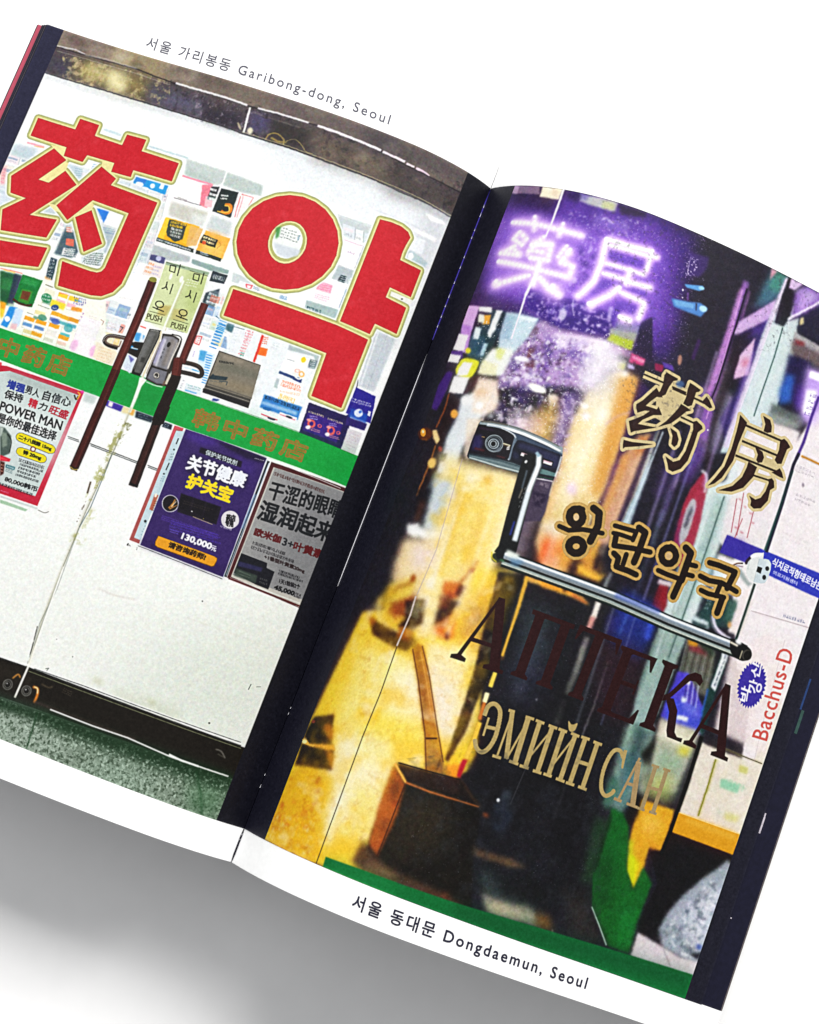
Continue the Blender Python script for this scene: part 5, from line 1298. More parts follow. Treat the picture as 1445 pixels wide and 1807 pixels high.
P('cb1b29',[653,3007,641,2944,646,2880,668,2819,704,2764,753,2720,812,2690,875,2675,940,2678,1003,2698,1057,2733,1101,2781,1130,2838,1143,2901,1138,2965,1117,3027,1079,3080,1028,3123,968,3152,904,3166,838,3163,776,3144,723,3110,681,3063])
P('cb1b29',[653,3007,641,2944,646,2880,668,2819,704,2764,753,2720,812,2690,875,2675,940,2678,1003,2698,1057,2733,1101,2781,1130,2838,1143,2901,1138,2965,1117,3027,1079,3080,1028,3123,968,3152,904,3166,838,3163,776,3144,723,3110,681,3063])
S('8c1626',.19,[798,2948,794,2919,798,2890,807,2863,823,2840,842,2822,865,2811,890,2808,914,2812,937,2823,957,2841,972,2865,982,2892,985,2921,982,2950,972,2977,957,3000,937,3018,914,3028,889,3032,864,3028,841,3016,822,2998,807,2975],o=1)
P('eee3a4',[798,2948,794,2919,798,2890,807,2863,823,2840,842,2822,865,2811,890,2808,914,2812,937,2823,957,2841,972,2865,982,2892,985,2921,982,2950,972,2977,957,3000,937,3018,914,3028,889,3032,864,3028,841,3016,822,2998,807,2975])
P('b2b46c',[806,2946,803,2919,807,2892,816,2868,830,2847,848,2830,869,2821,891,2818,914,2822,935,2833,952,2849,966,2871,974,2896,977,2923,974,2950,965,2975,951,2996,932,3012,911,3021,889,3024,866,3020,845,3010,828,2993,814,2971])
P('f4f8f4',[819,2943,817,2920,820,2897,828,2876,840,2858,855,2844,873,2836,893,2834,912,2837,929,2847,944,2861,956,2880,963,2902,965,2925,962,2948,954,2969,942,2987,926,3000,908,3009,888,3011,869,3007,852,2998,837,2983,825,2965])
P('d4dce4',[958,2901,813,2910,816,2872,865,2841,918,2846],b=.23)
P('3f8f42',[971,2971,949,2986,940,2932,952,2915],b=.19,a=.9)
K('3a4a44',[938,2927,824,2931,943,2988],4,h=.5,fill=.8,s=850,a=.75,cell=.78)
K('2a6a8a',[854,2945,823,2944,854,2977],3,h=.7,fill=.8,s=851,cell=.54)
P('b01424',[2376,3135,2166,3139,2164,3201,2059,3200,2058,3138,1895,3134,1893,3196,1787,3199,1787,3134,1573,3130,1570,3032,1788,3029,1786,2990,1893,2987,1896,3036,2054,3032,2062,2990,2166,2990,2171,3038,2375,3036],a=.5,n=(14,.5,1.0,51))
P('e2505a',[2376,3135,2166,3139,2164,3201,2059,3200,2058,3138,1895,3134,1893,3196,1787,3199,1787,3134,1573,3130,1570,3032,1788,3029,1786,2990,1893,2987,1896,3036,2054,3032,2062,2990,2166,2990,2171,3038,2375,3036],a=.5,n=(3,.62,1.1,52))
P('b01424',[2232,3007,2149,2970,2247,2825,2184,2826,2127,2913,2044,2863,2215,2634,2067,2656,2080,2554,2319,2514,2354,2617,2260,2715,2351,2716,2383,2799],a=.5,n=(14,.5,1.0,51))
P('e2505a',[2232,3007,2149,2970,2247,2825,2184,2826,2127,2913,2044,2863,2215,2634,2067,2656,2080,2554,2319,2514,2354,2617,2260,2715,2351,2716,2383,2799],a=.5,n=(3,.62,1.1,52))
P('b01424',[2337,2453,2054,2501,2057,2396,2303,2345],a=.5,n=(14,.5,1.0,51))
P('e2505a',[2337,2453,2054,2501,2057,2396,2303,2345],a=.5,n=(3,.62,1.1,52))
P('b01424',[1954,2993,1858,2956,1871,2915,1597,2900,1602,2509,1605,2446,1631,2392,1678,2355,1733,2343,1916,2337,1946,2460,1789,2456,1750,2459,1728,2472,1717,2497,1714,2806,1927,2815,2012,2676,2095,2729],a=.5,n=(14,.5,1.0,51))
P('e2505a',[1954,2993,1858,2956,1871,2915,1597,2900,1602,2509,1605,2446,1631,2392,1678,2355,1733,2343,1916,2337,1946,2460,1789,2456,1750,2459,1728,2472,1717,2497,1714,2806,1927,2815,2012,2676,2095,2729],a=.5,n=(3,.62,1.1,52))
P('b01424',[1911,2758,1788,2611,1861,2545,1975,2700],a=.5,n=(14,.5,1.0,51))
P('e2505a',[1911,2758,1788,2611,1861,2545,1975,2700],a=.5,n=(3,.62,1.1,52))
P('b01424',[501,3200,445,3209,391,3210,350,3199,330,3179,338,3128,340,3091,337,3049,216,3050,215,2905,335,2903,336,2843,217,2842,214,2702,338,2701,343,2641,500,2642],a=.5,n=(14,.5,1.0,51))
P('e2505a',[501,3200,445,3209,391,3210,350,3199,330,3179,338,3128,340,3091,337,3049,216,3050,215,2905,335,2903,336,2843,217,2842,214,2702,338,2701,343,2641,500,2642],a=.5,n=(3,.62,1.1,52))
P('b01424',[1052,2601,512,2613,341,2608,341,2241,496,2239,504,2466,1048,2462],a=.5,n=(14,.5,1.0,51))
P('e2505a',[1052,2601,512,2613,341,2608,341,2241,496,2239,504,2466,1048,2462],a=.5,n=(3,.62,1.1,52))
P('b01424',[653,3007,641,2944,646,2880,668,2819,704,2764,753,2720,812,2690,875,2675,940,2678,1003,2698,1057,2733,1101,2781,1130,2838,1143,2901,1138,2965,1117,3027,1079,3080,1028,3123,968,3152,904,3166,838,3163,776,3144,723,3110,681,3063],a=.5,n=(14,.5,1.0,51))
P('e2505a',[653,3007,641,2944,646,2880,668,2819,704,2764,753,2720,812,2690,875,2675,940,2678,1003,2698,1057,2733,1101,2781,1130,2838,1143,2901,1138,2965,1117,3027,1079,3080,1028,3123,968,3152,904,3166,838,3163,776,3144,723,3110,681,3063],a=.5,n=(3,.62,1.1,52))
S('8c1626',.19,[798,2948,794,2919,798,2890,807,2863,823,2840,842,2822,865,2811,890,2808,914,2812,937,2823,957,2841,972,2865,982,2892,985,2921,982,2950,972,2977,957,3000,937,3018,914,3028,889,3032,864,3028,841,3016,822,2998,807,2975],o=1)
P('e9dfa2',[798,2948,794,2919,798,2890,807,2863,823,2840,842,2822,865,2811,890,2808,914,2812,937,2823,957,2841,972,2865,982,2892,985,2921,982,2950,972,2977,957,3000,937,3018,914,3028,889,3032,864,3028,841,3016,822,2998,807,2975])
P('b2b46c',[806,2946,803,2919,807,2892,816,2868,830,2847,848,2830,869,2821,891,2818,914,2822,935,2833,952,2849,966,2871,974,2896,977,2923,974,2950,965,2975,951,2996,932,3012,911,3021,889,3024,866,3020,845,3010,828,2993,814,2971])
P('f2f7f4',[819,2943,817,2920,820,2897,828,2876,840,2858,855,2844,873,2836,893,2834,912,2837,929,2847,944,2861,956,2880,963,2902,965,2925,962,2948,954,2969,942,2987,926,3000,908,3009,888,3011,869,3007,852,2998,837,2983,825,2965])
P('d4dce4',[956,2895,811,2905,816,2872,865,2841,918,2846],b=.23)
P('3f8f42',[971,2971,949,2986,940,2932,952,2915],b=.19,a=.9)
K('3a4a44',[938,2927,824,2931,943,2988],4,h=.5,fill=.8,s=874,a=.75,cell=.78)
K('2a6a8a',[854,2945,823,2944,854,2977],3,h=.7,fill=.8,s=875,cell=.54)
P('f2f2ea',[319,2886,197,2894,199,2868,316,2862],b=.09)
P('33362a',[247,2877,247,2875,248,2874,249,2872,251,2871,253,2870,255,2870,257,2870,258,2871,258,2873,257,2874,256,2876,254,2877,251,2878,249,2878,248,2878],sm=1)
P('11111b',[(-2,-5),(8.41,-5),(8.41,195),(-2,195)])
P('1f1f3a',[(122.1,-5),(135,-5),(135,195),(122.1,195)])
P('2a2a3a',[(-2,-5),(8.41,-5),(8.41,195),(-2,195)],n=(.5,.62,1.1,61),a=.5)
CV[-1].mottle(.05, .35, 230, .3); CV[-1].sharpen(.3, .5); CV[-1].grain(.03, 5)
on(R)
P('191721',[-3600,4914,2713,4881,4448,93,299,-1189])
P('f2c92c',[264,1335,967,1564,1072,1127,1045,895,1002,634,1078,283,385,-89,112,93],b=.46)
P('f6e08a',[328,1206,761,1205,880,588,709,306,473,298,346,868],b=2.48)
P('fbeecb',[546,1158,720,1163,760,982,713,882,546,933],b=2.17)
P('fbf0d0',[392,770,516,783,570,471,557,248,473,298,404,522],b=1.55)
P('fbeccb',[493,692,694,709,716,580,543,571],b=1.86,a=.9)
P('f4d23a',[459,918,778,934,799,804,506,808],b=2.17,a=.8)
P('f8ecc0',[530,788,631,796,675,757,536,735],b=1.4,a=.9)
P('d89a14',[119,378,370,594,504,228,229,130],b=1.86,a=.6)
P('e8b81e',[139,497,451,566,524,181,264,142],b=.93,a=.8)
P('b8761a',[91,456,408,551,520,153,193,118],b=.31,a=.8,n=(2.2,.55,.85,71))
P('f0dc84',[141,270,441,369,504,119,154,105],b=.46,a=.8,n=(1,.5,.8,72))
P('c86a18',[175,365,419,417,455,265,246,247],b=.62,a=.7,n=(1.8,.5,.8,73))
P('1e1a2a',[668,3684,1886,3675,2009,3356,1586,3167,1445,2270,1124,2728],b=.62)
P('3c1f78',[189,3608,1029,3658,1200,3609,1278,2972,978,2967,242,2960,153,3305],b=1.86)
P('5a35a4',[474,3595,986,3609,1123,3483,1160,3043,548,2946],b=2.17)
P('2a1a44',[182,3625,477,3627,483,3488,223,3496],b=1.24,a=.9)
P('33204e',[140,3083,508,3013,501,2951,183,2957],b=.93)
P('7448c0',[140,3498,576,3444,1077,3525,1230,3102,917,2973,286,3026],b=2.48,a=.8)
P('8a58d4',[178,3464,775,3377,838,3034,291,3057],b=2.17,a=.8)
P('8a7090',[184,3632,352,3632,372,3585,190,3585],b=.12,a=.9)
P('c8a8d0',[190,3629,227,3628,232,3581,192,3588],b=.12,a=.7)
P('fdf4d8',[374,3631,487,3633,483,3573,375,3575],b=.12)
P('e8d0b8',[430,3627,464,3626,474,3582,438,3589],b=.19,a=.6)
P('c0c0c4',[580,3622,777,3631,777,3579,669,3579,593,3586],b=.23)
P('c4c890',[703,3618,763,3620,770,3583,704,3583],b=.27,a=.8)
P('6a5ab0',[575,3634,625,3632,627,3594,590,3592],b=.31,a=.7)
P('28183e',[779,3625,920,3631,929,3602,808,3577],b=.31,a=.9)
P('2d1c50',[502,3625,591,3624,585,3571,530,3585],b=.39,a=.7)
P('8a68cc',[685,3532,860,3550,870,3503,706,3474],b=.62,a=.7)
P('b098e0',[687,3526,854,3548,873,3479,708,3468],b=.23,a=.6,n=(1.2,.5,.75,80))
P('d8c8f4',[540,3523,937,3580,981,3457,816,3382,825,3220,763,3073,666,3075,635,3161,684,3226,683,3365],b=.12,a=.75,n=(.8,.6,.78,81))
P('2e1470',[661,3359,789,3373,790,3234,710,3120,678,3262],b=.23,a=.85,n=(1.4,.42,.7,82))
P('2f1678',[504,3091,696,3090,765,3099,938,3087,973,2988,819,2948,714,2939,621,2962,520,2999],b=.23,a=.95)
P('c4b0ec',[509,3080,701,3079,938,3087,973,2988,819,2948,623,2956,520,2999],b=.12,a=.8,n=(.8,.55,.7,83))
P('8a6ad0',[590,3048,763,3073,782,3017,648,2988],b=.19,a=.8,n=(1.5,.45,.8,84))
P('3a2090',[792,3399,995,3418,1075,3193,1036,3189,776,3204],b=.39,a=.6)
P('46289e',[936,3161,1040,3178,1053,3058,961,3021,933,3085],b=.23,a=.8)
S('a468ea',2.84,[272,3424,393,3427,541,3419,678,3415],b=.7,a=.6)
S('e4b4fa',1.75,[272,3424,393,3427,541,3419,678,3415],b=.42,a=.85)
S('a468ea',2.51,[392,3466,420,3385],b=.7,a=.6)
S('e4b4fa',1.54,[392,3466,420,3385],b=.42,a=.85)
S('a468ea',2.51,[553,3454,556,3378],b=.7,a=.6)
S('e4b4fa',1.54,[553,3454,556,3378],b=.42,a=.85)
S('a468ea',2.84,[337,3375,318,3335,379,3308,393,3342,337,3375],b=.7,a=.6)
S('e4b4fa',1.75,[337,3375,318,3335,379,3308,393,3342,337,3375],b=.42,a=.85)
S('a468ea',3.01,[341,3298,302,3268,271,3253,401,3253],b=.7,a=.6)
S('e4b4fa',1.85,[341,3298,302,3268,271,3253,401,3253],b=.42,a=.85)
S('a468ea',2.84,[330,3290,388,3251],b=.7,a=.6)
S('e4b4fa',1.75,[330,3290,388,3251],b=.42,a=.85)
S('a468ea',2.84,[482,3369,430,3283,436,3252],b=.7,a=.6)
S('e4b4fa',1.75,[482,3369,430,3283,436,3252],b=.42,a=.85)
S('a468ea',3.35,[431,3315,540,3336],b=.7,a=.6)
S('e4b4fa',2.06,[431,3315,540,3336],b=.42,a=.85)
S('a468ea',3.35,[451,3248,545,3253,534,3334,426,3328],b=.7,a=.6)
S('e4b4fa',2.06,[451,3248,545,3253,534,3334,426,3328],b=.42,a=.85)
S('a468ea',3.01,[449,3286,526,3288],b=.7,a=.6)
S('e4b4fa',1.85,[449,3286,526,3288],b=.42,a=.85)
S('a468ea',2.51,[611,3346,590,3283,646,3266],b=.7,a=.6)
S('e4b4fa',1.54,[611,3346,590,3283,646,3266],b=.42,a=.85)
S('a468ea',2.84,[634,3333,612,3257,687,3252],b=.7,a=.6)
S('e4b4fa',1.75,[634,3333,612,3257,687,3252],b=.42,a=.85)
S('a468ea',3.35,[627,3318,645,3304],b=.7,a=.6)
S('e4b4fa',2.06,[627,3318,645,3304],b=.42,a=.85)
S('a468ea',3.01,[276,3208,457,3197,586,3193,684,3194],b=.7,a=.6)
S('e4b4fa',1.85,[276,3208,457,3197,586,3193,684,3194],b=.42,a=.85)
S('a468ea',3.85,[508,3233,516,3145,514,3100],b=.7,a=.6)
S('e4b4fa',2.37,[508,3233,516,3145,514,3100],b=.42,a=.85)
S('a468ea',3.18,[479,3157,412,3126,335,3090,293,3085],b=.7,a=.6)
S('e4b4fa',1.96,[479,3157,412,3126,335,3090,293,3085],b=.42,a=.85)
S('a468ea',3.68,[537,3156,602,3114,678,3091],b=.7,a=.6)
S('e4b4fa',2.27,[537,3156,602,3114,678,3091],b=.42,a=.85)
S('a468ea',3.35,[309,3100,329,3070],b=.7,a=.6)
S('e4b4fa',2.06,[309,3100,329,3070],b=.42,a=.85)
S('a468ea',4.18,[615,3130,642,3106],b=.7,a=.6)
S('e4b4fa',2.57,[615,3130,642,3106],b=.42,a=.85)
S('a468ea',3.01,[676,3249,675,3185],b=.7,a=.6)
S('e4b4fa',1.85,[676,3249,675,3185],b=.42,a=.85)
S('a468ea',3.01,[785,3435,899,3438,1016,3453],b=.7,a=.6)
S('e4b4fa',1.85,[785,3435,899,3438,1016,3453],b=.42,a=.85)
S('a468ea',3.35,[785,3435,802,3301,798,3211,764,3137,740,3104],b=.7,a=.6)
S('e4b4fa',2.06,[785,3435,802,3301,798,3211,764,3137,740,3104],b=.42,a=.85)
S('a468ea',2.51,[806,3410,1013,3426],b=.7,a=.6)
S('e4b4fa',1.54,[806,3410,1013,3426],b=.42,a=.85)
S('a468ea',2.51,[1014,3458,1019,3340],b=.7,a=.6)
S('e4b4fa',1.54,[1014,3458,1019,3340],b=.42,a=.85)
S('a468ea',2.18,[809,3316,1026,3330],b=.7,a=.6)
S('e4b4fa',1.34,[809,3316,1026,3330],b=.42,a=.85)
S('a468ea',2.51,[827,3265,945,3272],b=.7,a=.6)
S('e4b4fa',1.54,[827,3265,945,3272],b=.42,a=.85)
S('a468ea',3.01,[944,3328,950,3242],b=.7,a=.6)
S('e4b4fa',1.85,[944,3328,950,3242],b=.42,a=.85)
S('a468ea',2.84,[947,3266,1078,3282],b=.7,a=.6)
S('e4b4fa',1.75,[947,3266,1078,3282],b=.42,a=.85)
S('a468ea',3.35,[925,3226,891,3169,816,3091],b=.7,a=.6)
S('e4b4fa',2.06,[925,3226,891,3169,816,3091],b=.42,a=.85)
S('a468ea',2.68,[933,3204,1071,3198],b=.7,a=.6)
S('e4b4fa',1.65,[933,3204,1071,3198],b=.42,a=.85)
S('a468ea',3.01,[1065,3195,1062,3100],b=.7,a=.6)
S('e4b4fa',1.85,[1065,3195,1062,3100],b=.42,a=.85)
S('a468ea',3.68,[974,3088,1041,3091],b=.7,a=.6)
S('e4b4fa',2.27,[974,3088,1041,3091],b=.42,a=.85)
S('a468ea',3.85,[814,3097,841,3088],b=.7,a=.6)
S('e4b4fa',2.37,[814,3097,841,3088],b=.42,a=.85)
S('a468ea',2.51,[1024,3431,1059,3439],b=.7,a=.6)
S('e4b4fa',1.54,[1024,3431,1059,3439],b=.42,a=.85)
S('ffffff',.88,[272,3424,393,3427,541,3419,678,3415],b=.23,a=.95)
S('ffffff',.77,[392,3466,420,3385],b=.23,a=.95)
S('ffffff',.77,[553,3454,556,3378],b=.23,a=.95)
S('ffffff',.88,[337,3375,318,3335,379,3308,393,3342,337,3375],b=.23,a=.95)
S('ffffff',.93,[341,3298,302,3268,271,3253,401,3253],b=.23,a=.95)
S('ffffff',.88,[330,3290,388,3251],b=.23,a=.95)
S('ffffff',.88,[482,3369,430,3283,436,3252],b=.23,a=.95)
S('ffffff',1.03,[431,3315,540,3336],b=.23,a=.95)
S('ffffff',1.03,[451,3248,545,3253,534,3334,426,3328],b=.23,a=.95)
S('ffffff',.93,[449,3286,526,3288],b=.23,a=.95)
S('ffffff',.77,[611,3346,590,3283,646,3266],b=.23,a=.95)
S('ffffff',.88,[634,3333,612,3257,687,3252],b=.23,a=.95)
S('ffffff',1.03,[627,3318,645,3304],b=.23,a=.95)
S('ffffff',.93,[276,3208,457,3197,586,3193,684,3194],b=.23,a=.95)
S('ffffff',1.18,[508,3233,516,3145,514,3100],b=.23,a=.95)
S('ffffff',.98,[479,3157,412,3126,335,3090,293,3085],b=.23,a=.95)
S('ffffff',1.13,[537,3156,602,3114,678,3091],b=.23,a=.95)
S('ffffff',1.03,[309,3100,329,3070],b=.23,a=.95)
S('ffffff',1.29,[615,3130,642,3106],b=.23,a=.95)
S('ffffff',.93,[676,3249,675,3185],b=.23,a=.95)
S('f0d4fc',.7,[785,3435,899,3438,1016,3453],b=.23,a=.7)
S('f0d4fc',.77,[785,3435,802,3301,798,3211,764,3137,740,3104],b=.23,a=.7)
S('f0d4fc',.58,[806,3410,1013,3426],b=.23,a=.7)
S('f0d4fc',.58,[1014,3458,1019,3340],b=.23,a=.7)
S('f0d4fc',.5,[809,3316,1026,3330],b=.23,a=.7)
S('f0d4fc',.58,[827,3265,945,3272],b=.23,a=.7)
S('f0d4fc',.7,[944,3328,950,3242],b=.23,a=.7)
S('f0d4fc',.66,[947,3266,1078,3282],b=.23,a=.7)
S('f0d4fc',.77,[925,3226,891,3169,816,3091],b=.23,a=.7)
S('f0d4fc',.62,[933,3204,1071,3198],b=.23,a=.7)
S('f0d4fc',.7,[1065,3195,1062,3100],b=.23,a=.7)
S('f0d4fc',.85,[974,3088,1041,3091],b=.23,a=.7)
S('f0d4fc',.89,[814,3097,841,3088],b=.23,a=.7)
S('f0d4fc',.58,[1024,3431,1059,3439],b=.23,a=.7)
D('ffffff',.44,.77,[785,3435,899,3438,1016,3453],b=.1)
D('ffffff',.49,.77,[785,3435,802,3301,798,3211,764,3137,740,3104],b=.1)
D('ffffff',.37,.77,[806,3410,1013,3426],b=.1)
D('ffffff',.37,.77,[1014,3458,1019,3340],b=.1)
D('ffffff',.32,.77,[809,3316,1026,3330],b=.1)
D('ffffff',.37,.77,[827,3265,945,3272],b=.1)
D('ffffff',.44,.77,[944,3328,950,3242],b=.1)
D('ffffff',.42,.77,[947,3266,1078,3282],b=.1)
D('ffffff',.49,.77,[925,3226,891,3169,816,3091],b=.1)
D('ffffff',.39,.77,[933,3204,1071,3198],b=.1)
D('ffffff',.44,.77,[1065,3195,1062,3100],b=.1)
D('ffffff',.54,.77,[974,3088,1041,3091],b=.1)
D('ffffff',.56,.77,[814,3097,841,3088],b=.1)
D('ffffff',.37,.77,[1024,3431,1059,3439],b=.1)
D('ffffff',.55,1.16,[272,3424,393,3427,541,3419,678,3415],b=.15,a=.8)
D('ffffff',.48,1.16,[392,3466,420,3385],b=.15,a=.8)
D('ffffff',.48,1.16,[553,3454,556,3378],b=.15,a=.8)
D('ffffff',.55,1.16,[337,3375,318,3335,379,3308,393,3342,337,3375],b=.15,a=.8)
D('ffffff',.58,1.16,[341,3298,302,3268,271,3253,401,3253],b=.15,a=.8)
D('ffffff',.55,1.16,[330,3290,388,3251],b=.15,a=.8)
D('ffffff',.55,1.16,[482,3369,430,3283,436,3252],b=.15,a=.8)
D('ffffff',.64,1.16,[431,3315,540,3336],b=.15,a=.8)
D('ffffff',.64,1.16,[451,3248,545,3253,534,3334,426,3328],b=.15,a=.8)
D('ffffff',.58,1.16,[449,3286,526,3288],b=.15,a=.8)
D('ffffff',.48,1.16,[611,3346,590,3283,646,3266],b=.15,a=.8)
D('ffffff',.55,1.16,[634,3333,612,3257,687,3252],b=.15,a=.8)
D('ffffff',.64,1.16,[627,3318,645,3304],b=.15,a=.8)
D('ffffff',.58,1.16,[276,3208,457,3197,586,3193,684,3194],b=.15,a=.8)
D('ffffff',.74,1.16,[508,3233,516,3145,514,3100],b=.15,a=.8)
D('ffffff',.61,1.16,[479,3157,412,3126,335,3090,293,3085],b=.15,a=.8)
D('ffffff',.71,1.16,[537,3156,602,3114,678,3091],b=.15,a=.8)
D('ffffff',.64,1.16,[309,3100,329,3070],b=.15,a=.8)
D('ffffff',.8,1.16,[615,3130,642,3106],b=.15,a=.8)
D('ffffff',.58,1.16,[676,3249,675,3185],b=.15,a=.8)
P('a070c8',[795,3426,1055,3450,1057,3426,803,3403],b=.04,a=.5,n=(.45,.5,.7,85))
P('b090e0',[809,3316,1084,3335,1105,3275,986,3106,924,3194],b=.04,a=.45,n=(.5,.55,.75,86))
P('301880',[493,3281,494,3276,493,3272,490,3269,486,3267,481,3267,476,3269,472,3272,469,3277,468,3281,469,3286,472,3289,477,3291,482,3291,486,3289,491,3285],b=.19,a=.8,sm=1)
P('402898',[368,3336,370,3331,369,3326,367,3323,363,3321,359,3322,354,3325,350,3329,347,3334,345,3339,346,3344,348,3347,352,3349,356,3348,361,3346,365,3341],b=.19,a=.7,sm=1)
P('5a38a8',[579,3178,642,3176,628,3146],b=.23,a=.7)
S('6a3ab0',.32,[477,3163,293,3170],b=.19,a=.6)
S('4a2a98',.26,[347,3233,451,3228],b=.15,a=.6)
S('5a3aa8',.32,[562,3225,636,3225],b=.15,a=.7)
P('4428a0',[816,3382,1004,3391,1016,3358,822,3346],b=.23,a=.85)
S('4a2ca0',.39,[824,3290,939,3307],b=.15,a=.7)
P('4a2ca8',[982,3255,1054,3253,1062,3231,968,3224],b=.23,a=.8)
P('402498',[821,3232,898,3234,802,3131],b=.31,a=.7)
P('5030a8',[950,3154,1044,3168,1038,3133,965,3129],b=.27,a=.8)
S('ffffff',.48,[491,3630,494,3442,489,3370],b=.05,a=.95,w1=.55)
S('ffffff',.71,[513,3221,508,3131,500,3052],b=.12)
S('f6f0ff',.45,[499,3071,506,2952,511,2821,509,2626],b=.05,a=.95)
S('c8b8f0',.26,[719,3401,728,3341,733,3380],b=.04,a=.8,sm=1)
S('e0d8fa',.23,[734,3095,747,3049,767,3018],b=.04,a=.9,sm=1)
P('e8e0f8',[728,3009,729,2996,727,2985,723,2978,717,2974,710,2976,703,2982,698,2992,694,3005,693,3017,695,3028,699,3036,705,3039,712,3037,719,3031,725,3021],b=.15,a=.8,sm=1)
P('d0c0f0',[837,3016,836,3012,833,3009,829,3007,825,3007,820,3008,816,3010,813,3013,812,3016,813,3020,816,3023,820,3025,825,3026,829,3025,833,3023,836,3019],b=.08,a=.9,sm=1)
P('d8ccf4',[903,3010,902,3007,900,3004,897,3002,893,3002,889,3002,885,3004,883,3007,883,3010,883,3013,885,3016,889,3017,893,3018,897,3017,900,3016,902,3013],b=.08,a=.9,sm=1)
P('e8e0fa',[718,3189,718,3182,716,3176,712,3171,707,3170,702,3170,697,3174,693,3179,690,3186,690,3193,692,3199,696,3203,701,3205,707,3204,712,3201,716,3195],b=.15,a=.8,sm=1)
P('c8b8ea',[908,3119,931,3122,941,3044,923,3043],b=.15,a=.7)
P('b9c69a',[949,3022,1086,3053,1092,3000,959,2976],b=.39,a=.8)
P('b8cc28',[966,2991,1080,3001,1084,2953,999,2949,954,2956],b=.23,a=.95)
P('9a9ab0',[971,3062,1087,3085,1093,3050,976,3014],b=.39,a=.8)
P('a488c8',[1024,3121,1062,3188,1083,3096,1058,3042],b=.31,a=.6)
P('1f1538',[1079,3107,1125,3151,1204,2934,1095,2957],b=.19)
P('b394c8',[570,2898,625,2950,716,2933,949,2953,986,2782,975,2712,532,2565,510,2657,564,2815],b=.46)
P('e3d0ee',[696,2889,949,2953,1063,2944,942,2802,806,2850,718,2846],b=.54)
P('f8ecfb',[708,2905,951,2948,1001,2943,915,2878,719,2859],b=.35)
P('ffffff',[914,2915,964,2910,974,2815,954,2769,927,2845],b=.35)
P('e2ecb0',[976,2877,1082,2890,1078,2851,981,2830],b=.35,a=.8)
P('c8cc3a',[1039,2872,1079,2882,1078,2851,1049,2845],b=.19,a=.8)
P('d6a8d8',[981,2948,1092,2950,1087,2910,995,2910],b=.31,a=.6)
P('c83a78',[1088,2942,1163,2942,1164,2905,1093,2894],b=.15)
P('f0a0c8',[1098,2933,1160,2934,1163,2917,1104,2917],b=.15,a=.8)
P('b8a8d8',[1090,2887,1126,2889,1127,2871,1098,2865],b=.15)
P('54309a',[845,2858,932,2866,932,2848,860,2832],b=.12,a=.6)
P('6a4a5c',[610,2808,647,2825,681,2698,624,2718],b=.23,a=.8)
P('6a4858',[573,2892,623,2924,636,2853,582,2851],b=.15,a=.8,n=(.7,.4,.6,87))
P('56349c',[510,2846,936,2921,1008,2681,936,2475,906,2200,636,2312,507,2574,548,2704],b=.93,a=.55,n=(3.6,.45,.75,91))
P('3c2a70',[510,2846,936,2921,1008,2681,936,2475,906,2200,636,2312,507,2574,548,2704],b=.62,a=.5,n=(1.8,.56,.74,92))
P('4a3050',[510,2846,936,2921,1008,2681,936,2475,906,2200,636,2312,507,2574,548,2704],b=.46,a=.75,n=(.9,.55,.72,93))
P('f4ecfb',[510,2846,936,2921,1008,2681,936,2475,906,2200,636,2312,507,2574,548,2704],b=.78,a=.8,n=(2.4,.56,.8,94))
P('ffffff',[510,2846,936,2921,1008,2681,936,2475,906,2200,636,2312,507,2574,548,2704],b=.46,a=.75,n=(.8,.62,.78,95))
P('6a3c44',[613,2793,636,2812,671,2710,620,2708],b=.15,a=.9,n=(1,.35,.6,96))
P('f6f2fb',[632,2740,630,2734,624,2729,613,2724,600,2722,586,2721,574,2723,566,2726,562,2731,563,2737,570,2742,581,2747,594,2750,608,2750,620,2749,628,2745],b=.12,sm=1)
P('fdfdf4',[767,2614,764,2607,754,2601,739,2598,721,2598,704,2601,689,2607,679,2614,676,2622,680,2629,690,2634,705,2637,723,2637,740,2635,755,2629,764,2622],b=.15,sm=1)
P('fbf4e8',[834,2604,835,2595,832,2587,826,2580,817,2576,808,2574,799,2576,792,2580,787,2587,786,2595,789,2604,795,2610,803,2615,813,2617,822,2615,829,2611],b=.23,a=.9,sm=1)
P('e8dcf4',[627,2638,627,2633,625,2628,621,2624,615,2621,608,2620,602,2621,597,2624,593,2629,593,2634,595,2639,600,2643,606,2646,612,2647,619,2645,624,2642],b=.15,sm=1)
P('e0b8ee',[189,2959,266,2960,275,2829,226,2799,202,2823],b=.12)
P('c08ae0',[198,2856,267,2848,302,2704,237,2710],b=.15)
P('fdf8ff',[199,2804,264,2802,274,2714,200,2717],b=.1)
P('3d1a78',[191,2710,267,2713,284,2676,269,2675,196,2691],b=.08)
P('fdf8ff',[186,2693,266,2690,266,2649,194,2652],b=.06)
P('1b1426',[188,2648,282,2647,270,2573,196,2591],b=.12)
P('1f3340',[340,2952,433,2947,437,2852,419,2697,389,2654,302,2704,284,2811,319,2866],b=.15)
P('2c5068',[289,2798,375,2803,406,2695,307,2692],b=.31,a=.8)
P('ffffff',[263,2957,343,2962,352,2934,275,2932],b=.12)
P('f0a22a',[312,2916,353,2922,367,2872,326,2867],b=.12)
P('f0f4e0',[280,2920,315,2917,332,2871,296,2876],b=.12)
P('f4fafc',[375,2953,413,2953,412,2848,397,2801,374,2822],b=.12)
P('e8f4fa',[289,2850,329,2845,333,2785,302,2787],b=.15)
P('bfe0ee',[374,2772,403,2770,401,2707,376,2708],b=.15,a=.9)
P('12181c',[408,2942,435,2941,441,2859,407,2860],b=.19,a=.9)
P('1c2a30',[405,2847,433,2845,434,2725,400,2694],b=.23,a=.8)
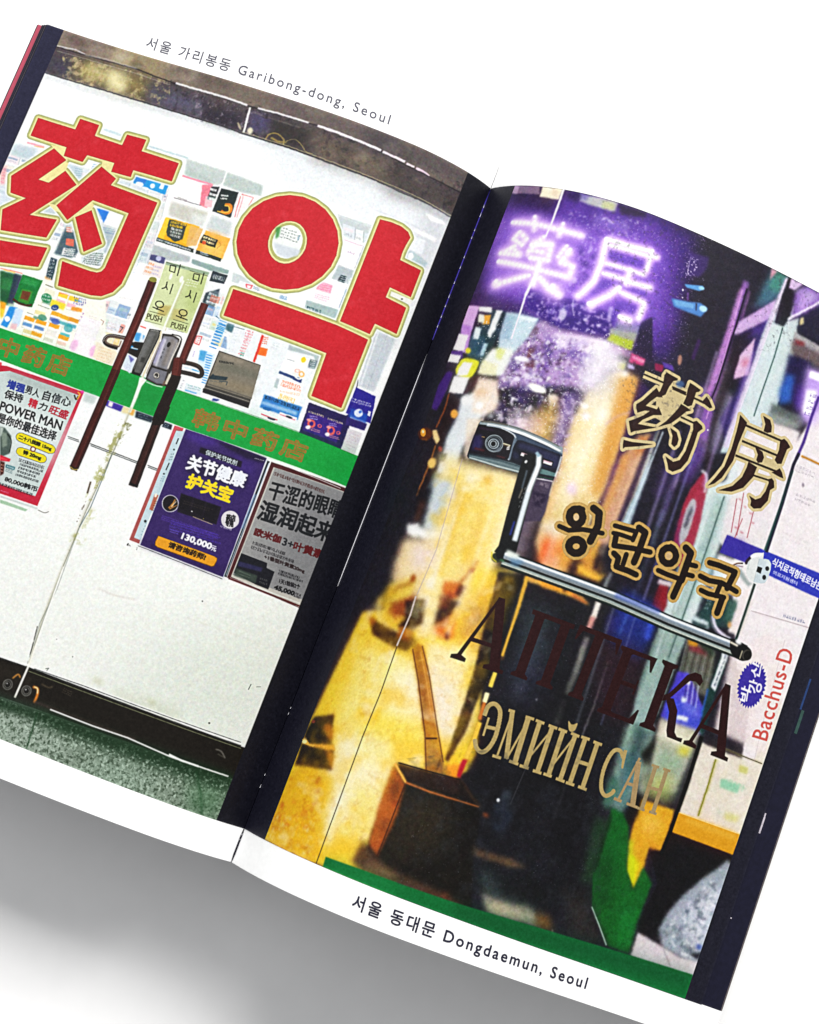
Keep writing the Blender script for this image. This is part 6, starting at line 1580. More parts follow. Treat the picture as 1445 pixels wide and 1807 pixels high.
P('c6dae6',[435,2950,609,2955,585,2835,542,2749,462,2756,444,2835],b=.23)
P('9ab8cc',[435,2941,503,2935,504,2816,450,2804],b=.31,a=.7)
P('e8f4fa',[507,2943,603,2953,592,2932,513,2925],b=.15)
P('f2f6f0',[437,2751,545,2775,535,2635,439,2613,403,2619,414,2709],b=.31)
P('d8de5a',[454,2761,506,2760,497,2701,466,2713],b=.31,a=.7)
P('f0ecb8',[402,2688,491,2681,502,2621,406,2613],b=.27,a=.8)
P('e8e02a',[318,2722,319,2716,318,2710,314,2706,308,2704,301,2705,293,2707,287,2712,283,2718,282,2724,283,2730,287,2734,294,2736,301,2735,308,2732,314,2728],b=.12,sm=1)
P('e6e62a',[285,2673,371,2679,389,2654,381,2589,358,2576,273,2599],b=.12,sm=1)
P('ffffff',[299,2659,354,2661,349,2597,289,2582,284,2625],b=.12)
P('ffffff',[274,2580,368,2587,363,2498,277,2491],b=.15)
P('3f1e78',[222,2606,259,2597,261,2508,245,2392,208,2401,192,2514],b=.27,a=.9)
P('2a1420',[368,2587,429,2605,413,2545,368,2486,372,2544],b=.15,a=.95)
P('1e1418',[284,2492,362,2467,367,2423,361,2304,359,2210,376,2089,362,1975,327,1956,313,2232,295,2386],b=.19)
P('dfe6ea',[368,2486,516,2568,559,2505,502,2390,472,2235,474,2051,432,1976,382,2029,384,2153,367,2274,382,2370],b=.35)
P('f4e0d0',[419,2596,522,2601,572,2471,528,2422,452,2416,419,2496],b=.39)
P('f0dcc8',[439,2382,523,2402,532,2214,518,2185,489,2208],b=.31,a=.8)
P('ffffff',[495,2463,496,2456,494,2450,489,2445,482,2441,473,2441,465,2443,458,2448,454,2454,453,2461,455,2467,461,2472,468,2476,476,2476,484,2474,491,2469],b=.19,sm=1)
P('e8bfa0',[492,2531,493,2522,489,2513,482,2506,471,2501,459,2500,447,2503,437,2509,431,2517,430,2527,434,2536,442,2543,453,2547,465,2548,477,2545,486,2539],b=.39,a=.8,sm=1)
P('ffffff',[441,2476,442,2466,437,2457,427,2450,413,2445,398,2444,383,2446,372,2452,365,2461,364,2470,369,2479,380,2487,394,2491,409,2492,424,2490,435,2484],b=.39,a=.9,sm=1)
S('9a4a22',.42,[283,2486,292,2392,284,2303],b=.08)
S('a4602a',.42,[321,2215,326,2129,322,1951],b=.08)
P('f0a83a',[380,2395,382,2386,381,2379,376,2373,368,2370,360,2370,351,2373,343,2379,338,2387,336,2395,338,2403,343,2409,350,2412,359,2412,368,2408,375,2402],b=.15,sm=1)
P('5a2a14',[272,2270,274,2258,269,2247,258,2239,242,2234,223,2234,204,2239,188,2247,178,2258,176,2270,182,2281,194,2289,212,2293,231,2293,249,2289,263,2281],b=.23,a=.8,sm=1)
P('f0a030',[229,2270,232,2262,231,2255,228,2250,222,2248,215,2249,207,2252,200,2259,194,2266,191,2274,192,2281,195,2286,201,2288,209,2288,217,2284,224,2278],b=.08,sm=1)
P('fff0b0',[217,2274,218,2271,218,2268,216,2266,214,2265,210,2265,207,2266,204,2269,201,2272,200,2275,201,2278,202,2280,205,2281,209,2281,212,2279,215,2277],b=.08,sm=1)
S('c8701e',.32,[219,2237,257,2236],b=.12)
P('f8d890',[264,2287,293,2292,332,2248,325,2222,290,2248],b=.12)
P('f6c86a',[365,2125,364,2114,359,2106,352,2100,342,2098,332,2101,323,2107,316,2116,313,2126,313,2136,318,2145,326,2150,336,2152,346,2150,355,2144,361,2135],b=.19,sm=1)
P('a83a2a',[367,2205,369,2200,368,2195,365,2191,361,2189,356,2189,351,2192,347,2195,343,2201,342,2206,343,2211,345,2215,349,2217,354,2216,360,2214,364,2210],b=.15,a=.8,sm=1)
P('2a3034',[363,2186,404,2188,402,2144,365,2149],b=.19,a=.9)
P('5a6468',[370,2088,413,2085,415,2000,365,2001],b=.35,a=.8)
P('dfe8f0',[363,2498,529,2534,585,2419,468,2376],b=.31,a=.6,n=(2.5,.45,.8,97))
P('f9e6b6',[552,2140,784,2185,826,1795,825,1567,696,1379,599,1289,522,1521,515,1924],b=.62)
P('f0cf5a',[542,1932,732,2050,794,1727,718,1472,642,1445],b=2.17,a=.7)
P('e8b62e',[518,2086,586,2091,599,1631,546,1614],b=1.08,a=.75)
P('e0a83a',[668,2029,688,2030,725,1531,699,1522],b=.93,a=.6)
P('fbf0d4',[409,2103,521,2102,563,1648,579,1339,545,1328,484,1653],b=.78)
P('f8e2a2',[342,2179,758,2176,774,2094,500,2037],b=1.24)
P('d8983a',[674,2124,675,2116,673,2107,668,2101,661,2097,652,2096,644,2098,636,2103,632,2111,630,2119,632,2128,638,2134,645,2138,654,2139,662,2137,669,2132],b=.62,a=.8,sm=1)
P('b8b060',[479,2076,480,2070,478,2065,475,2061,470,2059,464,2058,458,2060,453,2064,450,2068,449,2074,450,2079,454,2083,459,2085,465,2086,471,2084,476,2081],b=.46,a=.7,sm=1)
P('fdf6e0',[530,2119,601,2131,593,2035,552,2023],b=.93,a=.9)
P('f6d23a',[744,1709,928,1748,913,1557,861,1467,756,1599],b=1.08,a=.9)
P('e0b444',[772,1633,915,1629,906,1343,783,1298,765,1460],b=1.55,a=.85)
P('f2dc9a',[658,1708,731,1704,721,1388,661,1395],b=.93,a=.7)
P('c89a48',[806,1503,872,1514,864,1384,793,1385],b=.93,a=.8)
P('e8c8a0',[810,1491,840,1487,829,1441,799,1444],b=.78,a=.8)
P('171219',[318,1980,404,1998,412,1824,363,1803],b=.39)
P('4a2a20',[350,1942,387,1935,391,1833,360,1826],b=.46,a=.7)
P('cfd8dc',[390,2069,484,2077,501,1803,423,1797],b=.62)
P('b8c4cc',[447,2053,490,2064,499,1847,451,1848],b=.62,a=.7)
S('fbfbfb',2.48,[372,1784,431,1779,511,1777],b=.46)
P('fbfbfb',[328,1804,397,1820,411,1750,349,1759],b=.39)
P('f0d6a8',[339,1733,544,1773,546,1614,515,1461,401,1428,346,1588],b=.93)
P('ecd8dc',[401,1718,527,1738,518,1606,446,1614],b=1.24,a=.8)
P('e6c23a',[366,1505,487,1568,501,1457,456,1300,368,1332],b=.93,a=.9)
S('8a5a14',.78,[477,1570,470,1534,417,1504,389,1453],b=.46,a=.8,sm=1)
P('7a2a08',[483,1560,483,1552,480,1545,476,1540,472,1539,467,1540,463,1545,460,1552,459,1561,460,1569,463,1576,466,1580,471,1582,476,1580,480,1575,482,1568],b=.39,sm=1)
S('f4e4b0',1.4,[339,1426,356,1358,422,1304,495,1283],b=.62,a=.8,sm=1)
P('8a3210',[406,1415,519,1491,535,1396,468,1347,408,1372],b=.62,a=.9)
P('1c0c0c',[473,1448,573,1485,596,1373,558,1318,479,1321,500,1385],b=.39)
P('7a7050',[513,1466,566,1471,572,1379,514,1389],b=.46,a=.9)
P('f0b428',[443,1368,519,1376,479,1321],b=.46,a=.7)
P('1e0d0c',[327,1321,422,1304,554,1288,591,1258,574,1224,488,1224,361,1250],b=.39)
P('8a2a10',[493,1325,571,1322,578,1268,500,1271],b=.46,a=.8)
P('a84a10',[298,1329,365,1317,345,1283],b=.46,a=.8)
P('c8581e',[622,1595,709,1611,715,1541,674,1513,634,1542],b=.46,a=.95)
P('3a1410',[698,1601,731,1604,725,1545,697,1550],b=.39)
S('9a4a14',.62,[701,1608,723,1673,740,1736],b=.39,a=.8)
P('7a2a10',[738,1701,741,1698,742,1694,742,1689,740,1684,737,1680,733,1678,728,1677,724,1678,721,1681,720,1685,720,1690,722,1695,725,1699,729,1702,734,1702],b=.31,sm=1)
P('1c1014',[656,1521,731,1527,718,1472,714,1391,653,1378,642,1445],b=.46)
P('d85a1a',[653,1378,723,1459,760,1359,727,1333,665,1345],b=.62,a=.85)
P('f0a01e',[718,1472,739,1507,743,1367,700,1366],b=.46,a=.8)
P('3a1408',[741,1358,742,1351,742,1345,740,1340,737,1337,733,1337,728,1340,724,1344,721,1351,719,1358,719,1364,721,1369,724,1372,728,1372,733,1369,737,1364],b=.31,sm=1)
P('6a2418',[625,1525,690,1547,688,1475,650,1462],b=.46,a=.7)
P('f6e2ac',[625,1298,823,1340,958,1279,984,983,921,849,797,996,686,1178],b=1.08)
P('f0e4d4',[702,1212,820,1199,919,931,888,864,788,1020],b=1.24,a=.9)
P('e8cc4a',[842,1291,983,1288,981,1065,905,1120],b=1.24,a=.7)
P('b26a20',[612,1279,643,1275,713,1160,828,952,911,818,933,758,853,736,783,907,657,1140,596,1245],b=.25)
P('7a3d14',[596,1245,622,1268,737,1057,792,911,783,907,657,1140],b=.46,a=.6)
P('d8903a',[705,1129,725,1136,805,999,808,945],b=.62,a=.6)
S('4a2410',.37,[799,878,826,882,853,898],b=.15)
P('a07848',[806,861,860,881,910,804,858,757],b=.62,a=.7)
S('2a1810',.31,[901,814,900,759],b=.15)
S('e8b86a',.22,[642,1202,665,1218],b=.08)
P('2a1218',[549,1301,594,1301,614,1251,569,1251],b=.46,a=.6)
P('e8cf9a',[1051,2847,1159,2838,1188,2636,1200,2317,1182,2164,1181,1846,1053,1796,970,1907,935,2357,930,2532,960,2691],b=.46)
P('f4e4c0',[985,2701,1079,2769,1121,2490,1079,2123,990,2088,961,2367],b=1.86)
P('e0ac5a',[1099,2837,1169,2836,1188,2636,1194,2373,1163,2215,1114,2429],b=.78,a=.85)
P('d8a868',[942,2419,954,2482,978,2199,992,2002,958,2017],b=.62,a=.6)
P('c8c8d0',[882,2870,1049,2936,1072,2707,950,2598],b=1.86,a=.7)
P('ffffff',[1111,2839,1111,2832,1109,2826,1105,2820,1098,2816,1091,2814,1084,2815,1078,2819,1074,2824,1074,2830,1076,2837,1080,2843,1087,2847,1094,2849,1101,2848,1107,2844],b=.46,sm=1)
P('ffffff',[983,2620,983,2614,981,2607,977,2602,970,2598,963,2596,956,2597,950,2601,947,2606,946,2613,948,2619,953,2625,959,2629,966,2630,973,2629,979,2626],b=.39,sm=1)
P('fffff0',[1091,2623,1093,2609,1090,2595,1083,2584,1072,2577,1059,2574,1047,2578,1036,2586,1029,2598,1027,2611,1029,2625,1037,2636,1048,2644,1060,2646,1073,2643,1084,2635],b=.93,sm=1)
P('f4eefa',[1005,2576,1006,2568,1004,2561,999,2555,993,2551,986,2549,979,2551,973,2555,969,2562,968,2569,969,2576,974,2583,980,2587,987,2588,995,2586,1001,2582],b=.46,sm=1)
P('dcc0ee',[1062,2224,1065,2212,1064,2202,1059,2193,1052,2188,1044,2187,1035,2190,1027,2197,1022,2208,1019,2219,1020,2230,1025,2238,1032,2244,1040,2245,1049,2241,1057,2234],b=.62,sm=1)
P('e8e4c8',[985,2275,986,2268,984,2262,980,2256,973,2252,966,2251,959,2252,953,2256,950,2261,949,2267,951,2274,956,2279,962,2283,969,2285,976,2284,982,2280],b=.62,a=.8,sm=1)
P('b8a04a',[1009,2153,1147,2179,1107,2047,1021,2042],b=1.4,a=.7)
P('e0d8c8',[970,2022,1051,2040,1058,1941,995,1917],b=.93)
P('f0e8f4',[936,2921,1093,2895,960,2691,900,2698],b=1.24,a=.8)
S('d8c4dc',.62,[1088,2565,1131,2627,1182,2669],b=.23,a=.8,sm=1)
P('4a2c92',[842,2617,914,2673,918,2527,923,2353,944,2215,893,2196,879,2395],b=.93,a=.95)
P('c8b4e8',[830,2612,918,2645,961,2367,919,2205],b=.62,a=.7,n=(.8,.55,.72,98))
P('e8bc5a',[727,2459,830,2612,867,2508,872,2334,743,2376],b=1.24,a=.8)
P('f0dce8',[630,2487,804,2485,800,2337,659,2407],b=1.55,a=.7)
P('2c1a4a',[1169,2836,1246,2809,1225,2533,1232,2271,1223,2093,1192,2095,1200,2317,1183,2634],b=.39)
P('5a3a78',[1185,2399,1237,2420,1234,2185,1208,2174],b=.78,a=.8)
P('c89a78',[1255,2575,1330,2621,1348,2407,1312,2216,1303,2038,1199,1997,1215,2235,1214,2440],b=.46)
P('d89a4a',[1218,2471,1257,2487,1241,2246,1236,2098,1200,2113,1213,2322],b=.62,a=.8)
P('c87a3a',[1255,2575,1328,2611,1337,2520,1267,2462],b=.62,a=.7)
P('d8b0a8',[1171,2073,1249,2104,1256,1962,1214,1916],b=.78,a=.7)
P('2a1c38',[1312,2628,1343,2626,1329,2252,1329,2049,1294,2063],b=.31,a=.9)
P('b4c6d0',[1337,2644,1389,2654,1371,2387,1372,2153,1323,2148,1337,2314],b=.25)
P('dce8f2',[1341,2551,1377,2551,1371,2387,1344,2376],b=.46,a=.6)
P('191622',[1339,2639,1498,2886,1725,2803,1643,2588,1612,2162,1583,1744,1448,1692,1369,2064,1371,2387],b=.46)
P('3c2a66',[1431,2559,1494,2556,1480,2343,1426,2321],b=1.24,a=.7)
P('6a5a9a',[1492,2495,1516,2499,1515,2210,1496,2203],b=.54,a=.85)
P('8a6aa8',[1464,2932,1549,2938,1603,2691,1592,2507,1541,2516],b=1.24,a=.8)
P('4a2a80',[1548,2667,1613,2665,1570,2439,1533,2453],b=.93,a=.8)
P('b8a0d0',[1595,2867,1633,2869,1623,2639,1595,2628],b=.78,a=.7)
S('7080a0',.62,[1499,2292,1503,2118],b=.46,a=.7)
S('46506a',.78,[1505,2177,1512,1889],b=.46,a=.6)
P('8a5cae',[1496,3510,1529,3509,1546,3271,1558,2912,1598,2688,1538,2693,1515,2923,1499,3311],b=.31)
P('c88ad0',[1491,3461,1513,3465,1541,3025,1531,2900,1504,2919,1501,3220],b=.39,a=.8)
S('2a1238',.54,[1528,3478,1537,3297,1546,2997,1545,2846],b=.15)
S('a868b8',.46,[1544,3470,1566,3219,1558,2912],b=.23,a=.8)
P('1e1620',[1554,3183,1594,3231,1606,3114,1617,2998,1617,2757,1667,2568,1693,2371,1651,2354,1578,2860],b=.46)
P('5a5058',[1550,3090,1578,3102,1586,2864,1558,2852],b=.62,a=.6)
P('8a88a0',[1604,2962,1651,2952,1665,2657,1623,2639],b=.78,a=.7)
P('2a1f5a',[1637,3250,1683,3394,1720,3165,1695,2881,1688,2727,1620,2818,1655,2984],b=.46)
P('3f6a80',[1622,3614,1713,3625,1710,3499,1596,3401,1604,3512],b=.78)
P('4a9a80',[1634,3635,1711,3630,1709,3530,1632,3526],b=.78,a=.8)
P('d8a0b0',[1614,3635,1649,3633,1626,3569],b=.23)
P('c8a8d8',[1694,3498,1705,3398,1558,3240,1538,3243,1546,3308],b=.19)
P('3a2878',[1699,3395,1708,3328,1594,3231,1538,3206],b=.39,a=.9)
P('1a1420',[1544,3233,1636,3296,1599,3218,1553,3167],b=.31,a=.9)
P('d8b8d8',[1656,3271,1684,3082,1618,3029,1608,3152],b=.15)
P('c87088',[1666,3132,1663,3122,1657,3114,1650,3109,1643,3107,1637,3110,1632,3116,1630,3124,1630,3134,1634,3144,1639,3152,1646,3158,1653,3159,1660,3157,1664,3151,1667,3142],b=.46,a=.7,sm=1)
P('c3d4d6',[1707,3622,1753,3628,1814,3454,1840,3281,1839,3035,1841,2853,1789,2830,1765,2700,1679,2663,1694,2971,1684,3302],b=.19)
P('dcc8e8',[1702,3620,1721,3623,1709,3283,1704,2945,1712,2707,1684,2695,1680,2965],b=.31,a=.9)
P('ccd8da',[1719,3380,1846,3463,1890,3241,1889,2995,1870,2911,1788,2860,1720,2861,1721,3074],b=.19)
S('6a8488',.28,[1777,3381,1786,3225,1785,3041,1787,2905],b=.12)
S('9ab0b4',.31,[1845,3375,1869,3047],b=.31,a=.5)
P('17141a',[1717,3633,1741,3626,1782,3626,1788,3567,1796,3446,1780,3383,1725,3382,1715,3532],b=.15)
S('1a1420',1.24,[1808,3632,1769,3527],b=.15)
P('d8b8e0',[1733,3628,1808,3632,1771,3584,1737,3580],b=.15)
P('8a60b8',[1780,3578,1827,3638,1981,3656,1927,3569,1868,3495,1804,3444],b=.46)
P('c8a8e4',[1808,3560,1872,3621,1882,3548,1824,3474],b=.62,a=.8)
S('f0e8f8',.62,[1789,3430,1861,3513,1957,3627],b=.12)
S('5a4a70',.25,[1798,3425,1866,3500,1962,3613],b=.08)
P('1c1a30',[1850,3471,1991,3630,2083,3390,1944,3389,1852,3410],b=.31)
P('d8c890',[1852,3465,1867,3479,1880,3447,1858,3431],b=.15)
P('a8a4a8',[1846,3391,2088,3376,2103,3336,1854,3333],b=.15)
P('6a5a5c',[1849,3346,2029,3350,2054,3283,1866,3277],b=.46)
P('7a2a30',[1862,3358,1919,3363,1920,3342,1869,3331],b=.31)
P('1c1440',[1857,3273,1985,3284,2045,3125,2006,3046,1882,3084],b=.46)
P('2a5ab8',[1881,3176,1927,3181,1952,3053,1898,3015,1873,3080],b=.62)
P('4a2a90',[1951,3145,2035,3151,2031,3027,1977,3034],b=.78,a=.9)
P('c8a8f0',[1980,3250,2099,3257,2125,3006,2041,3000],b=.78,a=.9)
P('ffffff',[2000,3244,2064,3257,2061,3219,2005,3212],b=.31)
P('ffffff',[2020,3145,2065,3164,2076,3046,2035,3044],b=.46)
K('5a3aa0',[2045,3017,2115,3032,2035,3151],4,h=.5,fill=.8,s=1283,a=.5,cell=.93)
S('9a8ab0',.19,[1958,3334,2007,3170],a=.5)
P('5c6462',[1857,3006,2054,3012,2048,2957,1860,2937],b=.39)
P('9aa4a0',[1862,2959,2035,2973,2032,2935,1855,2905],b=.62,a=.9)
P('e4dcdc',[1885,2917,2055,2938,2062,2856,2058,2733,2011,2502,1779,2406,1757,2636,1783,2828],b=.31)
P('e6dfe2',[2038,2831,2134,3164,2354,2949,2650,2153,2743,1008,2358,1163,2250,1705,2144,1724,1937,2173,1953,2478],b=.15)
P('e0dadc',[1767,2610,2058,2824,2070,2526,2082,2231,1839,2253,1742,2332],b=.31)
P('d4e0e0',[1672,2511,1787,2559,1839,2253,1844,1902,1820,1546,1825,1120,1759,1126,1743,1575,1718,1970],b=.39)
P('a6bdb8',[1720,2471,1802,2476,1812,2153,1788,1793,1763,1525,1715,1564,1724,1914],b=.78,a=.9)
P('c8d6d6',[1658,2446,1726,2474,1736,2094,1721,1797,1669,1806,1674,2128],b=.46)
S('5f7a74',.46,[1778,2477,1782,2230,1781,1936,1780,1646],b=.25,a=.8)
S('8fa6a2',.46,[1753,2218,1735,1802],b=.31,a=.6)
P('cfe0e4',[1757,2636,1807,2681,1817,2482,1764,2489],b=.62,a=.7)
P('8fb0b4',[1826,2100,1836,2193,1888,2213,1852,1964],b=.62,a=.7)
S('b06068',.2,[1846,2494,1877,2327],b=.06,a=.7)
S('b06068',.2,[1871,2534,1911,2326],b=.06,a=.7)
S('b06068',.2,[1953,2478,1968,2335],b=.06,a=.7)
S('b06068',.2,[1910,2415,1904,2309],b=.06,a=.7)
S('b04a54',.31,[1855,2497,1872,2495],b=.06,a=.8)
S('b04a54',.31,[1894,2474,1911,2473],b=.06,a=.8)
S('b04a54',.31,[1935,2455,1952,2454],b=.06,a=.8)
S('b04a54',.31,[1884,2360,1902,2358],b=.06,a=.8)
S('b04a54',.31,[1921,2351,1939,2349],b=.06,a=.8)
S('b04a54',.31,[1963,2416,1981,2414],b=.06,a=.8)
P('33289a',[1861,2309,2067,2314,2067,2225,1854,2215],b=.12)
P('2a3cb0',[2018,2310,2401,2321,2485,2324,2498,2199,2438,2206,2106,2211,2024,2208],b=.12)
P('3c2a98',[1885,2307,1976,2314,1980,2235,1866,2228],b=.93,a=.5)
P('e8e2e2',[1851,2205,2069,2220,2098,2059,1876,2032],b=.31)
S('c8922a',.53,[2104,2828,2158,2829,2261,2830],b=.12)
S('4a3a1a',.31,[2111,2828,2262,2827],b=.08,a=.7)
K('b4a8b4',[2073,2739,2226,2742,2073,2784],1,h=.5,fill=.8,s=1313,a=.5,cell=.93)
K('a8a0a8',[2143,2601,2278,2605,2141,2652],2,h=.5,fill=.8,s=1314,a=.45,cell=.93)
K('aaa2a8',[2134,2401,2335,2407,2134,2446],2,h=.5,fill=.8,s=1315,a=.5,cell=.93)
P('5a5660',[2170,2700,2171,2696,2171,2692,2170,2689,2168,2687,2165,2687,2163,2689,2160,2691,2158,2695,2157,2699,2157,2703,2158,2706,2160,2708,2162,2708,2165,2707,2168,2704],sm=1)
S('c0b4b8',.22,[2118,2008,2483,2059],b=.12,a=.8)
K('8a8aa4',[2288,2043,2417,2055,2286,2073],1,h=.5,fill=.8,s=1318,a=.6,cell=.78)
S('cfc4c6',.15,[2356,1951,2366,1572],a=.5)
P('1f3c3a',[1886,2006,2025,2031,2075,1903,1897,1850,1854,1892],b=.39)
P('2e5a4e',[1982,2014,2040,2019,2050,1923,1996,1917],b=.39)
P('cfe0e4',[1856,2141,1912,2134,1913,2081,1866,2081],b=.31)
P('c8d8dc',[1819,1864,1846,1880,1919,1878,1931,1848,1848,1822],b=.23)
P('16282a',[1835,1858,1927,1858,1904,1832,1839,1830],b=.23,a=.9)
S('d8d4e4',.85,[1929,1920,1960,1874,2012,1850,2058,1844],b=.12,sm=1)
S('6a6a78',.31,[1917,1916,1946,1868,2000,1839],b=.09,sm=1)
K('c8e0e4',[1867,1926,1918,1931,1865,1983],3,h=.5,fill=.8,s=1327,a=.8,cell=.78)
P('e6dcdc',[2034,2094,2078,2111,2085,1877,2036,1873],b=.23)
P('d8a860',[2042,1911,2043,1906,2042,1900,2039,1896,2035,1894,2030,1893,2026,1894,2021,1897,2019,1902,2018,1907,2019,1912,2021,1916,2025,1919,2030,1920,2035,1919,2039,1915],b=.23,sm=1)
P('8a1420',[1608,1956,1657,1961,1680,1868,1675,1831,1608,1840],b=.23)
P('d8c8cc',[1598,1975,1667,1985,1670,1963,1598,1949],b=.23)
P('4a0e20',[1602,1939,1627,1940,1630,1849,1606,1845],b=.46,a=.7)
P('a02840',[1630,2535,1667,2509,1689,2399,1710,2201,1693,2077,1631,2096,1603,2187,1590,2388],b=.19,sm=1)
P('6a2060',[1603,2187,1595,2331,1660,2122,1637,2098],b=.62,a=.8)
P('b8b4bc',[1626,2403,1655,2370,1662,2241,1650,2171,1625,2196,1609,2322],b=.19,sm=1)
P('4a4a58',[1629,2369,1643,2351,1643,2248,1625,2255],b=.31)
S('d8d0dc',.62,[1619,2548,1654,2533,1672,2452],b=.23,sm=1)
P('15151b',[853,1720,1012,1752,2066,1841,2040,1482,1738,1260,1679,930,1816,422,908,221,796,665,1072,823,952,1221],b=.31)
P('e08a3a',[976,1967,1135,1972,1146,1861,1019,1811],b=1.08,a=.9)
P('e84a1a',[1003,1934,1041,1949,1052,1839,1010,1836],b=.93,a=.9)
P('e8c0a0',[1064,1886,1107,1889,1112,1834,1070,1831],b=.78,a=.8)
P('d89a3a',[1100,1987,1203,2027,1311,1897,1216,1831,1108,1846],b=.93)
P('201418',[1158,1909,1214,1916,1190,1821,1155,1836],b=.62)
P('1e1418',[1257,1977,1288,1974,1298,1892,1267,1894],b=.46)
P('f0b83a',[1188,1892,1315,1884,1337,1907,1316,1842,1207,1856],b=.46)
P('f0b83a',[1228,2038,1259,2035,1261,1949,1240,1941],b=.46,a=.8)
P('161216',[1155,1836,1329,1847,1313,1811,1174,1786],b=.46)
P('3a2a30',[796,2073,939,2068,932,1892,955,1829,883,1831],b=.62)
P('2c1c3c',[830,2056,910,2071,933,1850,879,1844],b=.78,a=.9)
P('6a5a6a',[852,2035,894,2036,892,1963],b=.46,a=.7,n=(1,.5,.7,99))
S('e8d088',.62,[836,2015,857,1864],b=.31,a=.7)
P('e8b04a',[977,1752,1183,1761,1274,1754,1313,1731,1223,1734,1077,1734,992,1729],b=.28)
P('e89a2a',[1039,1756,1213,1758,1233,1746,1064,1729],b=.31)
P('2a1a14',[1187,1759,1187,1755,1186,1751,1184,1748,1180,1745,1176,1745,1172,1746,1168,1748,1166,1751,1165,1756,1166,1760,1169,1763,1173,1765,1177,1766,1181,1765,1184,1763],b=.31,sm=1)
S('a83a1a',.46,[1218,1746,1296,1736],b=.31)
P('14110f',[853,1720,970,1750,967,1564,983,1288,963,1114,964,976,935,813,918,821,916,1013,900,1285,868,1526],b=.23)
S('d8a83a',.93,[985,1747,997,1575,1000,1435,1005,1353],b=.19)
S('b0702a',.62,[997,1406,1007,1339],b=.23)
S('e8c84a',1.01,[999,1275,1000,1205],b=.12)
S('f6e8a8',1.08,[997,1174,1000,1128],b=.15)
S('c86a2a',.78,[1000,1128,1005,1046],b=.23)
S('e8b83a',1.08,[1010,1034,1014,939,1007,860],b=.12)
P('b01828',[994,849,1019,858,1012,795,1016,761,987,770],b=.23)
P('f08a1e',[936,795,982,823,1005,760,952,751],b=.46)
P('f6c23a',[948,794,977,804,983,774,959,765],b=.46)
P('c87a2a',[905,788,939,801,943,753,901,754],b=.62,a=.7)
P('5a2a30',[950,1048,948,1041,944,1035,940,1032,936,1031,933,1033,930,1038,929,1044,929,1051,931,1058,934,1063,938,1066,943,1067,946,1065,949,1061,950,1055],b=.46,a=.7,sm=1)
P('4a2220',[937,1109,937,1105,936,1101,934,1098,931,1096,926,1095,923,1096,919,1098,917,1102,916,1106,917,1110,920,1113,923,1115,927,1116,931,1115,935,1113],b=.31,a=.6,sm=1)
S('e8e0d8',1.4,[1349,1762,1351,1683],b=.15)
S('d89a90',1.4,[1350,1688,1347,1616],b=.23)
S('8a8a86',1.4,[1354,1588,1359,1431,1354,1302],b=.31,a=.9)
S('5a5a58',1.08,[1351,1273,1353,1148],b=.46,a=.7)
S('8a8c90',.78,[1358,1915,1354,1828],b=.31)
S('8f9094',.4,[1491,1520,1499,1300,1495,1144],b=.15,a=.8)
S('5a5c60',.31,[1498,908,1498,729],b=.23,a=.6)
S('4a5a80',.78,[1498,1884,1501,1713],b=.39,a=.7)
P('1c2c8a',[1444,1863,1636,1851,1666,1690,1622,1558,1440,1632],b=1.08,a=.85)
P('2f48c0',[1620,1793,1650,1799,1653,1684,1620,1686],b=.39)
S('3a5ab0',.62,[1504,1771,1499,1654],b=.31,a=.8)
P('2a1e70',[1420,1724,1465,1727,1467,1642,1430,1642],b=.78,a=.7)
P('2a1620',[1387,1612,1658,1629,1701,1274,1519,1265],b=2.17,a=.8)
P('26283a',[973,1509,1155,1523,1283,1178,1088,1161],b=2.48,a=.9)
P('2e3a40',[999,1632,1169,1641,1159,1355,1031,1391],b=2.17,a=.7)
P('93aca6',[1679,1781,1835,1797,1828,1606,1822,1375,1738,1260,1712,1165,1679,1494],b=.31)
S('5f7a70',.46,[1778,1761,1773,1500],b=.23,a=.8)
S('4a6660',.46,[1685,1725,1689,1469],b=.31,a=.7)
P('66827c',[1721,1304,1840,1296,1853,1130,1837,928,1800,860,1716,915,1713,1082],b=.46)
P('2a4044',[1748,1277,1795,1280,1802,1056,1760,1042],b=.62,a=.8)
P('8fb0a0',[1687,1270,1728,1270,1732,1032,1699,1021],b=.62,a=.7)
P('3f6a5a',[1691,1018,1756,1012,1749,870,1703,882],b=.62)
P('3a6a70',[1722,1141,1792,1165,1823,923,1824,840],b=.93,a=.7)
P('5a5c50',[1840,1784,1960,1772,2005,1759,2049,1543,1872,1536],b=.31)
S('8a8a84',.25,[1842,1756,1865,1562],b=.08,a=.8)
S('2a2422',.25,[1861,1756,1884,1564],b=.08,a=.8)
S('8a8a84',.25,[1881,1756,1903,1565],b=.08,a=.8)
S('2a2422',.25,[1901,1756,1922,1566],b=.08,a=.8)
S('8a8a84',.25,[1921,1755,1941,1567],b=.08,a=.8)
S('2a2422',.25,[1940,1755,1960,1569],b=.08,a=.8)
S('8a8a84',.25,[1960,1755,1980,1570],b=.08,a=.8)
S('2a2422',.25,[1980,1755,1999,1571],b=.08,a=.8)
S('8a8a84',.25,[2000,1755,2018,1572],b=.08,a=.8)
P('8a2030',[1855,1746,1951,1754,1978,1726,1868,1714],b=.46,a=.8)
P('c88a20',[1845,1763,1902,1770,1905,1745,1855,1738],b=.23)
P('1c2a20',[1899,1777,1995,1785,2003,1729,1941,1735],b=.46,a=.8)
P('4a3fc0',[1850,1600,1907,1613,2064,1462,2084,1368,1888,1370,1841,1367],b=.23)
P('3f46c8',[1849,1470,2054,1487,2069,1363,1860,1360],b=.46)
P('7a7ae0',[1925,1484,2025,1477,2036,1423,1940,1446],b=.62,a=.7)
S('3a2a70',.31,[1911,1579,1931,1486],b=.09,a=.8)
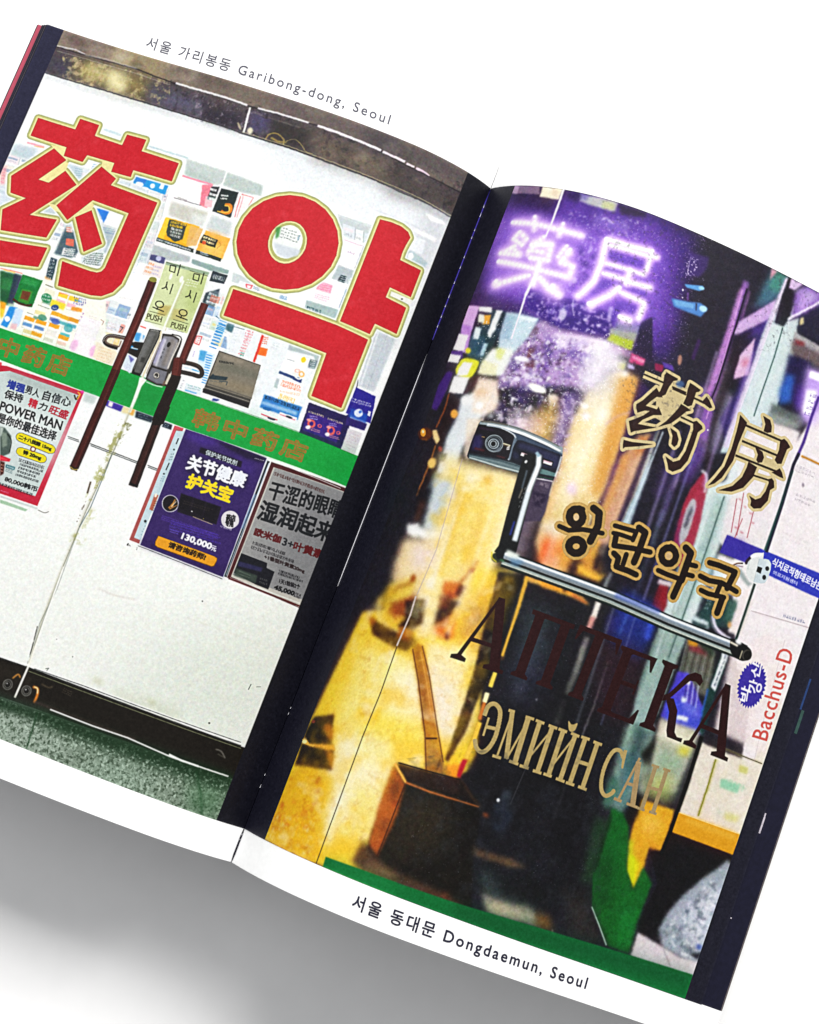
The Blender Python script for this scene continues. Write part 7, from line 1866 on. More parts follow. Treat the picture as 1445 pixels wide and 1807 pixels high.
S('c8c8e8',.31,[1924,1578,1945,1482],b=.09,a=.8)
S('3a2a70',.31,[1937,1578,1959,1479],b=.09,a=.8)
S('c8c8e8',.31,[1951,1577,1974,1476],b=.09,a=.8)
S('3a2a70',.31,[1964,1576,1988,1472],b=.09,a=.8)
S('c8c8e8',.31,[1978,1575,2003,1469],b=.09,a=.8)
P('2f66d8',[2028,1579,2068,1579,2076,1438,2040,1448],b=.15)
P('e0e4ec',[1923,1405,1984,1416,1983,1393,1925,1383],b=.19)
P('dfe8f4',[1910,1498,1942,1498,1944,1476,1919,1473],b=.23)
P('f0f0f8',[1932,1575,1933,1570,1932,1565,1929,1561,1925,1559,1920,1558,1916,1559,1912,1562,1909,1567,1908,1572,1909,1577,1911,1581,1915,1584,1920,1584,1925,1583,1929,1580],b=.23,sm=1)
P('12302e',[2079,1787,2081,1671,2082,1526,2089,1356,2056,1373,2034,1581,2042,1773],b=.23)
P('dfe4e8',[2044,1768,2077,1769,2073,1581,2043,1593],b=.09)
K('1a2a3a',[2054,1597,2073,1599,2061,1766],6,h=.7,fill=.8,s=1420,a=.8,cell=.93)
P('c8c4b0',[1844,1360,2065,1376,2061,1260,2043,1055,1920,1041,1872,1165],b=.46)
P('8aa088',[1875,1280,2065,1290,2053,1030,1902,1006],b=1.08,a=.6)
P('b8bc58',[1891,1115,2014,1130,2034,995,1874,996],b=1.24,a=.6)
P('e8e0d0',[1865,1347,2017,1330,2008,1270,1875,1280],b=.78,a=.8)
P('d8cc40',[1989,1277,2051,1285,2043,1239,1992,1236],b=.62,a=.9)
P('7ab088',[1890,1200,2018,1202,2017,1173,1905,1162],b=.93,a=.5)
P('12120f',[1806,1170,1861,1275,1862,1190,1863,1105],b=.46)
P('a8b49a',[1825,1120,1877,1153,1902,1006,1860,992],b=.78,a=.8)
P('ddd4c8',[2074,1327,2247,1326,2391,1334,2391,1464,2308,1726,2347,1799,2541,1460,2511,929,2106,934,2091,1014],b=.19)
P('e6dada',[2085,1790,2259,1943,2405,1910,2434,1392,2218,1402,2136,1402],b=.46,a=.9)
S('8a7f5a',.31,[2208,1341,2290,1341,2437,1341],b=.12)
S('6a6820',.46,[2193,1278,2199,1137,2199,994],b=.12)
S('b8b43a',.46,[2202,1281,2207,997],b=.25,a=.5)
K('7ac0a0',[2263,1173,2449,1181,2265,1211],1,h=.9,fill=.8,s=1434,a=.7,cell=1.24)
P('8ac4a0',[2252,1201,2358,1206,2358,1163,2260,1164],b=.46,a=.5)
P('c8c86a',[2324,1295,2372,1298,2376,1270,2332,1264],b=.46,a=.5)
P('b8b83a',[2334,1055,2411,1067,2408,1031,2339,1025],b=.46,a=.5)
P('a8c8b0',[2276,1055,2317,1057,2316,1034],b=.46,a=.6)
P('d9a41c',[1884,972,2072,980,2080,926,2080,779,2008,775,2019,625,2003,570,1943,642,1905,755,1885,888],b=.25)
P('b8cc1a',[1890,778,1922,775,1975,625,1927,665],b=.46,a=.8)
P('e8c050',[1931,932,2035,910,2008,817,1932,848],b=1.08,a=.7)
P('d8871a',[2017,792,2073,797,2072,774,1999,758],b=.62,a=.6)
P('d8d40a',[1930,707,1990,699,2004,565,1948,630],b=.46,a=.9)
P('dc9a16',[2092,978,2441,986,2441,883,2098,881],b=.15)
P('e8b23a',[2201,981,2425,986,2420,956,2210,956],b=.78,a=.6)
P('d8800e',[2092,930,2201,938,2204,888,2098,881],b=.78,a=.7)
S('f0d890',.25,[2093,975,2442,983],b=.12,a=.8)
P('0f0e11',[2098,881,2441,883,2520,648,2473,352,2209,380,2101,292,2086,452,2113,628,2013,763,2080,779],b=.19)
S('0e0e0f',1.08,[2083,1354,2091,1099,2088,872,2082,757],b=.12)
P('101010',[1860,992,1890,979,1899,893,1876,829,1838,844,1837,928],b=.39)
P('0c5a1c',[1758,887,1824,881,1876,829,1932,653,1999,563,2014,679,2085,619,2077,394,2089,282,1980,282,1830,427,1772,573],b=.31)
P('0f7a2c',[1983,475,2062,473,2069,295,2003,302],b=1.24,a=.7)
P('0a3a14',[1747,675,1854,683,1927,457,1843,431],b=1.24,a=.6)
P('1c3a22',[1690,822,1768,821,1777,520,1736,506],b=.93,a=.9)
S('0a1a0c',.62,[1767,848,1780,576],b=.31,a=.8)
S('88a898',.37,[1827,426,1889,363,1964,282],b=.15,a=.8)
P('2a2620',[1668,484,1806,447,1952,273,1753,266],b=1.55,a=.7)
P('9aa4b0',[2427,853,2378,785,2330,727,2259,619,2212,520,2195,432,2241,363,2350,342,2482,327,2520,648,2492,809],b=.39)
P('e4e4f0',[2368,711,2463,714,2454,402,2302,466],b=1.55,a=.7)
P('5a6470',[2420,828,2199,405,2454,319,2549,658],b=.62,a=.75,n=(1.6,.5,.75,101))
P('f4f4fa',[2420,828,2199,405,2454,319,2549,658],b=.62,a=.7,n=(1.2,.55,.8,102))
P('d4ccd0',[2096,386,2230,365,2350,342,2473,352,2473,269,2101,269],b=.25)
S('8a8488',.22,[2251,352,2313,289],b=.12)
P('1a1a20',[2387,370,2454,402,2444,360],b=.31)
P('3a4aa0',[2411,430,2442,432,2439,408,2414,406],b=.23,a=.8)
P('14110e',[714,731,880,738,1016,761,1151,688,1203,435,1281,193,1139,197,797,259,718,283,722,637],b=.31)
P('2b2419',[788,649,1018,666,1049,434,800,288],b=2.48,a=.9)
P('b0531a',[707,720,785,656,801,504,779,306,724,339,703,576],b=.39)
P('6a3016',[713,661,771,642,771,547,728,585],b=.62,a=.7)
P('7a3a18',[728,476,786,471,779,414,752,377],b=.62,a=.6)
S('e8a83a',.56,[709,723,786,661],b=.15)
S('b0642c',.46,[786,661,909,659,1142,674],b=.19,w1=.23)
P('241712',[724,729,1017,759,1050,692,931,675,789,668],b=.19)
P('1a1210',[986,750,1148,681,1055,680],b=.31)
S('5a3824',.31,[1026,757,1092,707,1155,676],b=.23,a=.8)
P('d8642a',[1200,648,1198,645,1194,643,1189,641,1183,642,1177,643,1172,646,1169,650,1169,653,1171,657,1175,659,1180,660,1186,660,1192,658,1197,656,1200,652],b=.31,sm=1)
S('4a3a24',.19,[841,546,997,572,1124,607],b=.15,a=.5)
P('4a3424',[690,353,738,318,833,273,1058,263,1238,232,1193,203,745,213,678,240],b=.62)
P('8a6a44',[764,274,890,268,875,236,736,236],b=.78,a=.7)
P('5a3a20',[689,299,712,335,747,281,698,262],b=.46,a=.9)
P('2c3850',[1223,769,1258,781,1272,731,1308,689,1297,604,1232,608,1210,682,1222,727],b=.62,a=.9)
P('6a8094',[1223,785,1262,794,1265,756,1225,747],b=.39,a=.8)
P('f4f8ff',[1225,736,1225,733,1225,729,1223,726,1220,725,1216,724,1213,725,1210,727,1208,730,1207,734,1208,737,1210,740,1213,742,1217,743,1220,742,1223,739],b=.15,sm=1)
P('5070a8',[1224,714,1224,711,1223,708,1220,705,1216,703,1212,702,1208,703,1205,704,1203,707,1203,710,1204,713,1207,716,1211,718,1215,718,1219,718,1222,717],b=.31,a=.7,sm=1)
P('e8ecf8',[1231,1228,1232,1227,1231,1225,1230,1224,1229,1223,1227,1223,1225,1223,1224,1224,1223,1225,1223,1227,1223,1228,1224,1230,1226,1231,1227,1231,1229,1231,1230,1230],b=.06,sm=1)
P('7a5a3a',[1174,506,1210,492,1363,505,1454,495,1377,469,1202,462],b=.46,a=.9)
P('3a4a48',[1233,432,1284,410,1562,368,1617,305,1373,251,1286,329],b=1.24,a=.8)
P('9a9a84',[1291,317,1368,303,1545,336,1604,260,1348,243],b=.62)
P('c8b898',[1325,302,1441,301,1542,267,1351,249],b=.93,a=.8)
P('8a5c28',[1563,328,1639,325,1680,257,1591,256],b=.78,a=.8)
P('101214',[1310,418,1561,449,1725,339,1607,329,1367,343],b=1.24,a=.9)
P('b0502a',[1157,251,1155,247,1150,243,1143,241,1134,239,1125,239,1117,240,1112,243,1110,247,1111,251,1116,255,1123,257,1132,259,1141,259,1149,258,1155,255],b=.62,a=.6,sm=1)
S('c8b890',.15,[1676,269,1682,239])
S('e8e0e4',.31,[521,2577,517,2427,521,2338],b=.09,a=.6)
P('171310',[212,788,326,834,370,706,396,687,426,585,202,543,191,711],b=.31)
P('f0a83a',[175,664,202,677,241,662,294,674,389,701,408,677,337,662,246,652,200,651],b=.22)
P('fbe89a',[223,668,223,664,221,660,217,657,211,655,204,654,198,654,192,656,189,659,188,663,190,666,195,670,201,672,208,673,214,673,219,671],b=.15,sm=1)
P('c8641a',[289,758,312,787,362,760,370,712,336,724],b=.46,a=.8)
P('d8701a',[351,672,407,663,435,588,400,604],b=.46,a=.7)
CV[1].soften(.16); CV[1].ruffle(.16, 1.6, 310); CV[1].ruffle(.05, .5, 314); CV[1].mottle(.15, 1.3, 320, .5); CV[1].mottle(.08, .4, 330, .8); CV[1].bloom(1.6, .72, .5)
S('fff4dc',2.48,[893,2636,903,1738],b=1.12,a=.35)
S('fff8e8',1.24,[1039,2634,1044,1821],b=.56,a=.4)
S('ffe0b8',1.08,[1297,2503,1283,1972],b=.49,a=.35)
S('b8a8e8',.78,[1446,2684,1460,1985],b=.35,a=.5)
S('8a8ad0',.62,[1553,2610,1558,1850],b=.28,a=.5)
S('d8b8f0',.62,[1488,3124,1515,2416],b=.28,a=.45)
S('fff2c0',1.08,[796,2073,800,1558],b=.49,a=.4)
S('fff6d8',.93,[726,1990,730,1363],b=.42,a=.45)
S('ffffff',.93,[556,2053,576,1423],b=.42,a=.5)
S('9098a8',.62,[1427,1827,1450,1128],b=.28,a=.35)
S('7a88b8',.46,[1544,1844,1564,1225],b=.21,a=.35)
S('4a5060',1.86,[1118,1622,1131,1121],b=.84,a=.35)
S('2c3440',2.17,[1243,1052,1281,571],b=.98,a=.4)
S('c8a8f0',.78,[1637,2946,1654,2474],b=.35,a=.4)
S('a888e0',.62,[1671,3204,1677,2842],b=.28,a=.4)
S('e8f4f4',.46,[1722,2383,1730,1858],b=.21,a=.5)
S('e0ecec',.46,[1702,2139,1715,1564],b=.21,a=.4)
P('e8dcf8',[102,3403,1281,3644,1392,2662,688,2328],a=.35,n=(.35,.7,.82,340))
P('ffffff',[269,2900,1082,3010,1208,2174,603,2243],a=.6,n=(.4,.68,.8,341))
P('9a9aa8',[825,1567,1563,1794,1889,555,908,221],a=.35,n=(.3,.78,.86,343))
P('f4bc10',[615,1323,903,1738,946,1698,963,1114,935,813,900,759,714,731,709,306,576,201,251,165,237,780,277,1309,366,1505],b=.78,a=.5,n=(6,.4,.75,371))
P('fdf0d0',[615,1323,903,1738,946,1698,963,1114,935,813,900,759,714,731,709,306,576,201,251,165,237,780,277,1309,366,1505],b=.78,a=.55,n=(5,.6,.85,372))
P('b8700c',[615,1323,903,1738,946,1698,963,1114,935,813,900,759,714,731,709,306,576,201,251,165,237,780,277,1309,366,1505],b=.62,a=.22,n=(2,.62,.9,373))
P('f2c020',[367,2124,755,2145,844,1745,686,1404,563,1419],b=.93,a=.5,n=(5,.45,.8,374))
P('fff4dc',[944,2655,1098,2718,1079,2123,977,2083],b=1.24,a=.6,n=(5,.5,.8,375))
P('d89030',[1078,2814,1169,2836,1189,2225,1128,2230],b=.78,a=.5)
P('0c0b0e',[852,1492,1387,1612,1624,911,1796,471,1302,362,1045,595,1013,1132],b=2.17,a=.65,n=(8,.3,.75,376))
S('f0b04a',.4,[709,723,787,659],b=.09)
S('c06a30',.31,[787,659,909,659,1142,674],b=.11,w1=.15)
S('1a0e0a',.25,[723,731,877,745,1017,759],b=.08)
S('3a1a0c',.22,[787,651,781,302],b=.09)
P('c8641e',[713,711,782,649,777,495,777,333,736,344,711,578],b=.23,a=.6,n=(1.5,.4,.8,380))
S('5a2a10',.23,[596,1245,674,1118,792,897,856,742],b=.11)
S('5a2a10',.2,[635,1273,713,1160,830,953,915,806],b=.11)
S('e8a850',.22,[637,1245,710,1131,799,969],b=.11,a=.7)
S('3a1a0a',.31,[802,879,851,897],b=.09)
S('e8cc50',.85,[999,1275,1000,1205],b=.09)
S('fbf0b8',.85,[997,1174,1000,1128],b=.09)
S('d07a30',.62,[1000,1128,1005,1046],b=.15)
S('f0c440',.93,[1010,1034,1014,939,1007,860],b=.09)
S('d8a83a',.62,[985,1747,997,1575,1000,1435,1003,1358],b=.12)
P('f49a20',[943,792,980,811,998,763,954,763],b=.31)
S('b81828',.78,[1006,848,1004,771],b=.15)
P('dc9a16',[2092,978,2441,986,2441,883,2098,881],b=.09)
P('eab63c',[2140,971,2428,978,2427,946,2151,944],b=.46,a=.6)
S('f4dc98',.19,[2092,978,2441,986],b=.05)
S('4a4430',.2,[2208,1341,2290,1341,2437,1341],b=.05)
S('8a8a28',.28,[2193,1278,2199,1137,2202,995],b=.05)
S('0c0c0d',.93,[2083,1354,2091,1099,2088,872,2082,757],b=.09)
P('7ac4a0',[2252,1201,2361,1205,2361,1164,2261,1161],b=.23,a=.6)
P('c4c45a',[2324,1295,2372,1298,2377,1268,2330,1263],b=.23,a=.6)
S('c8b8bc',.15,[2341,1945,2366,1572,2391,1334],b=.05,a=.6)
S('b8aaae',.19,[2116,2013,2291,2033,2485,2054],b=.06)
K('8084a0',[2289,2038,2431,2054,2288,2068],1,h=.5,fill=.8,s=1554,a=.8,cell=.78)
P('33289a',[1861,2309,2067,2314,2019,2221,1854,2215],b=.08,a=.8)
P('2c36b4',[2050,2314,2485,2324,2498,2199,2438,2206,2106,2211],b=.08,a=.9)
S('a8505a',.19,[1846,2494,1877,2327],b=.03,a=.8)
S('a8505a',.19,[1871,2534,1911,2326],b=.03,a=.8)
S('a8505a',.19,[1953,2478,1968,2335],b=.03,a=.8)
S('a8505a',.19,[1910,2415,1904,2309],b=.03,a=.8)
K('a098a4',[2073,2739,2226,2742,2073,2784],2,h=.5,fill=.8,s=1561,a=.5,cell=.93)
K('9a929c',[2143,2601,2278,2605,2141,2652],2,h=.5,fill=.8,s=1562,a=.5,cell=.93)
S('c88a20',.4,[2104,2828,2158,2829,2261,2830],b=.06)
S('44605c',.28,[1777,3381,1786,3225,1785,3041,1787,2905],b=.08)
S('f0e4f4',.31,[1709,3617,1709,3283,1704,2945,1709,2706],b=.12,a=.8)
S('4f6a66',.31,[1778,2477,1782,2230,1781,1936,1780,1646],b=.12)
S('d8a0e0',.31,[1507,3462,1536,3084,1553,2789],b=.12,a=.8)
S('1c0c2c',.37,[1528,3478,1537,3297,1546,2997,1545,2846],b=.09)
P('e8e0f8',[1741,3607,1907,3622,1907,3575,1768,3573],b=.46,a=.3)
P('c8a4f4',[1978,3256,2099,3257,2125,3006,2035,2991],b=1.08,a=.8)
P('ffffff',[2000,3244,2072,3254,2066,3215,2002,3211],b=.23)
P('ffffff',[2015,3149,2071,3167,2081,3033,2032,3033],b=.39)
K('6a4ab0',[2045,3017,2109,3030,2037,3146],4,h=.5,fill=.8,s=1573,a=.6,cell=.78)
S('0a4a18',.25,[1780,576,1832,427,1980,282],b=.09)
S('9ab8a8',.25,[1827,426,1889,363,1964,282],b=.08)
P('c8d40e',[1922,710,1954,710,2001,575,1941,639],b=.23,a=.8)
S('6a6a70',.15,[1280,1093,1289,930,1277,733],b=.08,a=.5)
P('e8f0ff',[1223,736,1223,733,1223,730,1221,728,1219,727,1216,726,1213,727,1211,729,1210,731,1209,734,1210,736,1211,739,1214,740,1216,740,1219,740,1221,738],b=.12,sm=1)
S('b0a090',.31,[1347,2642,1337,2314,1323,2148],b=.15,a=.5)
S('cfe0ea',.46,[1367,2645,1358,2381,1347,2148],b=.15,a=.7)
P('b888f4',[23,3479,714,3451,999,3503,1135,3124,794,3052,256,3031],b=2.32,a=.3)
S('e2bcfc',2.84,[272,3424,393,3427,541,3419,678,3415],b=1,a=.7)
S('e2bcfc',2.51,[392,3466,420,3385],b=1,a=.7)
S('e2bcfc',2.51,[553,3454,556,3378],b=1,a=.7)
S('e2bcfc',2.84,[337,3375,318,3335,379,3308,393,3342,337,3375],b=1,a=.7)
S('e2bcfc',3.01,[341,3298,302,3268,271,3253,401,3253],b=1,a=.7)
S('e2bcfc',2.84,[330,3290,388,3251],b=1,a=.7)
S('e2bcfc',2.84,[482,3369,430,3283,436,3252],b=1,a=.7)
S('e2bcfc',3.35,[431,3315,540,3336],b=1,a=.7)
S('e2bcfc',3.35,[451,3248,545,3253,534,3334,426,3328],b=1,a=.7)
S('e2bcfc',3.01,[449,3286,526,3288],b=1,a=.7)
S('e2bcfc',2.51,[611,3346,590,3283,646,3266],b=1,a=.7)
S('e2bcfc',2.84,[634,3333,612,3257,687,3252],b=1,a=.7)
S('e2bcfc',3.35,[627,3318,645,3304],b=1,a=.7)
S('e2bcfc',3.01,[276,3208,457,3197,586,3193,684,3194],b=1,a=.7)
S('e2bcfc',3.85,[508,3233,516,3145,514,3100],b=1,a=.7)
S('e2bcfc',3.18,[479,3157,412,3126,335,3090,293,3085],b=1,a=.7)
S('e2bcfc',3.68,[537,3156,602,3114,678,3091],b=1,a=.7)
S('e2bcfc',3.35,[309,3100,329,3070],b=1,a=.7)
S('e2bcfc',4.18,[615,3130,642,3106],b=1,a=.7)
S('e2bcfc',3.01,[676,3249,675,3185],b=1,a=.7)
S('dcb4fc',1.97,[785,3435,899,3438,1016,3453],b=.54,a=.6)
S('dcb4fc',2.19,[785,3435,802,3301,798,3211,764,3137,740,3104],b=.54,a=.6)
S('dcb4fc',1.64,[806,3410,1013,3426],b=.54,a=.6)
S('dcb4fc',1.64,[1014,3458,1019,3340],b=.54,a=.6)
S('dcb4fc',1.42,[809,3316,1026,3330],b=.54,a=.6)
S('dcb4fc',1.64,[827,3265,945,3272],b=.54,a=.6)
S('dcb4fc',1.97,[944,3328,950,3242],b=.54,a=.6)
S('dcb4fc',1.86,[947,3266,1078,3282],b=.54,a=.6)
S('dcb4fc',2.19,[925,3226,891,3169,816,3091],b=.54,a=.6)
S('dcb4fc',1.75,[933,3204,1071,3198],b=.54,a=.6)
S('dcb4fc',1.97,[1065,3195,1062,3100],b=.54,a=.6)
S('dcb4fc',2.41,[974,3088,1041,3091],b=.54,a=.6)
S('dcb4fc',2.52,[814,3097,841,3088],b=.54,a=.6)
S('dcb4fc',1.64,[1024,3431,1059,3439],b=.54,a=.6)
S('fdf0ff',1.42,[272,3424,393,3427,541,3419,678,3415],b=.42,a=.8)
S('fdf0ff',1.26,[392,3466,420,3385],b=.42,a=.8)
S('fdf0ff',1.26,[553,3454,556,3378],b=.42,a=.8)
S('fdf0ff',1.42,[337,3375,318,3335,379,3308,393,3342,337,3375],b=.42,a=.8)
S('fdf0ff',1.51,[341,3298,302,3268,271,3253,401,3253],b=.42,a=.8)
S('fdf0ff',1.42,[330,3290,388,3251],b=.42,a=.8)
S('fdf0ff',1.42,[482,3369,430,3283,436,3252],b=.42,a=.8)
S('fdf0ff',1.67,[431,3315,540,3336],b=.42,a=.8)
S('fdf0ff',1.67,[451,3248,545,3253,534,3334,426,3328],b=.42,a=.8)
S('fdf0ff',1.51,[449,3286,526,3288],b=.42,a=.8)
S('fdf0ff',1.26,[611,3346,590,3283,646,3266],b=.42,a=.8)
S('fdf0ff',1.42,[634,3333,612,3257,687,3252],b=.42,a=.8)
S('fdf0ff',1.67,[627,3318,645,3304],b=.42,a=.8)
S('fdf0ff',1.51,[276,3208,457,3197,586,3193,684,3194],b=.42,a=.8)
S('fdf0ff',1.92,[508,3233,516,3145,514,3100],b=.42,a=.8)
S('fdf0ff',1.59,[479,3157,412,3126,335,3090,293,3085],b=.42,a=.8)
S('fdf0ff',1.84,[537,3156,602,3114,678,3091],b=.42,a=.8)
S('fdf0ff',1.67,[309,3100,329,3070],b=.42,a=.8)
S('fdf0ff',2.09,[615,3130,642,3106],b=.42,a=.8)
S('fdf0ff',1.51,[676,3249,675,3185],b=.42,a=.8)
S('fdf0ff',1.51,[785,3435,899,3438,1016,3453],b=.42,a=.8)
S('fdf0ff',1.67,[785,3435,802,3301,798,3211,764,3137,740,3104],b=.42,a=.8)
S('fdf0ff',1.26,[806,3410,1013,3426],b=.42,a=.8)
S('fdf0ff',1.26,[1014,3458,1019,3340],b=.42,a=.8)
S('fdf0ff',1.09,[809,3316,1026,3330],b=.42,a=.8)
S('fdf0ff',1.26,[827,3265,945,3272],b=.42,a=.8)
S('fdf0ff',1.51,[944,3328,950,3242],b=.42,a=.8)
S('fdf0ff',1.42,[947,3266,1078,3282],b=.42,a=.8)
S('fdf0ff',1.67,[925,3226,891,3169,816,3091],b=.42,a=.8)
S('fdf0ff',1.34,[933,3204,1071,3198],b=.42,a=.8)
S('fdf0ff',1.51,[1065,3195,1062,3100],b=.42,a=.8)
S('fdf0ff',1.84,[974,3088,1041,3091],b=.42,a=.8)
S('fdf0ff',1.92,[814,3097,841,3088],b=.42,a=.8)
S('fdf0ff',1.26,[1024,3431,1059,3439],b=.42,a=.8)
D('ffffff',.49,1.09,[272,3424,393,3427,541,3419,678,3415],b=.19)
D('ffffff',.43,1.09,[392,3466,420,3385],b=.19)
D('ffffff',.43,1.09,[553,3454,556,3378],b=.19)
D('ffffff',.49,1.09,[337,3375,318,3335,379,3308,393,3342,337,3375],b=.19)
D('ffffff',.52,1.09,[341,3298,302,3268,271,3253,401,3253],b=.19)
D('ffffff',.49,1.09,[330,3290,388,3251],b=.19)
D('ffffff',.49,1.09,[482,3369,430,3283,436,3252],b=.19)
D('ffffff',.58,1.09,[431,3315,540,3336],b=.19)
D('ffffff',.58,1.09,[451,3248,545,3253,534,3334,426,3328],b=.19)
D('ffffff',.52,1.09,[449,3286,526,3288],b=.19)
D('ffffff',.43,1.09,[611,3346,590,3283,646,3266],b=.19)
D('ffffff',.49,1.09,[634,3333,612,3257,687,3252],b=.19)
D('ffffff',.58,1.09,[627,3318,645,3304],b=.19)
D('ffffff',.52,1.09,[276,3208,457,3197,586,3193,684,3194],b=.19)
D('ffffff',.67,1.09,[508,3233,516,3145,514,3100],b=.19)
D('ffffff',.55,1.09,[479,3157,412,3126,335,3090,293,3085],b=.19)
D('ffffff',.64,1.09,[537,3156,602,3114,678,3091],b=.19)
D('ffffff',.58,1.09,[309,3100,329,3070],b=.19)
D('ffffff',.72,1.09,[615,3130,642,3106],b=.19)
D('ffffff',.52,1.09,[676,3249,675,3185],b=.19)
D('ffffff',.49,.8,[785,3435,899,3438,1016,3453],b=.14)
D('ffffff',.54,.8,[785,3435,802,3301,798,3211,764,3137,740,3104],b=.14)
D('ffffff',.41,.8,[806,3410,1013,3426],b=.14)
D('ffffff',.41,.8,[1014,3458,1019,3340],b=.14)
D('ffffff',.35,.8,[809,3316,1026,3330],b=.14)
D('ffffff',.41,.8,[827,3265,945,3272],b=.14)
D('ffffff',.49,.8,[944,3328,950,3242],b=.14)
D('ffffff',.46,.8,[947,3266,1078,3282],b=.14)
D('ffffff',.54,.8,[925,3226,891,3169,816,3091],b=.14)
D('ffffff',.43,.8,[933,3204,1071,3198],b=.14)
D('ffffff',.49,.8,[1065,3195,1062,3100],b=.14)
D('ffffff',.59,.8,[974,3088,1041,3091],b=.14)
D('ffffff',.62,.8,[814,3097,841,3088],b=.14)
D('ffffff',.41,.8,[1024,3431,1059,3439],b=.14)
S('f6f0ff',.42,[491,3630,494,3442,489,3370],b=.06,a=.9)
S('ffffff',.51,[513,3221,508,3131,500,3052],b=.15)
S('f6f0ff',.42,[499,3071,506,2952,511,2821],b=.06,a=.9)
S('b8a8b0',.19,[492,2183,510,1981,532,1725,521,1492],b=.06,a=.7)
S('cfc0b8',.4,[518,1485,525,1392,516,1233],b=.08)
S('3a2a1a',.23,[518,1228,523,1004,516,783,522,164],b=.05,a=.85)
P('086a30',[555,215,741,224,1181,234,1635,257,2061,274,2441,287,2486,134,2136,83,961,81,562,128],b=.12)
P('044020',[1181,234,2441,287,2444,218,1206,168],b=1.55,a=.6)
P('0f8a40',[558,208,906,226,934,151,570,145],b=1.24,a=.5)
S('4a2c8a',.78,[2090,3144,2087,3035,2091,2899,2082,2804],b=.15)
S('141230',.85,[2087,2836,2078,2771,2089,2564,2092,2310],b=.11)
S('0f3a38',.78,[2082,2743,2085,2532,2083,2315],b=.09,a=.8)
S('12302a',.68,[2088,2144,2089,1996,2089,1849],b=.11)
S('b8b09a',.46,[2098,2059,2102,1884],b=.31,a=.5)
P('8a9a98',[1991,2183,2057,2138,2080,2142,2059,2117,2007,2141,1964,2173],b=.27,a=.8)
P('dfe3e2',[2024,2273,2070,2298,2084,2291,2105,2157,2075,2148,2035,2163,2015,2209],b=.05,sm=1)
P('f4f4f4',[2015,2264,2070,2297,2073,2281,2026,2252],b=.1,a=.9)
P('b8c2c4',[2013,2236,2022,2245,2030,2193,2023,2196],b=.1,a=.7)
P('c6d4da',[2066,2267,2102,2279,2119,2281,2137,2268,2145,2239,2146,2195,2138,2167,2118,2156,2077,2149,2080,2191],b=.04)
P('dde6ea',[2102,2277,2132,2272,2136,2246,2113,2248],b=.2,a=.7)
S('9aaab0',.11,[2067,2265,2080,2150],b=.05,a=.8)
P('10130f',[2136,2241,2136,2237,2136,2233,2133,2229,2130,2227,2125,2226,2121,2227,2118,2230,2115,2233,2114,2238,2115,2242,2118,2246,2121,2248,2125,2249,2130,2248,2133,2245],b=.02,sm=1)
P('10130f',[2135,2195,2136,2191,2135,2186,2133,2182,2130,2180,2125,2179,2121,2181,2117,2183,2115,2187,2114,2192,2115,2197,2117,2200,2121,2203,2125,2203,2129,2202,2133,2199],b=.02,sm=1)
P('141812',[2073,2229,2099,2231,2101,2200,2074,2202],b=.03)
S('2c1c34',.68,[2019,2255,2007,2228,2008,2217],b=.07,sm=1)
S('231a1e',.34,[1992,2212,1960,2198,1930,2165],b=.05,sm=1)
S('d8a890',.2,[1981,2209,1955,2196,1923,2167],b=.07,a=.8,sm=1)
S('5a3a58',.23,[1959,2187,1998,2197],b=.1,a=.7)
T('dfe2f6','식치료적형태로남은',[2139,2261,2437,2243,2142,2303],bold=.15)
T('b8bcec','의료지원센터',[2163,2224,2306,2220,2162,2243],bold=.08,a=.9)
P('20242c',[512,2386,569,2399,697,2407,823,2398,933,2385,945,2348,946,2294,945,2243,945,2220,869,2208,795,2199,675,2192,518,2194,509,2203,505,2274,507,2369],b=.03)
P('93a0a6',[512,2387,569,2400,697,2409,822,2400,934,2386,945,2351,831,2375,751,2382,660,2387,510,2369],b=.03)
P('55504a',[514,2388,569,2400,652,2407,649,2399,566,2391,517,2380],b=.07,a=.9)
S('5a5650',.24,[654,2403,744,2402,824,2396,916,2385],b=.07,a=.8)
P('e9eff2',[552,2383,657,2393,747,2392,873,2380,933,2369,924,2362,833,2370,730,2378,651,2379,549,2374],b=.07)
P('3d4c62',[651,2378,731,2375,833,2368,940,2357,942,2344,922,2339,818,2349,740,2350,719,2348,699,2365],b=.1)
P('17141c',[510,2368,583,2378,652,2376,694,2363,701,2351,708,2256,701,2243,681,2236,603,2232,516,2222,507,2268],b=.03)
P('2c2658',[506,2308,539,2323,568,2279,557,2247,519,2237],b=.4,a=.9)
S('4e1c22',.48,[532,2249,585,2250],b=.17,a=.9)
S('6a2a2a',.3,[650,2244,694,2246],b=.13,a=.6)
S('3a2040',.42,[516,2351,590,2360],b=.2,a=.6)
S('a8b4c0',.33,[550,2373,622,2381,682,2371,705,2358,707,2333,713,2255,710,2243],b=.05,sm=1)
S('eef4f8',.12,[622,2380,683,2370,703,2357],b=.03,sm=1)
P('5c6c7c',[700,2356,719,2348,710,2311,720,2252,714,2239,707,2288],b=.1)
P('8c989e',[660,2311,663,2295,659,2278,648,2265,633,2257,615,2255,598,2260,583,2271,574,2285,571,2302,576,2318,586,2331,602,2339,620,2341,637,2336,651,2326],b=.03,sm=1)
P('15171c',[655,2310,658,2295,654,2281,644,2269,631,2262,615,2261,600,2265,587,2274,579,2287,577,2302,581,2316,590,2327,604,2334,620,2336,635,2332,647,2323],b=.03,sm=1)
S('6e7a82',.15,[651,2307,653,2294,649,2281,641,2271,629,2264,615,2263,601,2267,590,2275,583,2287,580,2300,584,2313,592,2323,605,2329,619,2331,632,2327,643,2319],b=.03,sm=1,o=1)
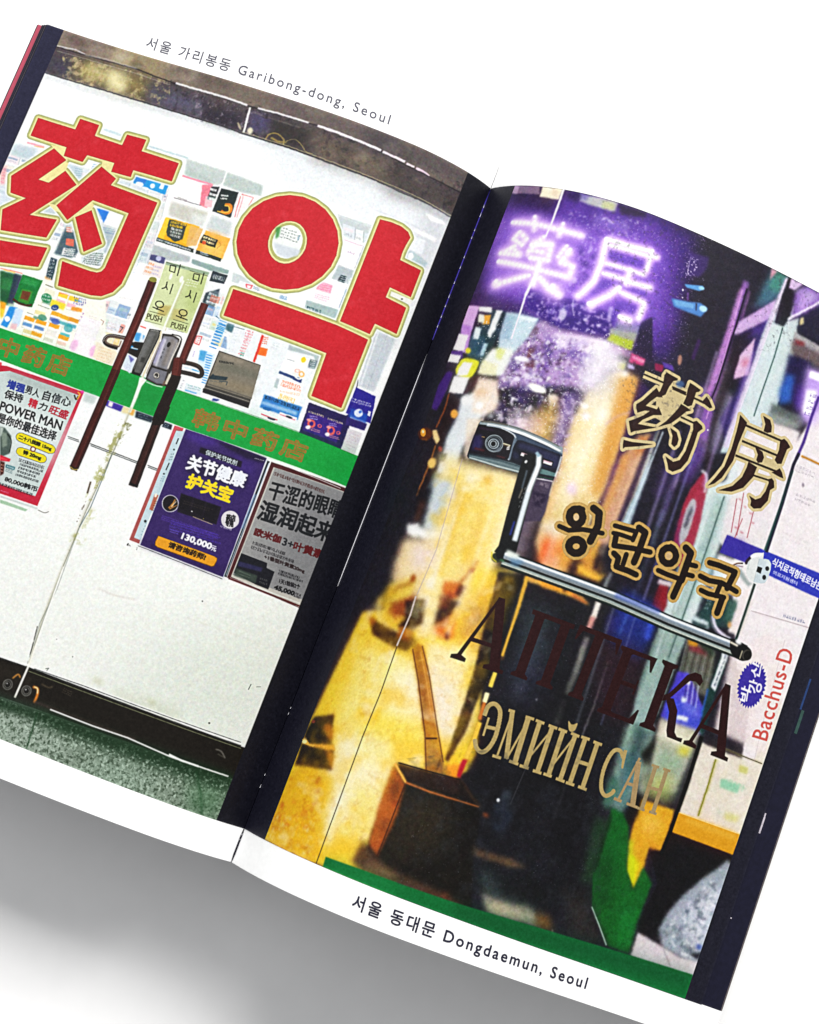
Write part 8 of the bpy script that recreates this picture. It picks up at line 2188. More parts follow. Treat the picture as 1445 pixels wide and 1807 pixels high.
P('3c4650',[647,2305,649,2294,646,2283,639,2274,629,2268,617,2267,605,2270,595,2278,589,2288,587,2299,590,2310,597,2319,608,2324,620,2325,631,2322,641,2315],b=.07,sm=1)
S('a8b4ba',.18,[638,2302,639,2293,637,2285,631,2278,623,2274,614,2273,605,2275,597,2281,592,2288,591,2297,593,2306,599,2313,607,2317,616,2318,625,2315,633,2310],b=.03,sm=1,o=1)
P('10141a',[634,2301,635,2293,633,2286,628,2281,622,2277,614,2276,607,2278,601,2283,597,2290,595,2297,597,2304,602,2310,608,2313,616,2314,623,2312,630,2307],sm=1)
S('aab6bc',.18,[628,2299,629,2293,628,2288,624,2284,619,2281,614,2280,608,2282,603,2286,600,2291,599,2296,601,2302,604,2306,609,2309,615,2309,620,2308,625,2304],b=.03,sm=1,o=1)
P('040506',[624,2297,624,2293,623,2290,621,2287,618,2285,614,2285,610,2286,607,2288,605,2292,604,2295,605,2299,608,2302,611,2304,615,2304,618,2303,622,2300],sm=1)
P('6a7480',[657,2287,660,2284,661,2280,661,2275,659,2270,655,2266,651,2263,647,2262,643,2263,640,2266,639,2270,640,2275,642,2280,645,2284,649,2287,653,2288],b=.1,a=.7,sm=1)
S('c8a468',.15,[546,2313,562,2314],b=.03)
S('d8c8a8',.3,[659,2311,696,2311],b=.05)
S('8a6a3a',.12,[662,2304,696,2304],b=.05)
P('e8e4dc',[683,2300,694,2309,698,2290,685,2286],b=.07)
S('1a1418',.12,[686,2293,695,2299])
P('141622',[720,2346,739,2352,929,2350,946,2340,951,2273,938,2254,911,2244,802,2241,736,2240,720,2252,712,2306],b=.1)
P('2e3054',[728,2339,809,2345,931,2342,941,2332,945,2282,870,2265,852,2315,732,2313],b=.4,a=.8)
P('262a48',[715,2296,754,2281,752,2257,726,2260],b=.26,a=.7)
S('0a0b12',1.32,[759,2291,916,2293],b=.07)
S('f6e6e8',.78,[758,2289,785,2288],b=.05)
S('f0d8de',.78,[870,2290,913,2292],b=.05)
S('c89aa4',.27,[760,2295,788,2295],b=.07,a=.7)
S('b888a0',.24,[865,2295,909,2297],b=.07,a=.7)
P('5d7176',[517,2213,607,2222,683,2231,738,2235,794,2232,795,2199,675,2192,524,2194],b=.1)
P('b9c4c0',[522,2201,672,2201,792,2208,793,2201,675,2193,524,2195],b=.07)
S('2c3c44',.18,[520,2212,679,2226,784,2229],b=.07)
S('8a9ca0',.15,[531,2207,683,2216,786,2217],b=.07,a=.8)
P('5d7f80',[869,2254,948,2258,946,2240,872,2229],b=.07)
P('1f4038',[873,2216,942,2228,942,2221,871,2209],b=.05)
S('e8eeea',.21,[866,2201,944,2215],b=.05)
S('f6faf8',.36,[942,2344,946,2294,947,2241],b=.1,a=.8)
P('43384e',[868,2197,945,2213,960,2063,955,2016,882,1988,860,2081],b=.17)
P('8a7c8c',[887,2190,937,2203,939,2167,903,2159],b=.2,a=.8,n=(.8,.4,.7,360))
P('241a34',[871,2141,946,2147,938,2077,884,2073],b=.26,a=.9,n=(1.2,.35,.6,361))
S('f8eec8',.3,[947,2215,953,2144],b=.13,a=.6)
S('0d1012',4.34,[817,2296,821,2198,834,2029,854,1834,841,1792],b=.08)
P('121316',[792,2304,859,2314,875,2247,856,2182,807,2222],b=.31,a=.8)
S('dfe8ee',1.24,[840,2313,855,2263,852,2145,861,2024,872,1884],b=.19)
S('ffffff',.53,[845,2306,857,2240,852,2128],b=.12)
S('9ab8c8',.78,[823,2321,845,2306],b=.15)
S('6a7a88',.46,[812,2224,819,2133],b=.12,a=.6)
S('2a3aa0',.46,[840,1973,843,1902],b=.15,a=.8)
S('a8a090',.31,[822,2134,821,2082],b=.12,a=.6)
K('9aa0a0',[832,2034,852,2035,828,2148],5,h=.5,fill=.8,s=1770,a=.6,cell=.46)
P('f0f4f4',[796,2269,797,2267,799,2265,799,2262,798,2259,797,2256,795,2254,792,2253,790,2253,789,2255,787,2257,787,2260,788,2263,789,2266,791,2268,794,2269],b=.09,sm=1)
P('2a3020',[847,1792,848,1782,845,1773,839,1765,830,1760,820,1758,810,1760,802,1765,797,1773,796,1783,798,1792,805,1800,814,1805,824,1807,834,1805,842,1800],b=.12,sm=1)
P('0d1012',[858,1807,859,1798,857,1789,852,1781,844,1776,835,1775,826,1777,818,1783,813,1791,812,1800,814,1809,819,1817,827,1822,837,1823,846,1821,853,1815],b=.12,sm=1)
S('d8c83a',.31,[790,1800,799,1774,827,1761],b=.12,sm=1)
S('101816',3.88,[851,1787,1055,1791,1406,1802,1721,1797,2160,1809],b=.08)
S('b8c8dc',1.24,[851,1805,1056,1809,1407,1820,1722,1815,2161,1827],b=.12)
S('f4faff',.56,[851,1812,1056,1815,1407,1826,1722,1822,2162,1834],b=.11)
S('dfe8f0',.37,[851,1796,1055,1800,1407,1811,1721,1806,2161,1818],b=.09,a=.9)
S('3c4c58',.78,[851,1797,1056,1801,1407,1812,1721,1806,2161,1819],b=.19,a=.6)
S('0a0e10',.85,[851,1782,1055,1786,1406,1797,1721,1791,2160,1804],b=.11)
S('a8b8b4',.53,[851,1770,1055,1774,1406,1785,1720,1779,2160,1791],b=.12,a=.95)
S('dfe9f0',.22,[851,1790,1055,1793,1406,1804,1721,1799,2161,1811],b=.08,a=.7)
S('eef2e4',.34,[851,1762,1055,1766,1406,1776,1720,1771,2159,1783],b=.09)
S('1c2a26',.37,[851,1757,1055,1761,1405,1772,1720,1766,2159,1778],b=.08)
S('2f48a8',1.08,[1414,1822,1660,1831],b=.39,a=.7)
S('e8f0e8',1.55,[853,1820,917,1815],b=.31)
S('4a8a5a',.46,[838,1777,860,1779],b=.19,a=.8)
P('5a88b0',[880,1801,947,1812,931,1777,890,1773],b=.46,a=.8)
P('0e0f10',[2064,1846,2128,1850,2185,1833,2190,1794,2153,1768,2087,1784],b=.08,sm=1)
P('3a3832',[2198,1806,2196,1795,2190,1786,2181,1779,2171,1777,2162,1778,2153,1784,2148,1793,2146,1803,2148,1814,2154,1823,2163,1830,2173,1832,2183,1831,2191,1825,2196,1816],b=.08,sm=1)
P('121210',[2197,1804,2196,1795,2191,1787,2184,1782,2175,1780,2167,1781,2160,1786,2156,1793,2155,1802,2156,1811,2161,1819,2168,1825,2177,1827,2185,1825,2192,1821,2196,1813],sm=1)
S('c8c0a0',.25,[2141,1816,2141,1773],b=.09)
S('f4ecd8',.46,[2063,1831,2110,1828],b=.15)
P('fafafa',[2124,1845,2122,1841,2117,1838,2111,1836,2104,1836,2097,1838,2092,1841,2089,1845,2088,1849,2090,1853,2095,1856,2101,1858,2108,1858,2115,1857,2120,1854,2124,1850],b=.23,sm=1)
P('280c0e',[894,1610,925,1612,1012,1298,1032,1296,1032,1279,935,1274,935,1291,960,1302,894,1563],b=.05)
P('280c0e',[904,1590,823,1296,849,1287,849,1270,777,1267,777,1284,803,1295,897,1610],b=.05)
P('280c0e',[841,1371,945,1376,940,1395,846,1391],b=.05)
P('280c0e',[1068,1292,1150,1293,1150,1306,1132,1318,1131,1590,1149,1604,1149,1617,1066,1615,1066,1602,1084,1590,1086,1318,1068,1305],b=.05)
P('280c0e',[1196,1294,1280,1295,1280,1308,1261,1320,1261,1593,1279,1606,1279,1619,1195,1618,1195,1605,1214,1592,1215,1320,1196,1306],b=.05)
P('280c0e',[1066,1593,1279,1596,1279,1619,1066,1615],b=.05)
P('280c0e',[1361,1299,1440,1300,1440,1313,1423,1326,1435,1633,1390,1632,1379,1326,1361,1312],b=.05)
P('280c0e',[1302,1607,1523,1612,1524,1636,1303,1630],b=.05)
P('280c0e',[1300,1557,1307,1557,1328,1611,1302,1624],b=.05)
P('280c0e',[1521,1562,1515,1561,1497,1615,1524,1629],b=.05)
P('280c0e',[1522,1280,1603,1282,1603,1295,1586,1308,1593,1587,1611,1601,1611,1615,1530,1612,1529,1598,1546,1586,1539,1307,1522,1293],b=.05)
P('280c0e',[1542,1592,1720,1598,1728,1619,1543,1612],b=.05)
P('280c0e',[1710,1544,1719,1544,1725,1612,1690,1604],b=.05)
P('280c0e',[1534,1280,1720,1284,1720,1304,1535,1300],b=.05)
P('280c0e',[1724,1357,1715,1357,1685,1297,1720,1284],b=.05)
P('280c0e',[1581,1440,1668,1442,1668,1463,1582,1460],b=.05)
P('280c0e',[1662,1416,1671,1416,1673,1489,1665,1489],b=.05)
P('280c0e',[1750,1290,1840,1291,1840,1304,1820,1317,1823,1600,1844,1614,1844,1627,1754,1626,1754,1612,1774,1599,1770,1317,1751,1304],b=.05)
P('280c0e',[1822,1441,1852,1458,1897,1533,1928,1581,1958,1588,1986,1575,1994,1602,1974,1629,1939,1628,1903,1601,1873,1539,1842,1485,1822,1472],b=.05)
P('280c0e',[1842,1465,1877,1472,1916,1425,1939,1324,1959,1307,1989,1311,1989,1291,1909,1291,1895,1317,1876,1405,1846,1445],b=.05)
P('280c0e',[2111,1635,2142,1636,2234,1309,2254,1306,2255,1288,2158,1288,2158,1305,2183,1316,2112,1586],b=.05)
P('280c0e',[2122,1614,2046,1315,2072,1305,2072,1288,2001,1288,2001,1305,2026,1315,2114,1635],b=.05)
P('280c0e',[2063,1391,2167,1392,2161,1413,2067,1412],b=.05)
S('b09a62',1.03,[1020,1071,1022,1118,1046,1139,1079,1122,1094,1076,1102,998,1091,940,1067,911,1036,922,1016,955],b=.01,sm=1)
S('b09a62',.84,[1047,1027,1100,1035],b=.01)
S('b09a62',.51,[1043,1071,1047,983],b=.01)
S('b09a62',.51,[1140,1127,1141,921],b=.01)
S('b09a62',1.16,[1138,1132,1186,923],b=.01)
S('b09a62',.51,[1187,921,1223,1129],b=.01)
S('b09a62',1.29,[1219,1131,1230,922],b=.01)
S('b09a62',.71,[1118,1135,1149,1138],b=.01)
S('b09a62',.71,[1204,1135,1247,1138],b=.01)
S('b09a62',.71,[1119,914,1162,917],b=.01)
S('b09a62',.71,[1202,918,1249,919],b=.01)
S('b09a62',1.16,[1277,1138,1285,919],b=.01)
S('b09a62',1.16,[1342,1133,1347,916],b=.01)
S('b09a62',.48,[1285,963,1339,1109],b=.01)
S('b09a62',.71,[1256,1137,1300,1137],b=.01)
S('b09a62',.71,[1322,1136,1367,1137],b=.01)
S('b09a62',.71,[1256,916,1302,918],b=.01)
S('b09a62',.71,[1324,916,1368,918],b=.01)
S('b09a62',1.16,[1398,1136,1403,922],b=.01)
S('b09a62',1.16,[1461,1139,1464,923],b=.01)
S('b09a62',.48,[1403,965,1456,1117],b=.01)
S('b09a62',.71,[1373,1138,1418,1138],b=.01)
S('b09a62',.71,[1438,1141,1482,1139],b=.01)
S('b09a62',.71,[1377,920,1420,921],b=.01)
S('b09a62',.71,[1442,920,1488,920],b=.01)
P('b09a62',[1406,1189,1423,1180,1435,1182,1452,1194,1452,1162,1439,1147,1421,1153],b=.01,sm=1)
S('b09a62',1.16,[1513,1141,1515,922],b=.01)
S('b09a62',1.16,[1579,1141,1582,925],b=.01)
S('b09a62',.9,[1521,1030,1589,1034],b=.01)
S('b09a62',.71,[1491,1142,1536,1144],b=.01)
S('b09a62',.71,[1557,1141,1603,1142],b=.01)
S('b09a62',.71,[1495,919,1539,921],b=.01)
S('b09a62',.71,[1559,922,1605,922],b=.01)
S('b09a62',.97,[1728,1121,1702,1147,1670,1136,1654,1078,1656,1003,1676,946,1706,927,1731,947,1738,965],b=.01,sm=1)
P('b09a62',[1717,1158,1735,1162,1745,1074,1735,1074,1724,1114],b=.01)
S('a68c62',.64,[1810,1150,1775,934],b=.01)
S('a68c62',1.42,[1811,1132,1855,932],b=.01)
S('a68c62',.77,[1789,1017,1846,1022],b=.01)
S('a68c62',.71,[1751,930,1794,929],b=.01)
S('a68c62',.71,[1822,929,1883,929],b=.01)
S('a08a60',1.09,[1903,1141,1907,932],b=.01)
S('a08a60',1.09,[1965,1145,1969,932],b=.01)
S('a08a60',.77,[1907,1037,1968,1043],b=.01)
S('a08a60',.64,[1881,1140,1922,1142],b=.01)
S('a08a60',.64,[1945,1143,1985,1145],b=.01)
S('a08a60',.64,[1883,928,1924,929],b=.01)
S('a08a60',.64,[1948,931,1989,933],b=.01)
S('cdbb8c',1.48,[1413,2922,1437,2919,1476,2911,1471,2899,1458,2891,1459,2860,1460,2823,1442,2809,1415,2813,1418,2849,1412,2890],b=.01,o=1)
P('cdbb8c',[1413,2922,1437,2919,1476,2911,1471,2899,1458,2891,1459,2860,1460,2823,1442,2809,1415,2813,1418,2849,1412,2890])
S('cdbb8c',1.48,[1504,2864,1516,2894,1537,2881,1563,2855,1551,2846,1518,2854,1460,2857,1454,2864,1500,2865],b=.01,o=1)
P('cdbb8c',[1504,2864,1516,2894,1537,2881,1563,2855,1551,2846,1518,2854,1460,2857,1454,2864,1500,2865])
S('cdbb8c',1.48,[1494,2750,1509,2762,1544,2750,1552,2738,1535,2712,1537,2645,1534,2563,1514,2512,1480,2482,1456,2484,1443,2507,1420,2538,1466,2528,1494,2549,1507,2601,1507,2716],b=.01,o=1)
P('cdbb8c',[1494,2750,1509,2762,1544,2750,1552,2738,1535,2712,1537,2645,1534,2563,1514,2512,1480,2482,1456,2484,1443,2507,1420,2538,1466,2528,1494,2549,1507,2601,1507,2716])
S('cdbb8c',1.48,[1394,2677,1433,2669,1454,2641,1456,2614,1446,2597,1427,2605,1419,2644],b=.01,o=1)
P('cdbb8c',[1394,2677,1433,2669,1454,2641,1456,2614,1446,2597,1427,2605,1419,2644])
S('cdbb8c',1.48,[1714,2882,1764,2861,1763,2841,1757,2744,1760,2658,1733,2557,1705,2514,1676,2491,1698,2539,1725,2612,1730,2708,1725,2799,1719,2853],b=.01,o=1)
P('cdbb8c',[1714,2882,1764,2861,1763,2841,1757,2744,1760,2658,1733,2557,1705,2514,1676,2491,1698,2539,1725,2612,1730,2708,1725,2799,1719,2853])
S('cdbb8c',1.48,[1834,2929,1878,2925,1898,2899,1906,2871,1886,2859,1864,2859,1860,2895],b=.01,o=1)
P('cdbb8c',[1834,2929,1878,2925,1898,2899,1906,2871,1886,2859,1864,2859,1860,2895])
S('cdbb8c',1.48,[1966,2853,1984,2870,2005,2863,2031,2844,2017,2826,2015,2772,2014,2748,1992,2739,1972,2751,1977,2806],b=.01,o=1)
P('cdbb8c',[1966,2853,1984,2870,2005,2863,2031,2844,2017,2826,2015,2772,2014,2748,1992,2739,1972,2751,1977,2806])
S('cdbb8c',1.48,[1847,2769,1895,2762,1913,2739,1911,2712,1891,2701,1877,2711,1876,2738],b=.01,o=1)
P('cdbb8c',[1847,2769,1895,2762,1913,2739,1911,2712,1891,2701,1877,2711,1876,2738])
S('cdbb8c',1.48,[1991,2696,2013,2724,2032,2710,2050,2685,2028,2683,1977,2687],b=.01,o=1)
P('cdbb8c',[1991,2696,2013,2724,2032,2710,2050,2685,2028,2683,1977,2687])
S('cdbb8c',1.48,[1840,2686,1894,2680,1891,2626,1859,2556,1806,2513,1737,2492,1801,2542,1834,2602,1841,2655],b=.01,o=1)
P('cdbb8c',[1840,2686,1894,2680,1891,2626,1859,2556,1806,2513,1737,2492,1801,2542,1834,2602,1841,2655])
S('cdbb8c',1.48,[1972,2648,1990,2661,2006,2652,2019,2623,2002,2603,2009,2550,1986,2500,1950,2483,1927,2491,1923,2514,1904,2533,1943,2528,1967,2548,1980,2588,1982,2633],b=.01,o=1)
P('cdbb8c',[1972,2648,1990,2661,2006,2652,2019,2623,2002,2603,2009,2550,1986,2500,1950,2483,1927,2491,1923,2514,1904,2533,1943,2528,1967,2548,1980,2588,1982,2633])
S('cdbb8c',1.93,[1339,2860,1414,2859],b=.01)
S('cdbb8c',1.93,[1459,2860,1516,2859],b=.01)
S('cdbb8c',1.93,[1426,2747,1502,2746],b=.01)
S('cdbb8c',2.03,[1753,2846,1976,2854],b=.01)
S('cdbb8c',2.03,[1770,2767,1978,2777],b=.01)
S('cdbb8c',2.03,[1762,2687,2006,2702],b=.01)
S('cdbb8c',1.93,[1885,2634,1979,2645],b=.01)
S('cdbb8c',1.48,[1284,2923,1311,2919,1348,2916,1348,2907,1330,2896,1320,2861,1316,2819,1300,2802,1277,2796,1285,2827,1287,2865,1278,2905],b=.01,o=1)
P('cdbb8c',[1284,2923,1311,2919,1348,2916,1348,2907,1330,2896,1320,2861,1316,2819,1300,2802,1277,2796,1285,2827,1287,2865,1278,2905])
S('cdbb8c',1.48,[1263,2832,1284,2815,1308,2800,1279,2791,1258,2760,1242,2729,1300,2734,1304,2750,1334,2718,1293,2701,1251,2659,1236,2631,1328,2650,1284,2623,1232,2592,1218,2578,1203,2602,1189,2627,1212,2646,1249,2682,1270,2713,1247,2706,1215,2681,1202,2700,1196,2717,1219,2747,1241,2790],b=.01,o=1)
P('cdbb8c',[1263,2832,1284,2815,1308,2800,1279,2791,1258,2760,1242,2729,1300,2734,1304,2750,1334,2718,1293,2701,1251,2659,1236,2631,1328,2650,1284,2623,1232,2592,1218,2578,1203,2602,1189,2627,1212,2646,1249,2682,1270,2713,1247,2706,1215,2681,1202,2700,1196,2717,1219,2747,1241,2790])
S('cdbb8c',1.48,[1197,2532,1239,2538,1341,2568,1279,2532,1215,2501,1208,2490,1201,2509],b=.01,o=1)
P('cdbb8c',[1197,2532,1239,2538,1341,2568,1279,2532,1215,2501,1208,2490,1201,2509])
S('cdbb8c',1.48,[1405,2807,1435,2804,1464,2797,1443,2782,1419,2741,1390,2698,1335,2656,1364,2699,1389,2753,1402,2787],b=.01,o=1)
P('cdbb8c',[1405,2807,1435,2804,1464,2797,1443,2782,1419,2741,1390,2698,1335,2656,1364,2699,1389,2753,1402,2787])
S('cdbb8c',1.93,[1181,2869,1288,2869],b=.01)
S('cdbb8c',1.93,[1334,2867,1411,2868],b=.01)
P('cdbb8c',[1320,2836,1407,2879,1422,2805,1382,2738,1349,2687,1282,2696,1333,2730,1304,2792])
P('cdbb8c',[1335,2820,1409,2863,1427,2797,1387,2730,1309,2697,1278,2783])
P('cdbb8c',[1879,2740,1980,2751,1995,2713,1906,2707])
P('cdbb8c',[1755,2750,1767,2755,1770,2694,1759,2695])
P('2c1613',[1413,2922,1437,2919,1476,2911,1471,2899,1458,2891,1459,2860,1460,2823,1442,2809,1415,2813,1418,2849,1412,2890],b=.01)
P('2c1613',[1504,2864,1516,2894,1537,2881,1563,2855,1551,2846,1518,2854,1460,2857,1454,2864,1500,2865],b=.01)
P('2c1613',[1494,2750,1509,2762,1544,2750,1552,2738,1535,2712,1537,2645,1534,2563,1514,2512,1480,2482,1456,2484,1443,2507,1420,2538,1466,2528,1494,2549,1507,2601,1507,2716],b=.01)
P('2c1613',[1394,2677,1433,2669,1454,2641,1456,2614,1446,2597,1427,2605,1419,2644],b=.01)
P('2c1613',[1714,2882,1764,2861,1763,2841,1757,2744,1760,2658,1733,2557,1705,2514,1676,2491,1698,2539,1725,2612,1730,2708,1725,2799,1719,2853],b=.01)
P('2c1613',[1834,2929,1878,2925,1898,2899,1906,2871,1886,2859,1864,2859,1860,2895],b=.01)
P('2c1613',[1966,2853,1984,2870,2005,2863,2031,2844,2017,2826,2015,2772,2014,2748,1992,2739,1972,2751,1977,2806],b=.01)
P('2c1613',[1847,2769,1895,2762,1913,2739,1911,2712,1891,2701,1877,2711,1876,2738],b=.01)
P('2c1613',[1991,2696,2013,2724,2032,2710,2050,2685,2028,2683,1977,2687],b=.01)
P('2c1613',[1840,2686,1894,2680,1891,2626,1859,2556,1806,2513,1737,2492,1801,2542,1834,2602,1841,2655],b=.01)
P('2c1613',[1972,2648,1990,2661,2006,2652,2019,2623,2002,2603,2009,2550,1986,2500,1950,2483,1927,2491,1923,2514,1904,2533,1943,2528,1967,2548,1980,2588,1982,2633],b=.01)
S('2c1613',.45,[1339,2860,1414,2859],b=.01)
S('2c1613',.45,[1459,2860,1516,2859],b=.01)
S('2c1613',.45,[1426,2747,1502,2746],b=.01)
S('2c1613',.55,[1753,2846,1976,2854],b=.01)
S('2c1613',.55,[1770,2767,1978,2777],b=.01)
S('2c1613',.55,[1762,2687,2006,2702],b=.01)
S('2c1613',.45,[1885,2634,1979,2645],b=.01)
P('2c1613',[1284,2923,1311,2919,1348,2916,1348,2907,1330,2896,1320,2861,1316,2819,1300,2802,1277,2796,1285,2827,1287,2865,1278,2905],b=.01)
P('2c1613',[1263,2832,1284,2815,1308,2800,1279,2791,1258,2760,1242,2729,1300,2734,1304,2750,1334,2718,1293,2701,1251,2659,1236,2631,1328,2650,1284,2623,1232,2592,1218,2578,1203,2602,1189,2627,1212,2646,1249,2682,1270,2713,1247,2706,1215,2681,1202,2700,1196,2717,1219,2747,1241,2790],b=.01)
P('2c1613',[1197,2532,1239,2538,1341,2568,1279,2532,1215,2501,1208,2490,1201,2509],b=.01)
P('2c1613',[1405,2807,1435,2804,1464,2797,1443,2782,1419,2741,1390,2698,1335,2656,1364,2699,1389,2753,1402,2787],b=.01)
S('2c1613',.45,[1181,2869,1288,2869],b=.01)
S('2c1613',.45,[1334,2867,1411,2868],b=.01)
S('b08c4e',3.28,[1138,2110,1139,2087,1129,2068,1110,2060,1090,2067,1076,2086,1074,2109,1085,2128,1104,2136,1124,2129],b=.01,o=1)
S('b08c4e',2.63,[1105,2145,1106,2145,1126,2145,1127,2145],b=.01)
S('b08c4e',2.71,[1125,2066,1126,2066,1117,2036,1118,2036],b=.01)
S('b08c4e',2.63,[1046,2028,1047,2027,1095,2025,1157,2054,1203,2064,1254,2073,1255,2073],b=.01)
S('b08c4e',3.28,[1171,2169,1172,2168,1206,2158,1221,2098,1211,2015,1211,2015],b=.01)
S('b08c4e',3.28,[1190,1981,1190,1960,1177,1942,1156,1933,1135,1938,1121,1954,1121,1975,1134,1993,1155,2001,1176,1997],b=.01,o=1)
S('b08c4e',2.63,[1298,2130,1299,2130,1336,2134,1409,2143,1406,2099,1407,2099],b=.01)
S('b08c4e',2.56,[1303,2095,1304,2094,1336,2100,1403,2104,1404,2103],b=.01)
S('b08c4e',2.92,[1319,2094,1320,2093,1328,2044,1328,2043],b=.01)
S('b08c4e',2.78,[1327,2040,1327,2039,1420,2062,1509,2078,1510,2078],b=.01)
S('b08c4e',3.14,[1414,2165,1415,2165,1453,2156,1453,2075,1449,2002,1450,2001],b=.01)
S('b08c4e',2.92,[1339,2006,1340,2005,1369,1993,1373,1950,1435,1953,1480,1951,1481,1950],b=.01)
S('b08c4e',2.71,[1399,2023,1400,2023,1401,1971,1402,1970],b=.01)
S('b08c4e',3.14,[1641,2112,1642,2088,1629,2067,1606,2058,1583,2064,1568,2083,1566,2107,1580,2128,1602,2137,1626,2131],b=.01,o=1)
S('b08c4e',2.42,[1598,2148,1598,2147,1618,2144,1619,2144],b=.01)
S('b08c4e',3.28,[1674,2166,1675,2166,1709,2153,1709,2092,1709,2014,1710,2013],b=.01)
S('b08c4e',2.71,[1720,2099,1721,2099,1758,2105,1759,2104],b=.01)
S('b08c4e',2.71,[1723,2049,1724,2049,1758,2054,1758,2054],b=.01)
S('b08c4e',2.71,[1577,2012,1578,2012,1627,2011,1708,2016,1709,2016],b=.01)
S('b08c4e',3.14,[1704,2011,1704,2011,1696,1924,1697,1924],b=.01)
S('b08c4e',2.85,[1818,2147,1819,2147,1869,2154,1968,2157,1969,2156],b=.01)
S('b08c4e',3.07,[1965,2149,1966,2148,1954,2068,1955,2068],b=.01)
S('b08c4e',2.78,[1796,2070,1796,2069,1848,2066,1918,2081,2008,2071,2009,2071],b=.01)
S('b08c4e',2.78,[1914,2080,1914,2079,1910,2012,1911,2011],b=.01)
S('b08c4e',2.71,[1823,2008,1824,2007,1866,2005,1955,2020,1956,2020],b=.01)
S('b08c4e',3.14,[1946,2010,1947,2010,1946,1937,1947,1937],b=.01)
S('c8a45e',3.02,[1138,2110,1139,2087,1129,2068,1110,2060,1090,2067,1076,2086,1074,2109,1085,2128,1104,2136,1124,2129],b=.02,a=.6,o=1)
S('c8a45e',2.38,[1105,2145,1106,2145,1126,2145,1127,2145],b=.02,a=.6)
S('c8a45e',2.45,[1125,2066,1126,2066,1117,2036,1118,2036],b=.02,a=.6)
S('c8a45e',2.38,[1046,2028,1047,2027,1095,2025,1157,2054,1203,2064,1254,2073,1255,2073],b=.02,a=.6)
S('c8a45e',3.02,[1171,2169,1172,2168,1206,2158,1221,2098,1211,2015,1211,2015],b=.02,a=.6)
S('c8a45e',3.02,[1190,1981,1190,1960,1177,1942,1156,1933,1135,1938,1121,1954,1121,1975,1134,1993,1155,2001,1176,1997],b=.02,a=.6,o=1)
S('c8a45e',2.38,[1298,2130,1299,2130,1336,2134,1409,2143,1406,2099,1407,2099],b=.02,a=.6)
S('c8a45e',2.3,[1303,2095,1304,2094,1336,2100,1403,2104,1404,2103],b=.02,a=.6)
S('c8a45e',2.66,[1319,2094,1320,2093,1328,2044,1328,2043],b=.02,a=.6)
S('c8a45e',2.52,[1327,2040,1327,2039,1420,2062,1509,2078,1510,2078],b=.02,a=.6)
S('c8a45e',2.88,[1414,2165,1415,2165,1453,2156,1453,2075,1449,2002,1450,2001],b=.02,a=.6)
S('c8a45e',2.66,[1339,2006,1340,2005,1369,1993,1373,1950,1435,1953,1480,1951,1481,1950],b=.02,a=.6)
S('c8a45e',2.45,[1399,2023,1400,2023,1401,1971,1402,1970],b=.02,a=.6)
S('c8a45e',2.88,[1641,2112,1642,2088,1629,2067,1606,2058,1583,2064,1568,2083,1566,2107,1580,2128,1602,2137,1626,2131],b=.02,a=.6,o=1)
S('c8a45e',2.16,[1598,2148,1598,2147,1618,2144,1619,2144],b=.02,a=.6)
S('c8a45e',3.02,[1674,2166,1675,2166,1709,2153,1709,2092,1709,2014,1710,2013],b=.02,a=.6)
S('c8a45e',2.45,[1720,2099,1721,2099,1758,2105,1759,2104],b=.02,a=.6)
S('c8a45e',2.45,[1723,2049,1724,2049,1758,2054,1758,2054],b=.02,a=.6)
S('c8a45e',2.45,[1577,2012,1578,2012,1627,2011,1708,2016,1709,2016],b=.02,a=.6)
S('c8a45e',2.88,[1704,2011,1704,2011,1696,1924,1697,1924],b=.02,a=.6)
S('c8a45e',2.59,[1818,2147,1819,2147,1869,2154,1968,2157,1969,2156],b=.02,a=.6)
S('c8a45e',2.81,[1965,2149,1966,2148,1954,2068,1955,2068],b=.02,a=.6)
S('c8a45e',2.52,[1796,2070,1796,2069,1848,2066,1918,2081,2008,2071,2009,2071],b=.02,a=.6)
S('c8a45e',2.52,[1914,2080,1914,2079,1910,2012,1911,2011],b=.02,a=.6)
S('c8a45e',2.45,[1823,2008,1824,2007,1866,2005,1955,2020,1956,2020],b=.02,a=.6)
S('c8a45e',2.88,[1946,2010,1947,2010,1946,1937,1947,1937],b=.02,a=.6)
S('1a0f0b',1.8,[1138,2110,1139,2087,1129,2068,1110,2060,1090,2067,1076,2086,1074,2109,1085,2128,1104,2136,1124,2129],b=.01,o=1)
S('1a0f0b',1.15,[1105,2145,1106,2145,1126,2145,1127,2145],b=.01)
S('1a0f0b',1.23,[1125,2066,1126,2066,1117,2036,1118,2036],b=.01)
S('1a0f0b',1.15,[1046,2028,1047,2027,1095,2025,1157,2054,1203,2064,1254,2073,1255,2073],b=.01)
S('1a0f0b',1.8,[1171,2169,1172,2168,1206,2158,1221,2098,1211,2015,1211,2015],b=.01)
S('1a0f0b',1.8,[1190,1981,1190,1960,1177,1942,1156,1933,1135,1938,1121,1954,1121,1975,1134,1993,1155,2001,1176,1997],b=.01,o=1)
S('1a0f0b',1.15,[1298,2130,1299,2130,1336,2134,1409,2143,1406,2099,1407,2099],b=.01)
S('1a0f0b',1.08,[1303,2095,1304,2094,1336,2100,1403,2104,1404,2103],b=.01)
S('1a0f0b',1.44,[1319,2094,1320,2093,1328,2044,1328,2043],b=.01)
S('1a0f0b',1.3,[1327,2040,1327,2039,1420,2062,1509,2078,1510,2078],b=.01)
S('1a0f0b',1.66,[1414,2165,1415,2165,1453,2156,1453,2075,1449,2002,1450,2001],b=.01)
S('1a0f0b',1.44,[1339,2006,1340,2005,1369,1993,1373,1950,1435,1953,1480,1951,1481,1950],b=.01)
